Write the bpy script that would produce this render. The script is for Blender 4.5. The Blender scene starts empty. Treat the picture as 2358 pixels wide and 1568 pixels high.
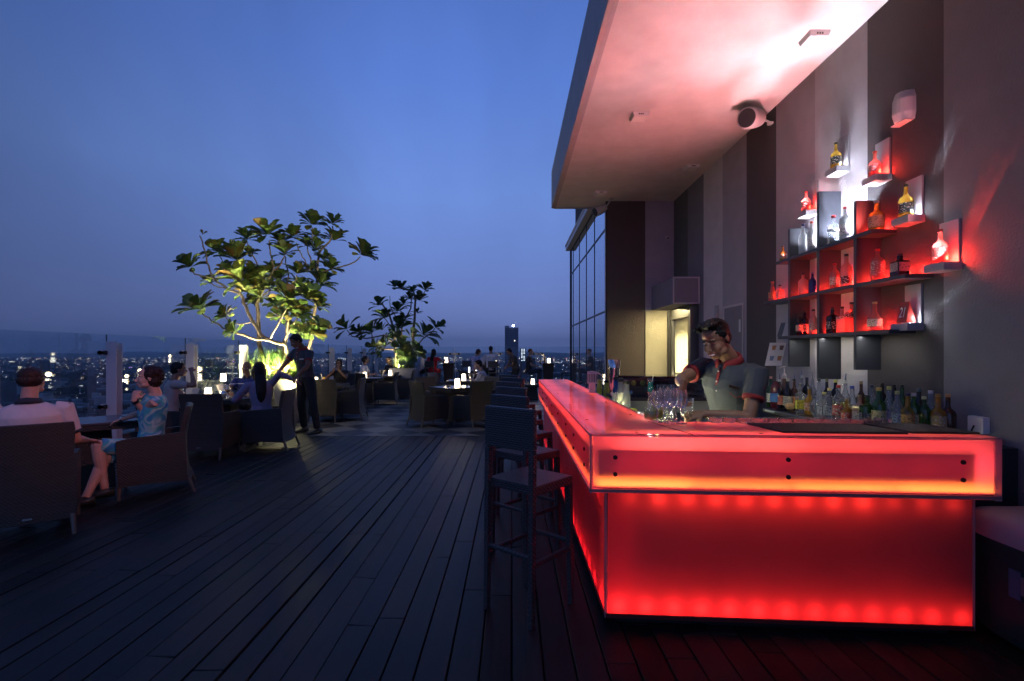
import bpy, math, random
from mathutils import Vector, Matrix, Euler
random.seed(11)
S = bpy.context.scene
COL = S.collection
RAD = math.radians

# ---------------------------------------------------------------- camera, sky, exposure
cam_d = bpy.data.cameras.new('camera'); cam = bpy.data.objects.new('camera', cam_d); COL.objects.link(cam)
cam.location = (0, 0, 1.5); cam.rotation_euler = (RAD(90), 0, 0)
cam_d.sensor_width = 36; cam_d.lens = 36*1150/2358; cam_d.shift_y = 28/2358
cam_d.clip_start = 0.05; cam_d.clip_end = 60000
S.camera = cam
S.view_settings.view_transform = 'Standard'; S.view_settings.look = 'None'
S.view_settings.exposure = 0; S.view_settings.gamma = 1
S.cycles.use_denoising = True
S.cycles.max_bounces = 8; S.cycles.transparent_max_bounces = 24
S.cycles.caustics_reflective = False; S.cycles.caustics_refractive = False
S.cycles.sample_clamp_indirect = 6
W = bpy.data.worlds.new('World'); S.world = W; W.use_nodes = True
wn = W.node_tree; wn.nodes.clear()
def N(nt, t, **k):
    n = nt.nodes.new(t)
    for a, b in k.items():
        if a in n.inputs.keys(): n.inputs[a].default_value = b
        else: setattr(n, a, b)
    return n
def math_n(nt, op, a, b=None, c=None):
    n = nt.nodes.new('ShaderNodeMath'); n.operation = op
    for i, x in enumerate((a, b, c)):
        if x is None: continue
        if isinstance(x, (int, float)): n.inputs[i].default_value = x
        else: nt.links.new(x, n.inputs[i])
    return n.outputs[0]
def ramp_n(nt, fac, stops):
    r = nt.nodes.new('ShaderNodeValToRGB'); nt.links.new(fac, r.inputs[0])
    e = r.color_ramp.elements
    while len(e) < len(stops): e.new(0.5)
    for i, (p, c) in enumerate(stops):
        e[i].position = p; e[i].color = (c[0], c[1], c[2], 1)
    return r.outputs[0]
def world():
    nt = wn
    out = N(nt, 'ShaderNodeOutputWorld'); bg = N(nt, 'ShaderNodeBackground'); nt.links.new(bg.outputs[0], out.inputs[0])
    sky = N(nt, 'ShaderNodeTexSky'); sky.sky_type = 'NISHITA'; sky.sun_disc = False
    sky.sun_elevation = RAD(-4); sky.sun_rotation = RAD(20); sky.altitude = 100
    tc = N(nt, 'ShaderNodeTexCoord'); sp = N(nt, 'ShaderNodeSeparateXYZ'); nt.links.new(tc.outputs['Generated'], sp.inputs[0])
    col = ramp_n(nt, sp.outputs[2], [(0.0, (.215, .285, .64)), (.05, (.200, .275, .65)), (.14, (.180, .280, .70)), (.30, (.168, .300, .77)), (.48, (.105, .215, .66)), (.75, (.05, .11, .38)), (1.0, (.05, .11, .34))])
    # the afterglow sits to the right of centre; the sky darkens away from it
    x = math_n(nt, 'SUBTRACT', sp.outputs[0], 0.08)
    d = math_n(nt, 'SUBTRACT', 1.0, math_n(nt, 'MULTIPLY', math_n(nt, 'MULTIPLY', x, x), .85))
    d = math_n(nt, 'MAXIMUM', d, .45)
    back = N(nt, 'ShaderNodeMapRange'); nt.links.new(sp.outputs[1], back.inputs[0])
    back.inputs[1].default_value = -1; back.inputs[2].default_value = .4; back.inputs[3].default_value = .85; back.inputs[4].default_value = 1
    d = math_n(nt, 'MULTIPLY', d, back.outputs[0])
    nz = N(nt, 'ShaderNodeTexNoise'); nz.inputs['Scale'].default_value = 1.6; nz.inputs['Detail'].default_value = 5
    mp = N(nt, 'ShaderNodeMapping'); mp.inputs['Scale'].default_value = (2.2, 1.2, 0.9); mp.inputs['Rotation'].default_value = (0, .45, 0)
    nt.links.new(tc.outputs['Generated'], mp.inputs[0]); nt.links.new(mp.outputs[0], nz.inputs['Vector'])
    cl = N(nt, 'ShaderNodeMapRange'); nt.links.new(nz.outputs[0], cl.inputs[0])
    cl.inputs[1].default_value = .35; cl.inputs[2].default_value = .75; cl.inputs[3].default_value = .90; cl.inputs[4].default_value = 1.14
    d = math_n(nt, 'MULTIPLY', d, cl.outputs[0])
    mul = N(nt, 'ShaderNodeVectorMath'); mul.operation = 'SCALE'; nt.links.new(col, mul.inputs[0]); nt.links.new(d, mul.inputs['Scale'])
    s2 = N(nt, 'ShaderNodeVectorMath'); s2.operation = 'SCALE'; nt.links.new(sky.outputs[0], s2.inputs[0]); s2.inputs['Scale'].default_value = .05
    ad = N(nt, 'ShaderNodeVectorMath'); ad.operation = 'ADD'; nt.links.new(mul.outputs[0], ad.inputs[0]); nt.links.new(s2.outputs[0], ad.inputs[1])
    nt.links.new(ad.outputs[0], bg.inputs[0]); bg.inputs[1].default_value = 1.0
world()

def R(px, py, Y):
    "a point of the place seen at (px, py) of the photo measured 2358 wide, Y metres ahead"
    return Vector(((px-1179)/1150*Y, Y, 1.5+(812-py)/1150*Y))

# ---------------------------------------------------------------- materials
MATS = {}
def mat(name, col=(.5, .5, .5), rough=.6, metal=0, bump=0, bscale=40, var=0, vscale=6, emit=None, estr=0, spec=.5, coat=0, coord='Object', detail=4, stretch=None):
    if name in MATS: return MATS[name]
    m = bpy.data.materials.new(name); m.use_nodes = True; MATS[name] = m
    nt = m.node_tree; b = nt.nodes['Principled BSDF']
    b.inputs['Base Color'].default_value = (*col, 1); b.inputs['Roughness'].default_value = rough
    b.inputs['Metallic'].default_value = metal; b.inputs['Specular IOR Level'].default_value = spec
    b.inputs['Coat Weight'].default_value = coat
    if emit: b.inputs['Emission Color'].default_value = (*emit, 1); b.inputs['Emission Strength'].default_value = estr
    tc = N(nt, 'ShaderNodeTexCoord'); vec = tc.outputs[coord]
    if stretch:
        mp = N(nt, 'ShaderNodeMapping'); mp.inputs['Scale'].default_value = stretch; nt.links.new(vec, mp.inputs[0]); vec = mp.outputs[0]
    if var:
        nz = N(nt, 'ShaderNodeTexNoise'); nz.inputs['Scale'].default_value = vscale; nz.inputs['Detail'].default_value = detail
        nt.links.new(vec, nz.inputs['Vector'])
        lo = tuple(c*(1-var) for c in col); hi = tuple(min(1, c*(1+var)) for c in col)
        c = ramp_n(nt, nz.outputs[0], [(.3, lo), (.7, hi)]); nt.links.new(c, b.inputs['Base Color'])
        rr = N(nt, 'ShaderNodeMapRange'); nt.links.new(nz.outputs[0], rr.inputs[0])
        rr.inputs[3].default_value = max(.02, rough*.85); rr.inputs[4].default_value = min(1, rough*1.15); nt.links.new(rr.outputs[0], b.inputs['Roughness'])
    if bump:
        nb = N(nt, 'ShaderNodeTexNoise'); nb.inputs['Scale'].default_value = bscale; nb.inputs['Detail'].default_value = 6
        nt.links.new(vec, nb.inputs['Vector'])
        bp = N(nt, 'ShaderNodeBump'); bp.inputs['Strength'].default_value = bump; bp.inputs['Distance'].default_value = .01
        nt.links.new(nb.outputs[0], bp.inputs['Height']); nt.links.new(bp.outputs[0], b.inputs['Normal'])
    return m
def wicker(name, col, w=.022, h=.0095):
    if name in MATS: return MATS[name]
    m = bpy.data.materials.new(name); m.use_nodes = True; MATS[name] = m; nt = m.node_tree; b = nt.nodes['Principled BSDF']
    tc = N(nt, 'ShaderNodeTexCoord'); sp = N(nt, 'ShaderNodeSeparateXYZ'); nt.links.new(tc.outputs['UV'], sp.inputs[0])
    v = math_n(nt, 'DIVIDE', sp.outputs[1], h); row = math_n(nt, 'FLOOR', v)
    fr = math_n(nt, 'FRACT', v)
    rowoff = math_n(nt, 'MULTIPLY', math_n(nt, 'MODULO', row, 2), .5)
    u = math_n(nt, 'FRACT', math_n(nt, 'ADD', math_n(nt, 'DIVIDE', sp.outputs[0], w), rowoff))
    hu = math_n(nt, 'SINE', math_n(nt, 'MULTIPLY', u, math.pi)); hv = math_n(nt, 'SINE', math_n(nt, 'MULTIPLY', fr, math.pi))
    hh = math_n(nt, 'MULTIPLY', math_n(nt, 'POWER', hv, .6), math_n(nt, 'ADD', .25, math_n(nt, 'MULTIPLY', hu, .75)))
    bp = N(nt, 'ShaderNodeBump'); bp.inputs['Strength'].default_value = 1; bp.inputs['Distance'].default_value = .006
    nt.links.new(hh, bp.inputs['Height']); nt.links.new(bp.outputs[0], b.inputs['Normal'])
    wnz = N(nt, 'ShaderNodeTexWhiteNoise'); wnz.noise_dimensions = '1D'; nt.links.new(row, wnz.inputs['W'])
    k = math_n(nt, 'MULTIPLY', hh, math_n(nt, 'ADD', .75, math_n(nt, 'MULTIPLY', wnz.outputs[0], .5)))
    c = ramp_n(nt, k, [(0, tuple(x*.25 for x in col)), (.45, col), (1, tuple(min(1, x*1.35) for x in col))])
    nt.links.new(c, b.inputs['Base Color']); b.inputs['Roughness'].default_value = .42
    return m
def glassy(name, tint=(.9, .95, .95), refl=.06, rough=.02, body=0, bodycol=(1, 1, 1), k=.75):
    "thin clear sheet or hollow glass: see-through, with reflections that grow at grazing angles"
    if name in MATS: return MATS[name]
    m = bpy.data.materials.new(name); m.use_nodes = True; MATS[name] = m; nt = m.node_tree; nt.nodes.clear()
    out = N(nt, 'ShaderNodeOutputMaterial'); tr = N(nt, 'ShaderNodeBsdfTransparent'); tr.inputs[0].default_value = (*tint, 1)
    gl = N(nt, 'ShaderNodeBsdfAnisotropic'); gl.inputs['Roughness'].default_value = rough; gl.inputs[0].default_value = (1, 1, 1, 1)
    fr = N(nt, 'ShaderNodeLayerWeight'); fr.inputs['Blend'].default_value = .28
    f = math_n(nt, 'MINIMUM', math_n(nt, 'ADD', refl, math_n(nt, 'MULTIPLY', math_n(nt, 'POWER', fr.outputs['Fresnel'], 1.4), k)), 1.0)
    base = tr.outputs[0]
    if body:
        df = N(nt, 'ShaderNodeBsdfDiffuse'); df.inputs[0].default_value = (*bodycol, 1)
        tl = N(nt, 'ShaderNodeBsdfTranslucent'); tl.inputs[0].default_value = (*bodycol, 1)
        m1 = N(nt, 'ShaderNodeMixShader'); nt.links.new(df.outputs[0], m1.inputs[1]); nt.links.new(tl.outputs[0], m1.inputs[2])
        m2 = N(nt, 'ShaderNodeMixShader'); m2.inputs[0].default_value = body; nt.links.new(tr.outputs[0], m2.inputs[1]); nt.links.new(m1.outputs[0], m2.inputs[2]); base = m2.outputs[0]
    mx = N(nt, 'ShaderNodeMixShader'); nt.links.new(f, mx.inputs[0]); nt.links.new(base, mx.inputs[1]); nt.links.new(gl.outputs[0], mx.inputs[2])
    nt.links.new(mx.outputs[0], out.inputs[0])
    return m
def acrylic(name, col, refl=.04, rough=.05, trans=.8, mott=.12, clear=0):
    "frosted acrylic sheet that lets the light of the lamps behind it through"
    if name in MATS: return MATS[name]
    m = bpy.data.materials.new(name); m.use_nodes = True; MATS[name] = m; nt = m.node_tree; nt.nodes.clear()
    out = N(nt, 'ShaderNodeOutputMaterial')
    tc = N(nt, 'ShaderNodeTexCoord'); nz = N(nt, 'ShaderNodeTexNoise'); nz.inputs['Scale'].default_value = 2.2; nz.inputs['Detail'].default_value = 5; nt.links.new(tc.outputs['Object'], nz.inputs['Vector'])
    c = ramp_n(nt, nz.outputs[0], [(.3, tuple(x*(1-mott) for x in col)), (.7, col)])
    tl = N(nt, 'ShaderNodeBsdfTranslucent'); df = N(nt, 'ShaderNodeBsdfDiffuse'); nt.links.new(c, tl.inputs[0]); nt.links.new(c, df.inputs[0])
    m1 = N(nt, 'ShaderNodeMixShader'); m1.inputs[0].default_value = trans; nt.links.new(df.outputs[0], m1.inputs[1]); nt.links.new(tl.outputs[0], m1.inputs[2])
    base = m1.outputs[0]
    if clear:
        tr = N(nt, 'ShaderNodeBsdfTransparent'); tr.inputs[0].default_value = (*col, 1)
        mc = N(nt, 'ShaderNodeMixShader'); mc.inputs[0].default_value = clear; nt.links.new(base, mc.inputs[1]); nt.links.new(tr.outputs[0], mc.inputs[2]); base = mc.outputs[0]
    gl = N(nt, 'ShaderNodeBsdfAnisotropic'); gl.inputs['Roughness'].default_value = rough
    fr = N(nt, 'ShaderNodeLayerWeight'); fr.inputs['Blend'].default_value = .25
    f = math_n(nt, 'MINIMUM', math_n(nt, 'ADD', refl, math_n(nt, 'MULTIPLY', fr.outputs['Fresnel'], .55)), 1.0)
    mx = N(nt, 'ShaderNodeMixShader'); nt.links.new(f, mx.inputs[0]); nt.links.new(base, mx.inputs[1]); nt.links.new(gl.outputs[0], mx.inputs[2])
    nt.links.new(mx.outputs[0], out.inputs[0])
    return m
def leafmat(name, cols, rough=.35):
    if name in MATS: return MATS[name]
    m = bpy.data.materials.new(name); m.use_nodes = True; MATS[name] = m; nt = m.node_tree; b = nt.nodes['Principled BSDF']; out = nt.nodes['Material Output']
    g = N(nt, 'ShaderNodeNewGeometry')
    c = ramp_n(nt, g.outputs['Random Per Island'], [(i/(len(cols)-1), k) for i, k in enumerate(cols)])
    nt.links.new(c, b.inputs['Base Color']); b.inputs['Roughness'].default_value = rough
    tl = N(nt, 'ShaderNodeBsdfTranslucent'); nt.links.new(c, tl.inputs[0])
    mx = N(nt, 'ShaderNodeMixShader'); mx.inputs[0].default_value = .3; nt.links.new(b.outputs[0], mx.inputs[1]); nt.links.new(tl.outputs[0], mx.inputs[2]); nt.links.new(mx.outputs[0], out.inputs[0])
    return m
def glow(name, col, strength):
    if name in MATS: return MATS[name]
    return mat(name, (.8, .8, .8), .5, emit=col, estr=strength)

# ---------------------------------------------------------------- mesh helpers
def frame(z, ref=(0, 0, 1)):
    z = Vector(z).normalized(); r = Vector(ref)
    if abs(z.dot(r.normalized())) > .98: r = Vector((1, 0, 0)) if abs(z.x) < .9 else Vector((0, 1, 0))
    x = r.cross(z).normalized(); y = z.cross(x)
    return x, y, z
class MB:
    def __init__(s): s.v = []; s.f = []; s.m = []
    def add(s, vs, fs, mi=0):
        o = len(s.v); s.v += [Vector(p) for p in vs]; s.f += [tuple(i+o for i in f) for f in fs]; s.m += [mi]*len(fs); return s
    def box(s, x0, x1, y0, y1, z0, z1, M=None, mi=0):
        vs = [Vector((x, y, z)) for z in (z0, z1) for y in (y0, y1) for x in (x0, x1)]
        if M: vs = [M @ v for v in vs]
        return s.add(vs, [(0, 2, 3, 1), (4, 5, 7, 6), (0, 1, 5, 4), (2, 6, 7, 3), (0, 4, 6, 2), (1, 3, 7, 5)], mi)
    def hexa(s, bot, top, mi=0):
        return s.add(list(bot)+list(top), [(3, 2, 1, 0), (4, 5, 6, 7), (0, 1, 5, 4), (1, 2, 6, 5), (2, 3, 7, 6), (3, 0, 4, 7)], mi)
    def bar(s, a, b, w, h, ref=(0, 0, 1), mi=0, w2=None, h2=None):
        a = Vector(a); b = Vector(b); x, y, z = frame(b-a, ref); w2 = w2 or w; h2 = h2 or h
        q = lambda c, w, h: [c+x*i*w/2+y*j*h/2 for i, j in ((-1, -1), (1, -1), (1, 1), (-1, 1))]
        return s.hexa(q(a, w, h), q(b, w2, h2), mi)
    def rings(s, rs, n=12, cap=True, mi=0, closed=False):
        "rs: list of (centre, a_vec, b_vec)"
        vs = []; fs = []
        for c, a, b in rs:
            for i in range(n):
                t = 2*math.pi*i/n; vs.append(c+a*math.cos(t)+b*math.sin(t))
        for k in range(len(rs)-1):
            for i in range(n):
                j = (i+1) % n; fs.append((k*n+i, k*n+j, (k+1)*n+j, (k+1)*n+i))
        if cap: fs.append(tuple(reversed(range(n)))); fs.append(tuple(range((len(rs)-1)*n, len(rs)*n)))
        return s.add(vs, fs, mi)
    def tube(s, pts, r, n=10, mi=0, cap=True, ball=False):
        pts = [Vector(p) for p in pts]
        if not isinstance(r, (list, tuple)): r = [r]*len(pts)
        rs = []; px = None
        for i, p in enumerate(pts):
            d = (pts[min(i+1, len(pts)-1)]-pts[max(i-1, 0)])
            if d.length < 1e-6: d = Vector((0, 0, 1))
            d.normalize()
            if px is None: x, y, _ = frame(d)
            else:
                x = (px - d*px.dot(d)).normalized(); y = d.cross(x)
            px = x; rs.append((p, x*r[i], y*r[i]))
        s.rings(rs, n, cap, mi)
        if ball:
            for p, q in zip(pts, r): s.ell(p, q*1.01, q*1.01, q*1.01, n=n, mi=mi)
        return s
    def ell(s, c, rx, ry, rz, ax=None, n=12, mi=0):
        X, Y, Z = ax or (Vector((1, 0, 0)), Vector((0, 1, 0)), Vector((0, 0, 1))); c = Vector(c)
        m = max(6, n//2+2); vs = [c-Z*rz]; fs = []
        for k in range(1, m):
            t = -math.pi/2+math.pi*k/m
            for i in range(n):
                p = 2*math.pi*i/n; vs.append(c+X*rx*math.cos(t)*math.cos(p)+Y*ry*math.cos(t)*math.sin(p)+Z*rz*math.sin(t))
        vs.append(c+Z*rz); L = len(vs)-1
        for i in range(n):
            j = (i+1) % n; fs.append((0, 1+j, 1+i)); fs.append((L, L-n+i, L-n+j))
            for k in range(m-2): fs.append((1+k*n+i, 1+k*n+j, 1+(k+1)*n+j, 1+(k+1)*n+i))
        return s.add(vs, fs, mi)
    def lathe(s, prof, c=(0, 0, 0), n=20, mi=0, M=None, cap=True):
        c = Vector(c); rs = []
        vs = []; fs = []
        for r, z in prof:
            for i in range(n):
                t = 2*math.pi*i/n; p = Vector((r*math.cos(t), r*math.sin(t), z)); vs.append((M @ p if M else p)+c)
        for k in range(len(prof)-1):
            for i in range(n):
                j = (i+1) % n; fs.append((k*n+i, k*n+j, (k+1)*n+j, (k+1)*n+i))
        if cap:
            if prof[0][0] > 1e-5: fs.append(tuple(reversed(range(n))))
            if prof[-1][0] > 1e-5: fs.append(tuple(range((len(prof)-1)*n, len(prof)*n)))
        return s.add(vs, fs, mi)
    def build(s, name, mats, parent=None, smooth=False, bevel=0, loc=(0, 0, 0), remesh=0, sm=4, uv=True, noise=0, nscale=.05, bseg=2):
        loc = Vector(loc); me = bpy.data.meshes.new(name)
        me.from_pydata([tuple(v-loc) for v in s.v], [], s.f)
        if not isinstance(mats, (list, tuple)): mats = [mats]
        for m in mats: me.materials.append(m)
        if len(mats) > 1: me.polygons.foreach_set('material_index', s.m)
        me.update()
        o = bpy.data.objects.new(name, me); COL.objects.link(o)
        if remesh:
            r = o.modifiers.new('r', 'REMESH'); r.mode = 'VOXEL'; r.voxel_size = remesh; r.use_smooth_shade = True
            k = o.modifiers.new('s', 'SMOOTH'); k.factor = .5; k.iterations = sm
            if noise:
                t = bpy.data.textures.new('n', 'CLOUDS'); t.noise_scale = nscale
                dm = o.modifiers.new('d', 'DISPLACE'); dm.texture = t; dm.strength = noise; dm.mid_level = .5; dm.texture_coords = 'GLOBAL'
            dg = bpy.context.evaluated_depsgraph_get(); me2 = bpy.data.meshes.new_from_object(o.evaluated_get(dg)); o.modifiers.clear(); o.data = me2
            me2.name = name
            if not me2.materials: me2.materials.append(mats[0])
            bpy.data.meshes.remove(me); me = me2; smooth = True
        if smooth:
            me.polygons.foreach_set('use_smooth', [True]*len(me.polygons))
            if smooth != True and not remesh:
                pass
        if uv and not remesh:
            ul = me.uv_layers.new(name='UVMap'); vv = me.vertices; dat = ul.data
            for p in me.polygons:
                n = p.normal; ax = max(range(3), key=lambda i: abs(n[i]))
                for li in p.loop_indices:
                    c = vv[me.loops[li].vertex_index].co
                    dat[li].uv = (c.y, c.z) if ax == 0 else ((c.x, c.z) if ax == 1 else (c.x, c.y))
        if bevel:
            b = o.modifiers.new('bevel', 'BEVEL'); b.width = bevel; b.segments = bseg; b.limit_method = 'ANGLE'; b.angle_limit = RAD(40); b.harden_normals = False
        if parent is None: o.location = loc
        else: o.parent = parent
        return o
def sharp(o, a=40):
    "smooth shading kept only across gentle edges"
    me = o.data; me.polygons.foreach_set('use_smooth', [True]*len(me.polygons))
    import bmesh
    bm = bmesh.new(); bm.from_mesh(me)
    for e in bm.edges:
        e.smooth = not (len(e.link_faces) == 2 and e.calc_face_angle(0) > RAD(a))
    bm.to_mesh(me); bm.free(); return o
def thing(name, label, cat, loc=(0, 0, 0), rz=0, group=None):
    o = bpy.data.objects.new(name, None); COL.objects.link(o); o.location = loc; o.rotation_euler = (0, 0, rz); o.empty_display_size = .1
    o['label'] = label; o['category'] = cat
    if group: o['group'] = group
    return o
def tag(o, label, cat, group=None):
    o['label'] = label; o['category'] = cat
    if group: o['group'] = group
    return o
def kind(o, k='structure'): o['kind'] = k; return o
def dup(root, loc, rz=None, label=None):
    r = root.copy(); COL.objects.link(r); r.location = loc
    if rz is not None: r.rotation_euler = (0, 0, rz)
    if label: r['label'] = label
    def rec(a, b):
        for ch in list(a.children):
            if ch.type not in ('MESH', 'EMPTY', 'LIGHT'): continue
            c = ch.copy(); COL.objects.link(c); c.parent = b; rec(ch, c)
    rec(root, r); return r
def light(typ, name, loc, power, col=(1, 1, 1), size=.05, size_y=None, direction=None, parent=None, spot=None, blend=.5, cast=True, ref=(0, 0, 1)):
    d = bpy.data.lights.new(name, typ); d.energy = power; d.color = col
    if typ == 'AREA':
        d.size = size
        if size_y: d.shape = 'RECTANGLE'; d.size_y = size_y
    else: d.shadow_soft_size = size
    if typ == 'SPOT': d.spot_size = RAD(spot or 60); d.spot_blend = blend
    o = bpy.data.objects.new(name, d); COL.objects.link(o); o.location = loc
    if direction is not None:
        o.rotation_euler = Vector(direction).to_track_quat('-Z', 'Y').to_euler()
    if parent:
        o.parent = parent
    return o

def rippled(l, seed, scale=2.6):
    "light that has passed through bottle glass: its strength varies softly with direction"
    d = l.data; d.use_nodes = True; nt = d.node_tree; em = nt.nodes['Emission']
    tc = N(nt, 'ShaderNodeTexCoord'); mp = N(nt, 'ShaderNodeMapping'); mp.inputs['Location'].default_value = (seed, seed*.7, 0); mp.inputs['Scale'].default_value = (1, 2.6, 1); nt.links.new(tc.outputs['Normal'], mp.inputs[0])
    nz = N(nt, 'ShaderNodeTexNoise'); nz.inputs['Scale'].default_value = scale; nz.inputs['Detail'].default_value = 3; nz.inputs['Distortion'].default_value = 1.4; nt.links.new(mp.outputs[0], nz.inputs['Vector'])
    mr = N(nt, 'ShaderNodeMapRange'); nt.links.new(nz.outputs[0], mr.inputs[0]); mr.inputs[1].default_value = .36; mr.inputs[2].default_value = .68; mr.inputs[3].default_value = .35; mr.inputs[4].default_value = 2.1
    nt.links.new(mr.outputs[0], em.inputs['Strength'])
# ================================================================ the setting: deck, tiles, city, hills
random.seed(3)
def deck():
    m = MB(); w = .151
    x = -7.4
    while x < 3.1:
        y = -3.0 + random.uniform(-1.2, 0)
        t = random.gauss(0, .0028)
        while y < 9.02:
            L = random.choice((2.4, 2.4, 1.8, 3.0)); y1 = min(y+L, 9.02)
            dz = random.uniform(-.0012, .0012); t2 = t+random.gauss(0, .0012)
            g = .0035
            m.hexa([(x+g, y+.002, -.03), (x+w-g, y+.002, -.03), (x+w-g, y1-.002, -.03), (x+g, y1-.002, -.03)],
                   [(x+g, y+.002, dz-t2), (x+w-g, y+.002, dz+t2), (x+w-g, y1-.002, dz+t2), (x+g, y1-.002, dz-t2)])
            y = y1
        x += w
    mt = mat('deck_board', (.027, .020, .017), .52, bump=.35, bscale=18, var=.35, vscale=3.0, stretch=(1, .12, 1), spec=.33)
    nt = mt.node_tree; b = nt.nodes['Principled BSDF']; g_ = N(nt, 'ShaderNodeNewGeometry'); src = b.inputs['Base Color'].links[0].from_socket
    k = ramp_n(nt, g_.outputs['Random Per Island'], [(0, (.62, .60, .60)), (.5, (1, 1, 1)), (1, (1.45, 1.35, 1.28))]); sc = N(nt, 'ShaderNodeMix'); sc.data_type = 'RGBA'; sc.blend_type = 'MULTIPLY'; sc.inputs[0].default_value = 1
    nt.links.new(src, sc.inputs[6]); nt.links.new(k, sc.inputs[7])
    tc = N(nt, 'ShaderNodeTexCoord'); n2 = N(nt, 'ShaderNodeTexNoise'); n2.inputs['Scale'].default_value = .9; n2.inputs['Detail'].default_value = 7; nt.links.new(tc.outputs['Object'], n2.inputs['Vector'])
    k2 = ramp_n(nt, n2.outputs[0], [(.35, (.75, .75, .75)), (.62, (1.25, 1.2, 1.15))]); s2 = N(nt, 'ShaderNodeMix'); s2.data_type = 'RGBA'; s2.blend_type = 'MULTIPLY'; s2.inputs[0].default_value = 1
    nt.links.new(sc.outputs[2], s2.inputs[6]); nt.links.new(k2, s2.inputs[7]); nt.links.new(s2.outputs[2], b.inputs['Base Color'])
    kind(m.build('deck_boards', mt, bevel=.003, bseg=1))
    s = MB().box(-7.4, 3.1, -3.5, 9.02, -.3, -.032); kind(s.build('deck_base', mat('black_base', (.006, .006, .007), .9)))
deck()
def tiles():
    m = bpy.data.materials.new('checker_tile'); m.use_nodes = True; nt = m.node_tree; b = nt.nodes['Principled BSDF']
    tc = N(nt, 'ShaderNodeTexCoord'); mp = N(nt, 'ShaderNodeMapping'); mp.inputs['Rotation'].default_value = (0, 0, RAD(45)); mp.inputs['Location'].default_value = (.02, .0, .31)
    nt.links.new(tc.outputs['Object'], mp.inputs[0])
    ch = N(nt, 'ShaderNodeTexChecker'); ch.inputs['Scale'].default_value = 1/.6; ch.inputs[1].default_value = (.21, .195, .175, 1); ch.inputs[2].default_value = (.030, .028, .035, 1)
    nt.links.new(mp.outputs[0], ch.inputs[0])
    br = N(nt, 'ShaderNodeTexBrick'); br.offset = 0; br.inputs['Scale'].default_value = 1; br.inputs['Brick Width'].default_value = .6; br.inputs['Row Height'].default_value = .6; br.inputs['Mortar Size'].default_value = .003
    br.inputs['Color1'].default_value = (1, 1, 1, 1); br.inputs['Color2'].default_value = (.86, .86, .86, 1); br.inputs['Mortar'].default_value = (.25, .25, .25, 1)
    nt.links.new(mp.outputs[0], br.inputs[0])
    mx = N(nt, 'ShaderNodeMix'); mx.data_type = 'RGBA'; mx.blend_type = 'MULTIPLY'; mx.inputs[0].default_value = 1
    nt.links.new(ch.outputs[0], mx.inputs[6]); nt.links.new(br.outputs[0], mx.inputs[7])
    nz = N(nt, 'ShaderNodeTexNoise'); nz.inputs['Scale'].default_value = 5; nz.inputs['Detail'].default_value = 8; nt.links.new(tc.outputs['Object'], nz.inputs['Vector'])
    st = ramp_n(nt, nz.outputs[0], [(.3, (.72, .72, .72)), (.7, (1.1, 1.1, 1.1))])
    m2 = N(nt, 'ShaderNodeMix'); m2.data_type = 'RGBA'; m2.blend_type = 'MULTIPLY'; m2.inputs[0].default_value = 1
    nt.links.new(mx.outputs[2], m2.inputs[6]); nt.links.new(st, m2.inputs[7])
    nt.links.new(m2.outputs[2], b.inputs['Base Color'])
    rr = N(nt, 'ShaderNodeMapRange'); nt.links.new(nz.outputs[0], rr.inputs[0]); rr.inputs[3].default_value = .36; rr.inputs[4].default_value = .60; nt.links.new(rr.outputs[0], b.inputs['Roughness'])
    k = MB().box(-7.4, 3.1, 9.025, 20.9, -.3, -.001); kind(k.build('tile_floor', m))
tiles()
def slab():
    k = MB().box(-7.4, 1.8, 20.9, 21.1, -1.2, -.02); k.box(-7.6, -7.41, -3.5, 21.1, -1.2, -.02)
    kind(k.build('roof_slab_edge', mat('slab_concrete', (.25, .25, .25), .8, var=.2)))
slab()
GZ = -95
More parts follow.
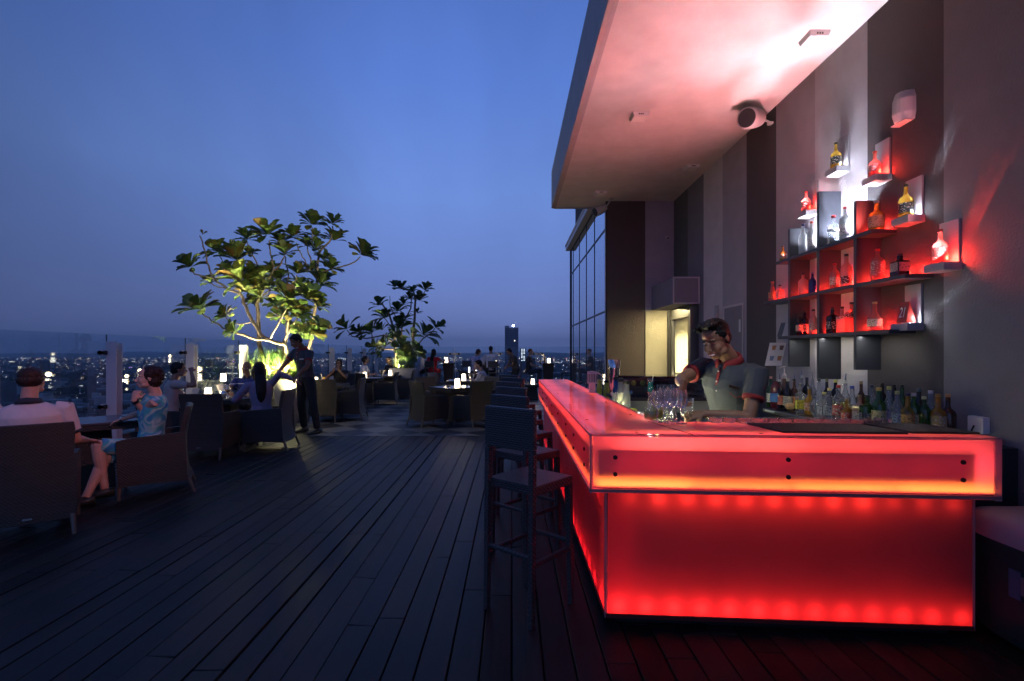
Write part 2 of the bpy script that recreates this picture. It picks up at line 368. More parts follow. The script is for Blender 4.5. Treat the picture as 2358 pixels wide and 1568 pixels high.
def city():
    rnd = random.Random(5)
    g = MB(); n = 60
    # ground in strips to the horizon
    ys = [-400, 100, 250, 500, 900, 1500, 2500, 4500, 8000, 14000, 26000]
    for a, b in zip(ys[:-1], ys[1:]): g.add([(-30000, a, GZ), (30000, a, GZ), (30000, b, GZ), (-30000, b, GZ)], [(0, 1, 2, 3)])
    gm = mat('city_ground', (.022, .028, .026), .9, var=.6, vscale=.012, detail=8)
    kind(g.build('ground', gm))
    h = MB()
    for k, (Y, base, amp) in enumerate(((16000, 40, 45), (22000, 60, 90))):
        xs = [-26000+i*52000/160 for i in range(161)]
        zs = [GZ+base+amp*(.5+.5*math.sin(x*.0004+k*2))*(.55+.45*math.sin(x*.0011+k))+rnd.uniform(0, amp*.12) for x in xs]
        vs = []
        for x, z in zip(xs, zs): vs += [(x, Y, GZ-5), (x, Y+600, z), (x, Y+4000, GZ-5)]
        fs = []
        for i in range(160): fs += [(3*i, 3*i+3, 3*i+4, 3*i+1), (3*i+1, 3*i+4, 3*i+5, 3*i+2)]
        h.add(vs, fs)
    kind(h.build('hills', mat('hill_green', (.03, .04, .035), .95, var=.3, vscale=.002)))
    mats = [mat('block_pale', (.30, .30, .31), .8, var=.25, vscale=.05), mat('block_grey', (.12, .12, .13), .8, var=.25, vscale=.05), mat('block_dark', (.05, .055, .06), .8), mat('roof_rust', (.11, .065, .05), .8)]
    b = MB()
    for i in range(4200):
        Y = 260*math.exp(rnd.uniform(0, 3.4)); X = rnd.uniform(-1.15, .45)*Y
        w = rnd.uniform(9, 26)*(1+Y/9000); d = rnd.uniform(9, 24)*(1+Y/7000); hh = rnd.choice((5, 6, 8, 10, 12, 16, 22))*rnd.uniform(.7, 1.3)
        if rnd.random() < .03: hh *= 2.6
        a = rnd.uniform(-.5, .5); M = Matrix.Translation((X, Y, GZ)) @ Matrix.Rotation(a, 4, 'Z')
        mi = rnd.choices((0, 1, 2, 3), (3, 4, 3, 1.2))[0]
        b.box(-w/2, w/2, -d/2, d/2, 0, hh, M, mi)
        if rnd.random() < .25: b.box(-w/6, w/5, -d/6, d/5, hh, hh+3, M, mi)
    kind(b.build('city_blocks', mats, uv=False), 'stuff')
    t = MB()
    for i in range(5200):
        Y = 210*math.exp(rnd.uniform(0, 2.9)); X = rnd.uniform(-1.15, .45)*Y
        # clumps of crowns with open streets between
        if math.sin(X*.011)+math.sin(Y*.009+X*.004)+rnd.uniform(-.9, .9) < -.1: continue
        r = rnd.uniform(5, 12)*(1+Y/9000); hgt = rnd.uniform(7, 13)
        vs = []; nn = 6
        for z, q in ((0, .8), (.55, 1.0), (.9, .6)):
            for k in range(nn):
                an = 2*math.pi*k/nn+z; rr = r*q*rnd.uniform(.7, 1.2); vs.append((X+rr*math.cos(an), Y+rr*math.sin(an), GZ+hgt*z+rnd.uniform(-.8, .8)))
        vs.append((X, Y, GZ+hgt*1.1)); fs = []
        for k in range(nn):
            j = (k+1) % nn; fs += [(k, j, nn+j, nn+k), (nn+k, nn+j, 2*nn+j, 2*nn+k), (2*nn+k, 2*nn+j, 3*nn)]
        t.add(vs, fs)
    kind(t.build('city_trees', mat('far_foliage', (.022, .036, .022), .95, var=.5, vscale=.03), uv=False), 'stuff')
    L = MB(); lm = [glow('light_white', (1, .93, .80), 9), glow('light_warm', (1, .62, .28), 7), glow('light_cool', (.72, .82, 1), 8), glow('light_violet', (.45, .2, 1), 12), glow('light_red', (1, .1, .12), 12)]
    for i in range(4600):
        Y = 330*math.exp(rnd.uniform(0, 3.25)**1.0); X = rnd.uniform(-1.12, .3)*Y
        far = min(1, Y/6000)
        if rnd.random() > .30+.70*far: continue
        r = Y*rnd.choice((.00014, .00018, .00024, .00038))*(.9+.3*rnd.random()); z = GZ+rnd.uniform(6, 20)
        mi = rnd.choices(range(5), (5, 3.2, 3, .12, .15))[0]
        P = [(r, 0, 0), (-r, 0, 0), (0, r, 0), (0, -r, 0), (0, 0, r), (0, 0, -r)]
        L.add([(X+p[0], Y+p[1], z+p[2]) for p in P], [(0, 2, 4), (2, 1, 4), (1, 3, 4), (3, 0, 4), (2, 0, 5), (1, 2, 5), (3, 1, 5), (0, 3, 5)], mi)
        if rnd.random() < .10:    # a row of street lamps or lit windows
            for k in range(rnd.randint(3, 6)):
                dx = (k+1)*r*5
                L.add([(X+dx+p[0], Y+p[1], z+p[2]) for p in P], [(0, 2, 4), (2, 1, 4), (1, 3, 4), (3, 0, 4), (2, 0, 5), (1, 2, 5), (3, 1, 5), (0, 3, 5)], mi)
    kind(L.build('city_lights', lm, uv=False), 'stuff')
    # the tall tower under construction and the ones near it
    T = thing('office_tower', 'tall dark tower block with a bright lamp on its roof, rising over the skyline', 'building', R(1178, 845, 900)*1.0)
    T.location.z = GZ; Y = 900
    def rel(p): return p - Vector(T.location)
    w = 12.2; top = 46-GZ
    MB().box(-w, w, 0, 22, 0, top).build('shaft', mat('tower_concrete', (.11, .12, .16), .8, var=.2, vscale=.2), T)
    f = MB()
    for k in range(44): f.box(-w-.25, w+.25, -.3, -.02, 8+k*3.1, 8.6+k*3.1)
    f.build('floor_bands', mat('tower_band', (.2, .22, .28), .7), T)
    f = MB(); f.box(-w, -w+8, -.2, 6, top, top+4); f.box(w-7, w, -.2, 6, top-3, top-2); f.build('crown', mat('tower_band', (.2, .2, .2)), T)
    MB().ell((3.0, 0, top+4.2), 1.5, 1.5, 1.5).build('roof_lamp', glow('tower_lamp', (.85, .95, 1), 60), T)
    for (a, b) in ((5, 8), (8, 21), (-3, 30), (2, 28.5), (9, 34)): MB().box(a, a+1.2, -.5, -.35, top-b*3.1+1, top-b*3.1+2.6).build('lit_window', glow('win', (1, .9, .75), 4), T)
    U = thing('apartment_tower', 'slim distant block with two columns of lit windows right of the tall tower', 'building', (R(1204, 830, 1400).x, 1400, GZ))
    MB().box(-8, 8, 0, 14, 0, 96+12).build('shaft', mat('tower_concrete', (.1, .1, .1)), U)
    f = MB()
    for k in range(9):
        for sx in (-4.5, 1.8):
            if (k, sx) in ((4, 1.8), (7, -4.5)): continue
            MB().box(sx, sx+3.6, -.3, -.05, 108-3-k*3.9, 108-1.4-k*3.9).build('lit_window', glow('win2', (.9, .95, 1), 2), U)
    for k, (px, w2, hh, Y) in enumerate(((330, 20, 40, 1500), (395, 24, 38, 1700), (120, 22, 30, 1300), (440, 10, 52, 1500), (1030, 10, 48, 2100), (760, 8, 60, 1900), (800, 11, 52, 1800))):
        lab = ['broad pale office block in the haze above the seated couple', 'long pale building beside a small dark one in the left city view', 'low grey block at the far left of the city view', 'narrow pale tower seen through the third glass panel', 'pale block in the city between the high tables', 'slim tower with lit windows behind the waiter', 'mid height block right of the waiter with lit floors'][k]
        B = thing('city_building', lab, 'building', (R(px, 812, Y).x, Y, GZ))
        MB().box(-w2, w2, 0, 25, 0, hh).box(-w2*.4, w2*.2, 4, 14, hh, hh+5).build('block', mat('block_haze', (.16, .17, .19), .8, var=.2, vscale=.05), B)
        f = MB()
        for r in range(int(hh/6)):
            for c in range(int(w2/2)):
                if rnd.random() < .12: MB().box(-w2+1+c*4, -w2+3+c*4, -.3, -.06, 4+r*6, 6+r*6).build('lit_window', glow('win3', (1, .9, .75), 1.2), B)
city()

# ================================================================ building on the right
XW = 3.10; ZC = 4.40; YE = 9.56
def building():
    plaster = lambda n, c: mat(n, c, .85, bump=.5, bscale=60, var=.07, vscale=4)
    dark = plaster('paint_dark', (.085, .075, .082)); light_ = plaster('paint_light', (.60, .56, .60)); mid = plaster('paint_mid', (.44, .40, .44)); greyg = plaster('paint_slate', (.23, .225, .25)); pale = plaster('paint_pale', (.66, .61, .62)); brown = plaster('paint_brown', (.11, .085, .075))
    cream = plaster('paint_cream', (.52, .47, .34)); ceil = plaster('canopy_paint', (.74, .72, .70))
    B = thing('bar_building', 'striped grey building wall with its long overhanging canopy behind the bar', 'building', (XW, 3, 0))
    o = Vector(B.location)
    ys = [3.586+.745*k for k in range(8)]; ys[-1] = 8.81
    bands = [(-3.0, 3.586, greyg, 0), (3.586, 4.355, dark, 1), (4.355, 5.11, light_, 2), (5.11, 5.86, mid, 3), (5.86, 6.60, dark, 1), (6.60, 7.35, mid, 3), (7.35, 8.08, pale, 4), (8.08, 8.81, greyg, 0), (8.81, YE, brown, 5)]
    mats = [greyg, dark, light_, mid, pale, plaster('paint_moss', (.13, .13, .125))]
    m = MB(); q = 0
    for (a, b, mt, mi) in bands:
        m.add([(XW, a, -.02), (XW, b, -.02), (XW, b, ZC), (XW, a, ZC)], [(0, 3, 2, 1)], mi)
    m.box(XW+.004, XW+.4, -3, YE+.4, -.02, ZC+.7, mi=0)
    m.build('side_wall', mats, B, loc=o)
    m = MB()     # end wall: brown pier, then a mauve strip
    for (a, b, mi) in ((1.82, 2.551, 0), (2.551, XW+.05, 1)):
        m.add([(a, YE, -.02), (b, YE, -.02), (b, YE, ZC), (a, YE, ZC)], [(0, 1, 2, 3)], mi)
    m.box(1.82, XW+.4, YE+.004, YE+.3, -.02, ZC+.3, mi=0)
    m.build('end_wall', [plaster('paint_brown', (.1, .08, .075)), mid], B, loc=o)
    # canopy: soffit, fascia
    m = MB(); m.box(.84, XW+.4, -2.5, 9.99, ZC, ZC+.12); m.build('canopy_soffit', ceil, B, loc=o)
    m = MB(); m.box(.79, .839, -2.5, 10.0, ZC-.012, ZC+.72); m.box(.84, XW+.4, 9.991, 10.04, ZC-.012, ZC+.72); m.box(.84, .875, -2.5, 9.985, ZC-.016, ZC-.0005)
    m.build('canopy_fascia', plaster('fascia_paint', (.50, .50, .52)), B, loc=o)
    m = MB(); m.box(.80, XW+.4, -2.5, 10.03, ZC+.723, ZC+.75); m.build('canopy_roof', plaster('roof_sheet', (.3, .3, .3)), B, loc=o)
    # soffit box over the lift door
    z0, z1 = 2.31, 2.75
    d = MB().box(2.67, XW-.002, 8.26, YE-.002, z0, z1).build('door_canopy', plaster('box_mauve', (.27, .25, .29)), B, loc=o, bevel=.006)
    m = MB(); t = .018
    for (a, b, c, e) in ((2.66, XW-.001, z1-t, z1+.004), (2.66, XW-.001, z0-.004, z0+t)): m.box(a, b, 8.24, 8.259, c, e)
    m.box(2.66, 2.66+t, 8.24, 8.259, z0+t, z1-t); m.box(XW-.001-t, XW-.001, 8.24, 8.259, z0+t, z1-t)
    m.build('trim', mat('trim_pink', (.62, .56, .58), .6), d, loc=o)
    # cream recess and the frosted lit door
    m = MB(); m.box(2.55, 2.96, YE-.03, YE-.002, -.02, z0-.002); m.build('recess_wall', cream, B, loc=o)
    D = MB(); fm = mat('door_frame', (.16, .155, .15), .35, .6)
    D.box(2.955, XW-.003, 8.28, 8.40, 0, z0-.03); D.box(2.97, XW-.003, 8.40, YE-.04, z0-.20, z0-.02)
    for y in (9.40, 9.27): D.box(2.965, XW-.003, y, y+.05, 0, z0-.201)
    D.box(2.955, XW-.003, 9.455, 9.52, 0, z0-.03)
    dr = D.build('door', fm, B, loc=o, bevel=.004)
    p = MB().add([(3.02, 8.40, .02), (3.02, 9.27, .02), (3.02, 9.27, z0-.2), (3.02, 8.40, z0-.2)], [(0, 1, 2, 3)])
    p.build('frosted_pane', acrylic('frosted_glass', (.93, .87, .62), refl=.05, rough=.15, trans=.9, mott=.02), dr, loc=o)
    m = MB()
    for k, (z, n) in enumerate(((1.62, 3), (1.38, 9), (1.35, 8), (1.29, 9), (1.26, 6))):
        for i in range(n): m.box(3.012, 3.017, 8.50+i*.022, 8.516+i*.022, z, z+.008 if k else z+.02)
    m.build('lettering', mat('etched', (.25, .22, .12)), dr, loc=o)
    light('AREA', 'door_lamp', Vector((3.07, 8.85, 1.55))-o, 22, (1, .87, .52), .75, 1.2, (-1, 0, .12), B)
    light('AREA', 'recess_lamp', Vector((2.86, 8.9, z0-.03))-o, 26, (1, .85, .45), .12, .9, (-.0, .12, -1), B)
    # service door and narrow trim on the striped wall
    m = MB(); m.box(XW-.012, XW-.001, 6.68, 7.27, 0, 2.14); sd = m.build('service_door', plaster('paint_mid2', (.27, .25, .265)), B, loc=o)
    m = MB(); m.box(XW-.02, XW-.0125, 6.66, 6.69, 0, 2.17); m.box(XW-.02, XW-.0125, 7.26, 7.29, 0, 2.17); m.box(XW-.02, XW-.0125, 6.69, 7.26, 2.14, 2.17); m.build('frame', mat('trim_pink', (.6, .55, .58)), sd, loc=o)
    m = MB(); m.box(XW-.018, XW-.013, 6.74, 6.79, 1.78, 1.95); m.build('sign_plate', mat('paper', (.7, .7, .7)), sd, loc=o)
    m = MB().tube([(XW-.05, 7.45, 0), (XW-.05, 7.45, 2.2)], .03); m.tube([(XW-.05, 7.62, 0), (XW-.05, 7.62, 2.0)], .022); m.build('pipe', mat('pipe_grey', (.4, .4, .42), .4), B, loc=o)
    # curtain wall
    X = 1.80; y0, y1 = YE+.02, 15.35
    cw = thing('glass_facade', 'tall dark glass curtain wall reflecting the evening sky beyond the brown pier', 'facade', (X, y0, 0)); o2 = Vector(cw.location)
    joints = [y0, 10.95, 12.15, 13.4, 14.75, y1]; zt = lambda y: 4.30
    gl = bpy.data.materials.new('mirror_glass'); gl.use_nodes = True; gb = gl.node_tree.nodes['Principled BSDF']; gb.inputs['Base Color'].default_value = (.55, .62, .72, 1); gb.inputs['Metallic'].default_value = .85; gb.inputs['Roughness'].default_value = .03
    rows = [(0, 2.30), (2.30, 3.89), (3.89, 4.62)]
    for i in range(5):
        for (a, b) in rows:
            MB().box(X+.01, X+.02, joints[i]+.012, joints[i+1]-.012, a+.02, b-.02).build('pane', gl, cw, loc=o2)
    m = MB()
    for y in joints[:-1]: m.box(X, X+.035, y-.012, y+.012, 0, 4.62)
    for z in (0.0, 2.30, 3.89, 4.62): m.box(X-.002, X+.03, y0, y1, z-.018, z+.018)
    m.box(X-.02, X+.06, y1-.03, y1+.03, 0, 4.64); m.build('mullions', mat('mullion', (.03, .035, .045), .4, .5), cw, loc=o2)
    m = MB().box(X-.012, X+.05, y0, y0+.05, 0, ZC-.02); m.build('edge_trim', mat('post_paint', (.55, .55, .57)), cw, loc=o2)
    m = MB().box(X-.14, X+.05, 9.95, y1+.1, 4.645, 4.76); m.tube([(X-.12, 10, 4.80), (X-.12, y1+.1, 4.80)], .045); m.tube([(X-.04, 10, 4.80), (X-.04, y1+.1, 4.80)], .045)
    m.build('gutter', mat('gutter_white', (.62, .62, .64), .5), cw, loc=o2)
    m = MB()
    for k in range(30): m.box(X+.12, X+.2, 10.1+k*.17, 10.2+k*.17, 4.76, 6.4)
    m.build('slatted_screen', mat('slat_brown', (.10, .07, .055), .7), cw, loc=o2)
    MB().box(X+.06, X+4, y0+.3, y1+.02, -.3, 4.6).build('core', mat('core_dark', (.03, .03, .035), .8), cw, loc=o2)
building()

def fixtures():
    def sq(px, py, s, lab):
        Y = (ZC-1.5)*1150/(812-py); p = R(px, py, Y); t = thing('ceiling_light', lab, 'ceiling light', (p.x, p.y, ZC-.002), 0, 'square lights under the canopy')
        f = MB(); a = s/2
        f.hexa([(-a*.86, -a*.86, -.045), (a*.86, -a*.86, -.045), (a*.86, a*.86, -.045), (-a*.86, a*.86, -.045)], [(-a, -a, 0), (a, -a, 0), (a, a, 0), (-a, a, 0)])
        f.build('housing', mat('white_plastic', (.80, .79, .78), .4), t)
        MB().box(-a*.62, a*.62, -a*.62, a*.62, -.049, -.0455).build('diffuser', mat('diffuser', (.85, .84, .78), .5), t)
        v = MB()
        for k in (-1, 0, 1): v.box(k*.022-.007, k*.022+.007, -a*.95, -a*.90, -.032, -.018)
        v.build('vents', mat('black', (.01, .01, .01)), t)
    sq(1875, 83, .19, 'square canopy light nearest the bar, by the wall at the top right')
    sq(1472, 265, .20, 'square canopy light over the deck side, left of the speaker')
    sq(1592, 383, .21, 'square canopy light close to the wall beyond the speaker')
    sq(1383, 443, .22, 'square canopy light farthest away, above the brown pier')
    def speaker(base, dirv, L, r, lab, mount):
        t = thing('speaker', lab, 'speaker', base); d = Vector(dirv).normalized(); x, y, z = frame(d)
        m = MB(); prof = [(-.5, .35), (-.46, .55), (-.3, .8), (0, .95), (.35, 1.0), (.5, .98)]
        m.rings([(d*(a*L), x*r*b, y*r*b) for a, b in prof], 24); m.build('housing', mat('speaker_shell', (.62, .58, .57), .45), t, smooth=True)
        g = MB(); g.rings([(d*(L*.505), x*r*.86, y*r*.86), (d*(L*.515), x*r*.8, y*r*.8)], 24); g.build('grille', mat('grille', (.03, .03, .035), .5, bump=.5, bscale=200), t)
        b = MB(); m0 = Vector(mount)-Vector(base); b.tube([d*(-L*.4), d*(-L*.5)+(m0-d*(-L*.5))*.4, m0], .014); b.tube([m0+Vector((0, 0, -.02)), m0+Vector((0, 0, .0))], .04); b.build('bracket', mat('speaker_shell', (.6, .6, .6)), t)
    p = R(1736, 272, 5.85); speaker(p, (-.80, -.62, -.28), .34, .12, 'white cone speaker hanging at the top of the wall over the bar', (XW-.02, 5.95, 4.24))
    p = R(1383, 483, 9.4); speaker(p, (-.7, -.3, -.35), .27, .09, 'small cone speaker under the far end of the canopy by the brown pier', (1.86, 9.35, ZC-.01))
    # wall light
    y = 3565/(2090-1179); z = lambda py: 1.5+(812-py)/1150*y
    t = thing('wall_light', 'white half round wall light high on the dark stripe', 'wall light', (XW, y, z(282)))
    m = MB(); rs = []
    for k, (h, q) in enumerate(((0, .85), (.06, 1), (.17, .98), (.23, .8))):
        rs.append((Vector((-.0, 0, h)), Vector((-.105*q, 0, 0)), Vector((0, .085*q, 0))))
    m.rings(rs, 24); m.build('shade', mat('white_plastic', (.8, .8, .8)), t, smooth=False, bevel=.006)
    MB().box(-.08, -.01, -.07, .07, -.008, -.001).build('lens', mat('lens_pink', (.8, .6, .6), .2), t)
    # small security camera
    p = R(1536, 549, YE-.12); t = thing('security_camera', 'tiny security camera on the end wall above the lift door', 'camera', p)
    MB().tube([(0, -.05, 0), (0, .03, .02)], .028, 14).build('body', mat('speaker_shell', (.6, .6, .6)), t)
    MB().tube([(0, .02, .02), (.04, .1, .03)], .012).build('bracket', mat('white_plastic', (.6, .6, .6)), t)
    MB().tube([(0, -.052, 0), (0, -.0505, 0)], .02, 14).build('lens', mat('black', (.01, .01, .01)), t)
    # socket
    y = 3.1*1150/(2262-1179); t = thing('wall_socket', 'pale switched socket on the wall at the right end of the bar', 'socket', (XW, y, 1.02))
    MB().box(-.05, 0, -.055, .055, -.05, .06).build('box', mat('white_plastic', (.7, .7, .7)), t, bevel=.006)
    MB().tube([(-.055, 0, .0), (-.07, .0, -.03), (-.06, .02, -.1)], .005).build('cable', mat('black', (.01, .01, .01)), t)
fixtures()
# ================================================================ the glowing bar
A_ = Vector((.43, 8.05, 0)); B_ = Vector((.420, 2.66, 0)); C_ = Vector((2.463, 2.52, 0))
def bar_counter():
    T = thing('bar_counter', 'L shaped bar counter of red glowing acrylic panels', 'bar counter', (.5, 2.7, 0)); o = Vector(T.location)
    ac = acrylic('acrylic_pink', (.93, .56, .55), refl=.035, rough=.04, trans=.80)
    act = acrylic('acrylic_top', (.88, .58, .62), refl=.07, rough=.03, trans=.60, mott=.22)
    acr = acrylic('acrylic_red', (.95, .34, .34), refl=.03, rough=.10, trans=.86)
    edge = acrylic('acrylic_edge', (.85, .50, .52), refl=.05, rough=.1, trans=.6); steel = mat('dark_trim', (.30, .17, .18), .35, .3)
    inner = mat('cavity_white', (.80, .72, .70), .8)
    RED = (1, .022, .040); ORG = (1, .30, .045)
    fd = (C_-B_).normalized(); fn = Vector((fd.y, -fd.x, 0)); FL = (C_-B_).length; Lf = (A_-B_).length; ld = (A_-B_).normalized()
    up = Vector((0, 0, 1))
    def F(u, d, z): return B_+fd*u-fn*d+up*z          # u along the front, d behind its face
    def G(u, d, z): return B_+ld*u+Vector((d, 0, z))   # along the left arm
    def quadp(p, q, z0, z1): return [p+up*z0, q+up*z0, q+up*z1, p+up*z1]
    # overhang fascia panels
    MB().add(quadp(F(.012, 0, 0), F(FL-.03, 0, 0), .782, 1.055), [(0, 1, 2, 3)]).build('fascia_panel', ac, T, loc=o)
    MB().add(quadp(G(Lf, 0, 0), G(.012, 0, 0), .782, 1.055), [(0, 1, 2, 3)]).build('fascia_panel', ac, T, loc=o)
    MB().add(quadp(F(FL-.03, .02, 0), F(FL-.03, .52, 0), .782, 1.055), [(0, 1, 2, 3)]).build('fascia_panel', ac, T, loc=o)
    MB().add(quadp(G(Lf-.005, .02, 0), G(Lf-.005, .46, 0), .782, 1.055), [(0, 1, 2, 3)]).build('fascia_panel', ac, T, loc=o)
    m = MB()   # clear edges, corner and rims
    m.bar(F(0, .006, .752), F(0, .006, 1.068), .010, .010); m.bar(F(FL-.012, -.003, .752), F(FL-.012, -.003, 1.066), .03, .010, ref=fn)
    m.bar(F(0, -.004, 1.062), F(FL, -.004, 1.062), .008, .008); m.bar(G(0, -.004, 1.062), G(Lf, -.004, 1.062), .008, .008)
    m.bar(F(.88-.42, .50, 1.062), F(FL, .50, 1.062), .01, .012); m.bar(G(.50, .47, 1.062), G(Lf, .47, 1.062), .01, .012); m.bar(G(Lf, 0, 1.062), G(Lf, .47, 1.062), .01, .012)
    m.build('clear_edge', edge, T, loc=o)
    m = MB(); m.bar(F(-.004, -.002, .768), F(FL, -.002, .768), .014, .016); m.bar(G(-.004, -.002, .768), G(Lf, -.002, .768), .014, .016)
    m.build('bottom_rail', steel, T, loc=o)
    m = MB()
    m.add([F(0, -.004, .7555), F(FL, -.004, .7555), F(FL, .55, .7555), F(.46, .55, .7555), G(Lf, .50, .7555), G(Lf, -.002, .7555)], [(0, 1, 2, 3), (0, 3, 4, 5)]); m.build('underside', mat('underside', (.35, .20, .2), .4), T, loc=o)
    # the top: two acrylic sheets with a mitre seam
    z = 1.0695
    m = MB(); m.add([F(0, 0, z), F(FL, 0, z), F(FL, .50, z), F(.465, .50, z), G(Lf, .47, z), G(Lf, 0, z)], [(0, 1, 2, 3), (0, 3, 4, 5)]); m.build('top_panel', act, T, loc=o)
    m = MB(); m.bar(F(.53, .0, z+.001), F(.40, .49, z+.001), .005, .003); m.build('seam', mat('seam_dark', (.12, .04, .04)), T, loc=o)
    # inner board that shades the middle of the fascia, with its bolts
    m = MB(); m.bar(F(.06, .055, .90), F(FL-.10, .055, .90), .012, .19, ref=fd.cross(up)); m.bar(G(.06, .055, .90), G(Lf-.06, .055, .90), .19, .012)
    bd = MB(); t0 = F(.04, .011, 0); t1 = F(FL-.12, .011, 0); s0 = F(.04, .030, 0); s1 = F(FL-.12, .030, 0)
    bd.hexa([t0+up*.822, t1+up*.822, s1+up*.822, s0+up*.822], [t0+up*.985, t1+up*.985, s1+up*.985, s0+up*.985])
    t0 = G(Lf-.06, .011, 0); t1 = G(.06, .011, 0); s0 = G(Lf-.06, .030, 0); s1 = G(.06, .030, 0)
    bd.hexa([t0+up*.822, t1+up*.822, s1+up*.822, s0+up*.822], [t0+up*.985, t1+up*.985, s1+up*.985, s0+up*.985])
    bd.build('backing_board', acrylic('board_frost', (.9, .55, .6), refl=.02, rough=.4, trans=.5), T, loc=o)
    class BL:
        def tube(s_, pts, r, n):
            MB().tube(pts, r, n).build('bolt', mat('bolt_dark', (.03, .02, .02), .35, .5), T, loc=o)
    bl = BL()
    for px in (1422, 1830, 2242):
        k = (px-1361)/(2303-1361)
        u = FL*(.02+(.955)*k) if px != 1422 else .128
        for zz in (.945, .855): bl.tube([F(u, -.001, zz), F(u, -.009, zz), F(u, -.012, zz)], [.012, .011, .006], 14)
    for u in (.22, .72, 1.22, 1.9, 2.6, 3.4, 4.3):
        for zz in (.945, .855): bl.tube([G(u, -.001, zz), G(u, -.010, zz)], .010, 12)
    for px, py in ((1434, 1092-540), ): pass
    for (u, d) in ((.25, .05), (1.1, .44), (.9, .05)): bl.tube([F(u, d, z+.001), F(u, d, z+.003)], .010, 14)
    for (u, d) in ((.55, .06), (.8, .40), (1.5, .06), (1.7, .40), (2.6, .06), (2.7, .40), (3.9, .06), (4.0, .40)): bl.tube([G(u, d, z+.001), G(u, d, z+.003)], .009, 12)
    # core of the overhang
    m = MB(); c0 = [F(.16, .13, 0), F(FL-.14, .13, 0), F(FL-.14, .46, 0), F(.45, .46, 0)]; m.hexa([p+up*.79 for p in c0], [p+up*.96 for p in c0])
    c0 = [G(.14, .13, 0), G(.14, .40, 0), G(Lf-.1, .40, 0), G(Lf-.1, .13, 0)]; m.hexa([p+up*.792 for p in c0], [p+up*.962 for p in c0])
    # inner side of the counter (staff side)
    m.build('core', inner, T, loc=o)
    m = MB(); q = [F(.47, .502, 0), F(FL-.02, .502, 0)]; m.hexa([q[0], q[1], q[1]-fn*.02, q[0]-fn*.02], [p+up*1.055 for p in (q[0], q[1], q[1]-fn*.02, q[0]-fn*.02)])
    q = [G(.52, .472, 0), G(.52, .49, 0), G(Lf-.01, .49, 0), G(Lf-.01, .472, 0)]; m.hexa(q, [p+up*1.055 for p in q]); m.build('staff_side', mat('staff_side', (.10, .10, .11), .4, .3), T, loc=o)
    # base
    i_ = .065
    p0 = F(.085, i_, 0); p1 = F(FL-.075, i_, 0); l1 = G(Lf-.06, .08, 0)
    MB().add(quadp(p0+fd*.012, p1, .075, .752), [(0, 1, 2, 3)]).build('base_panel', acr, T, loc=o)
    MB().add(quadp(l1, p0+ld*.012, .075, .752), [(0, 1, 2, 3)]).build('base_panel', acr, T, loc=o)
    MB().add(quadp(p1, p1-fn*.45, .075, .752), [(0, 1, 2, 3)]).build('base_panel', acr, T, loc=o)
    MB().add(quadp(l1+Vector((.40, 0, 0)), l1, .075, .752), [(0, 1, 2, 3)]).build('base_panel', acr, T, loc=o)
    m = MB(); m.bar(p0+up*.06, p0+up*.754, .012, .012); m.bar(p1+up*.06, p1+up*.754, .010, .010); m.bar(l1+up*.06, l1+up*.754, .010, .010); m.build('corner_post', edge, T, loc=o)
    m = MB(); m.bar(p0-up*-.07, p1+up*.07, .012, .022); m.bar(p0+up*.07, l1+up*.07, .012, .022); m.build('base_rail', mat('rail_red', (.18, .02, .02), .4), T, loc=o)
    m = MB(); a = F(.16, .14, 0); b = F(FL-.14, .14, 0); c = F(FL-.14, .44, 0); d = F(.46, .44, 0); m.hexa([a, b, c, d], [p+up*.058 for p in (a, b, c, d)])
    a = G(.14, .15, 0); b = G(Lf-.12, .15, 0); c = G(Lf-.12, .42, 0); d = G(.14, .42, 0); m.hexa([d, c, b, a], [p+up*.0585 for p in (d, c, b, a)]); m.build('plinth', mat('black', (.012, .012, .012), .7), T, loc=o)
    m = MB(); a = F(.21, .185, .06); b = F(FL-.19, .185, .06); c = F(FL-.19, .42, .06); d = F(.42, .42, .06); m.hexa([a, b, c, d], [p+up*.688 for p in (a, b, c, d)])
    a = G(.21, .22, .061); b = G(Lf-.16, .22, .061); c = G(Lf-.16, .40, .061); d = G(.21, .40, .061); m.hexa([d, c, b, a], [p+up*.69 for p in (d, c, b, a)]); m.build('base_core', mat('core_grey', (.32, .27, .27), .8), T, loc=o)
    # floor of the base cavity (keeps the light in)
    m = MB(); m.add([F(.088, .068, .066), F(FL-.08, .068, .066), F(FL-.08, .45, .066), F(.46, .45, .066), G(Lf-.065, .45, .066), G(Lf-.065, .083, .066)], [(0, 1, 2, 3), (0, 3, 4, 5)]); m.build('cavity_floor', mat('cavity_floor', (.5, .3, .3), .8), T, loc=o)
    n = 13
    dots = MB()
    for i in range(n):
        u = .155+i*(FL-.155-.13)/(n-1)
        f = 1.25-.55*i/(n-1)
        q = F(u, i_+.048, .122); light('POINT', 'led', q-o, .27*f, (1, .05, .045), .018, parent=T); dots.box(q.x-.006, q.x+.006, q.y-.003, q.y+.003, .068, .078)
    for i in range(12):
        u = .22+i*(FL-.22-.17)/11; f = .9 if 0 < i < 9 else .35
        light('POINT', 'led', F(u, i_+.048, .716)-o, .22*f, (1, .075, .05), .018, parent=T)
    for i in range(24):
        u = .20+i*(Lf-.5)/23
        light('POINT', 'led', G(u, .08+.05, .118)-o, .28, RED, .018, parent=T)
        if i % 2 == 0: light('POINT', 'led', G(u+.1, .08+.045, .70)-o, .24, RED, .02, parent=T)
    dots.build('led_strip', mat('led_white', (.8, .8, .8)), T, loc=o)
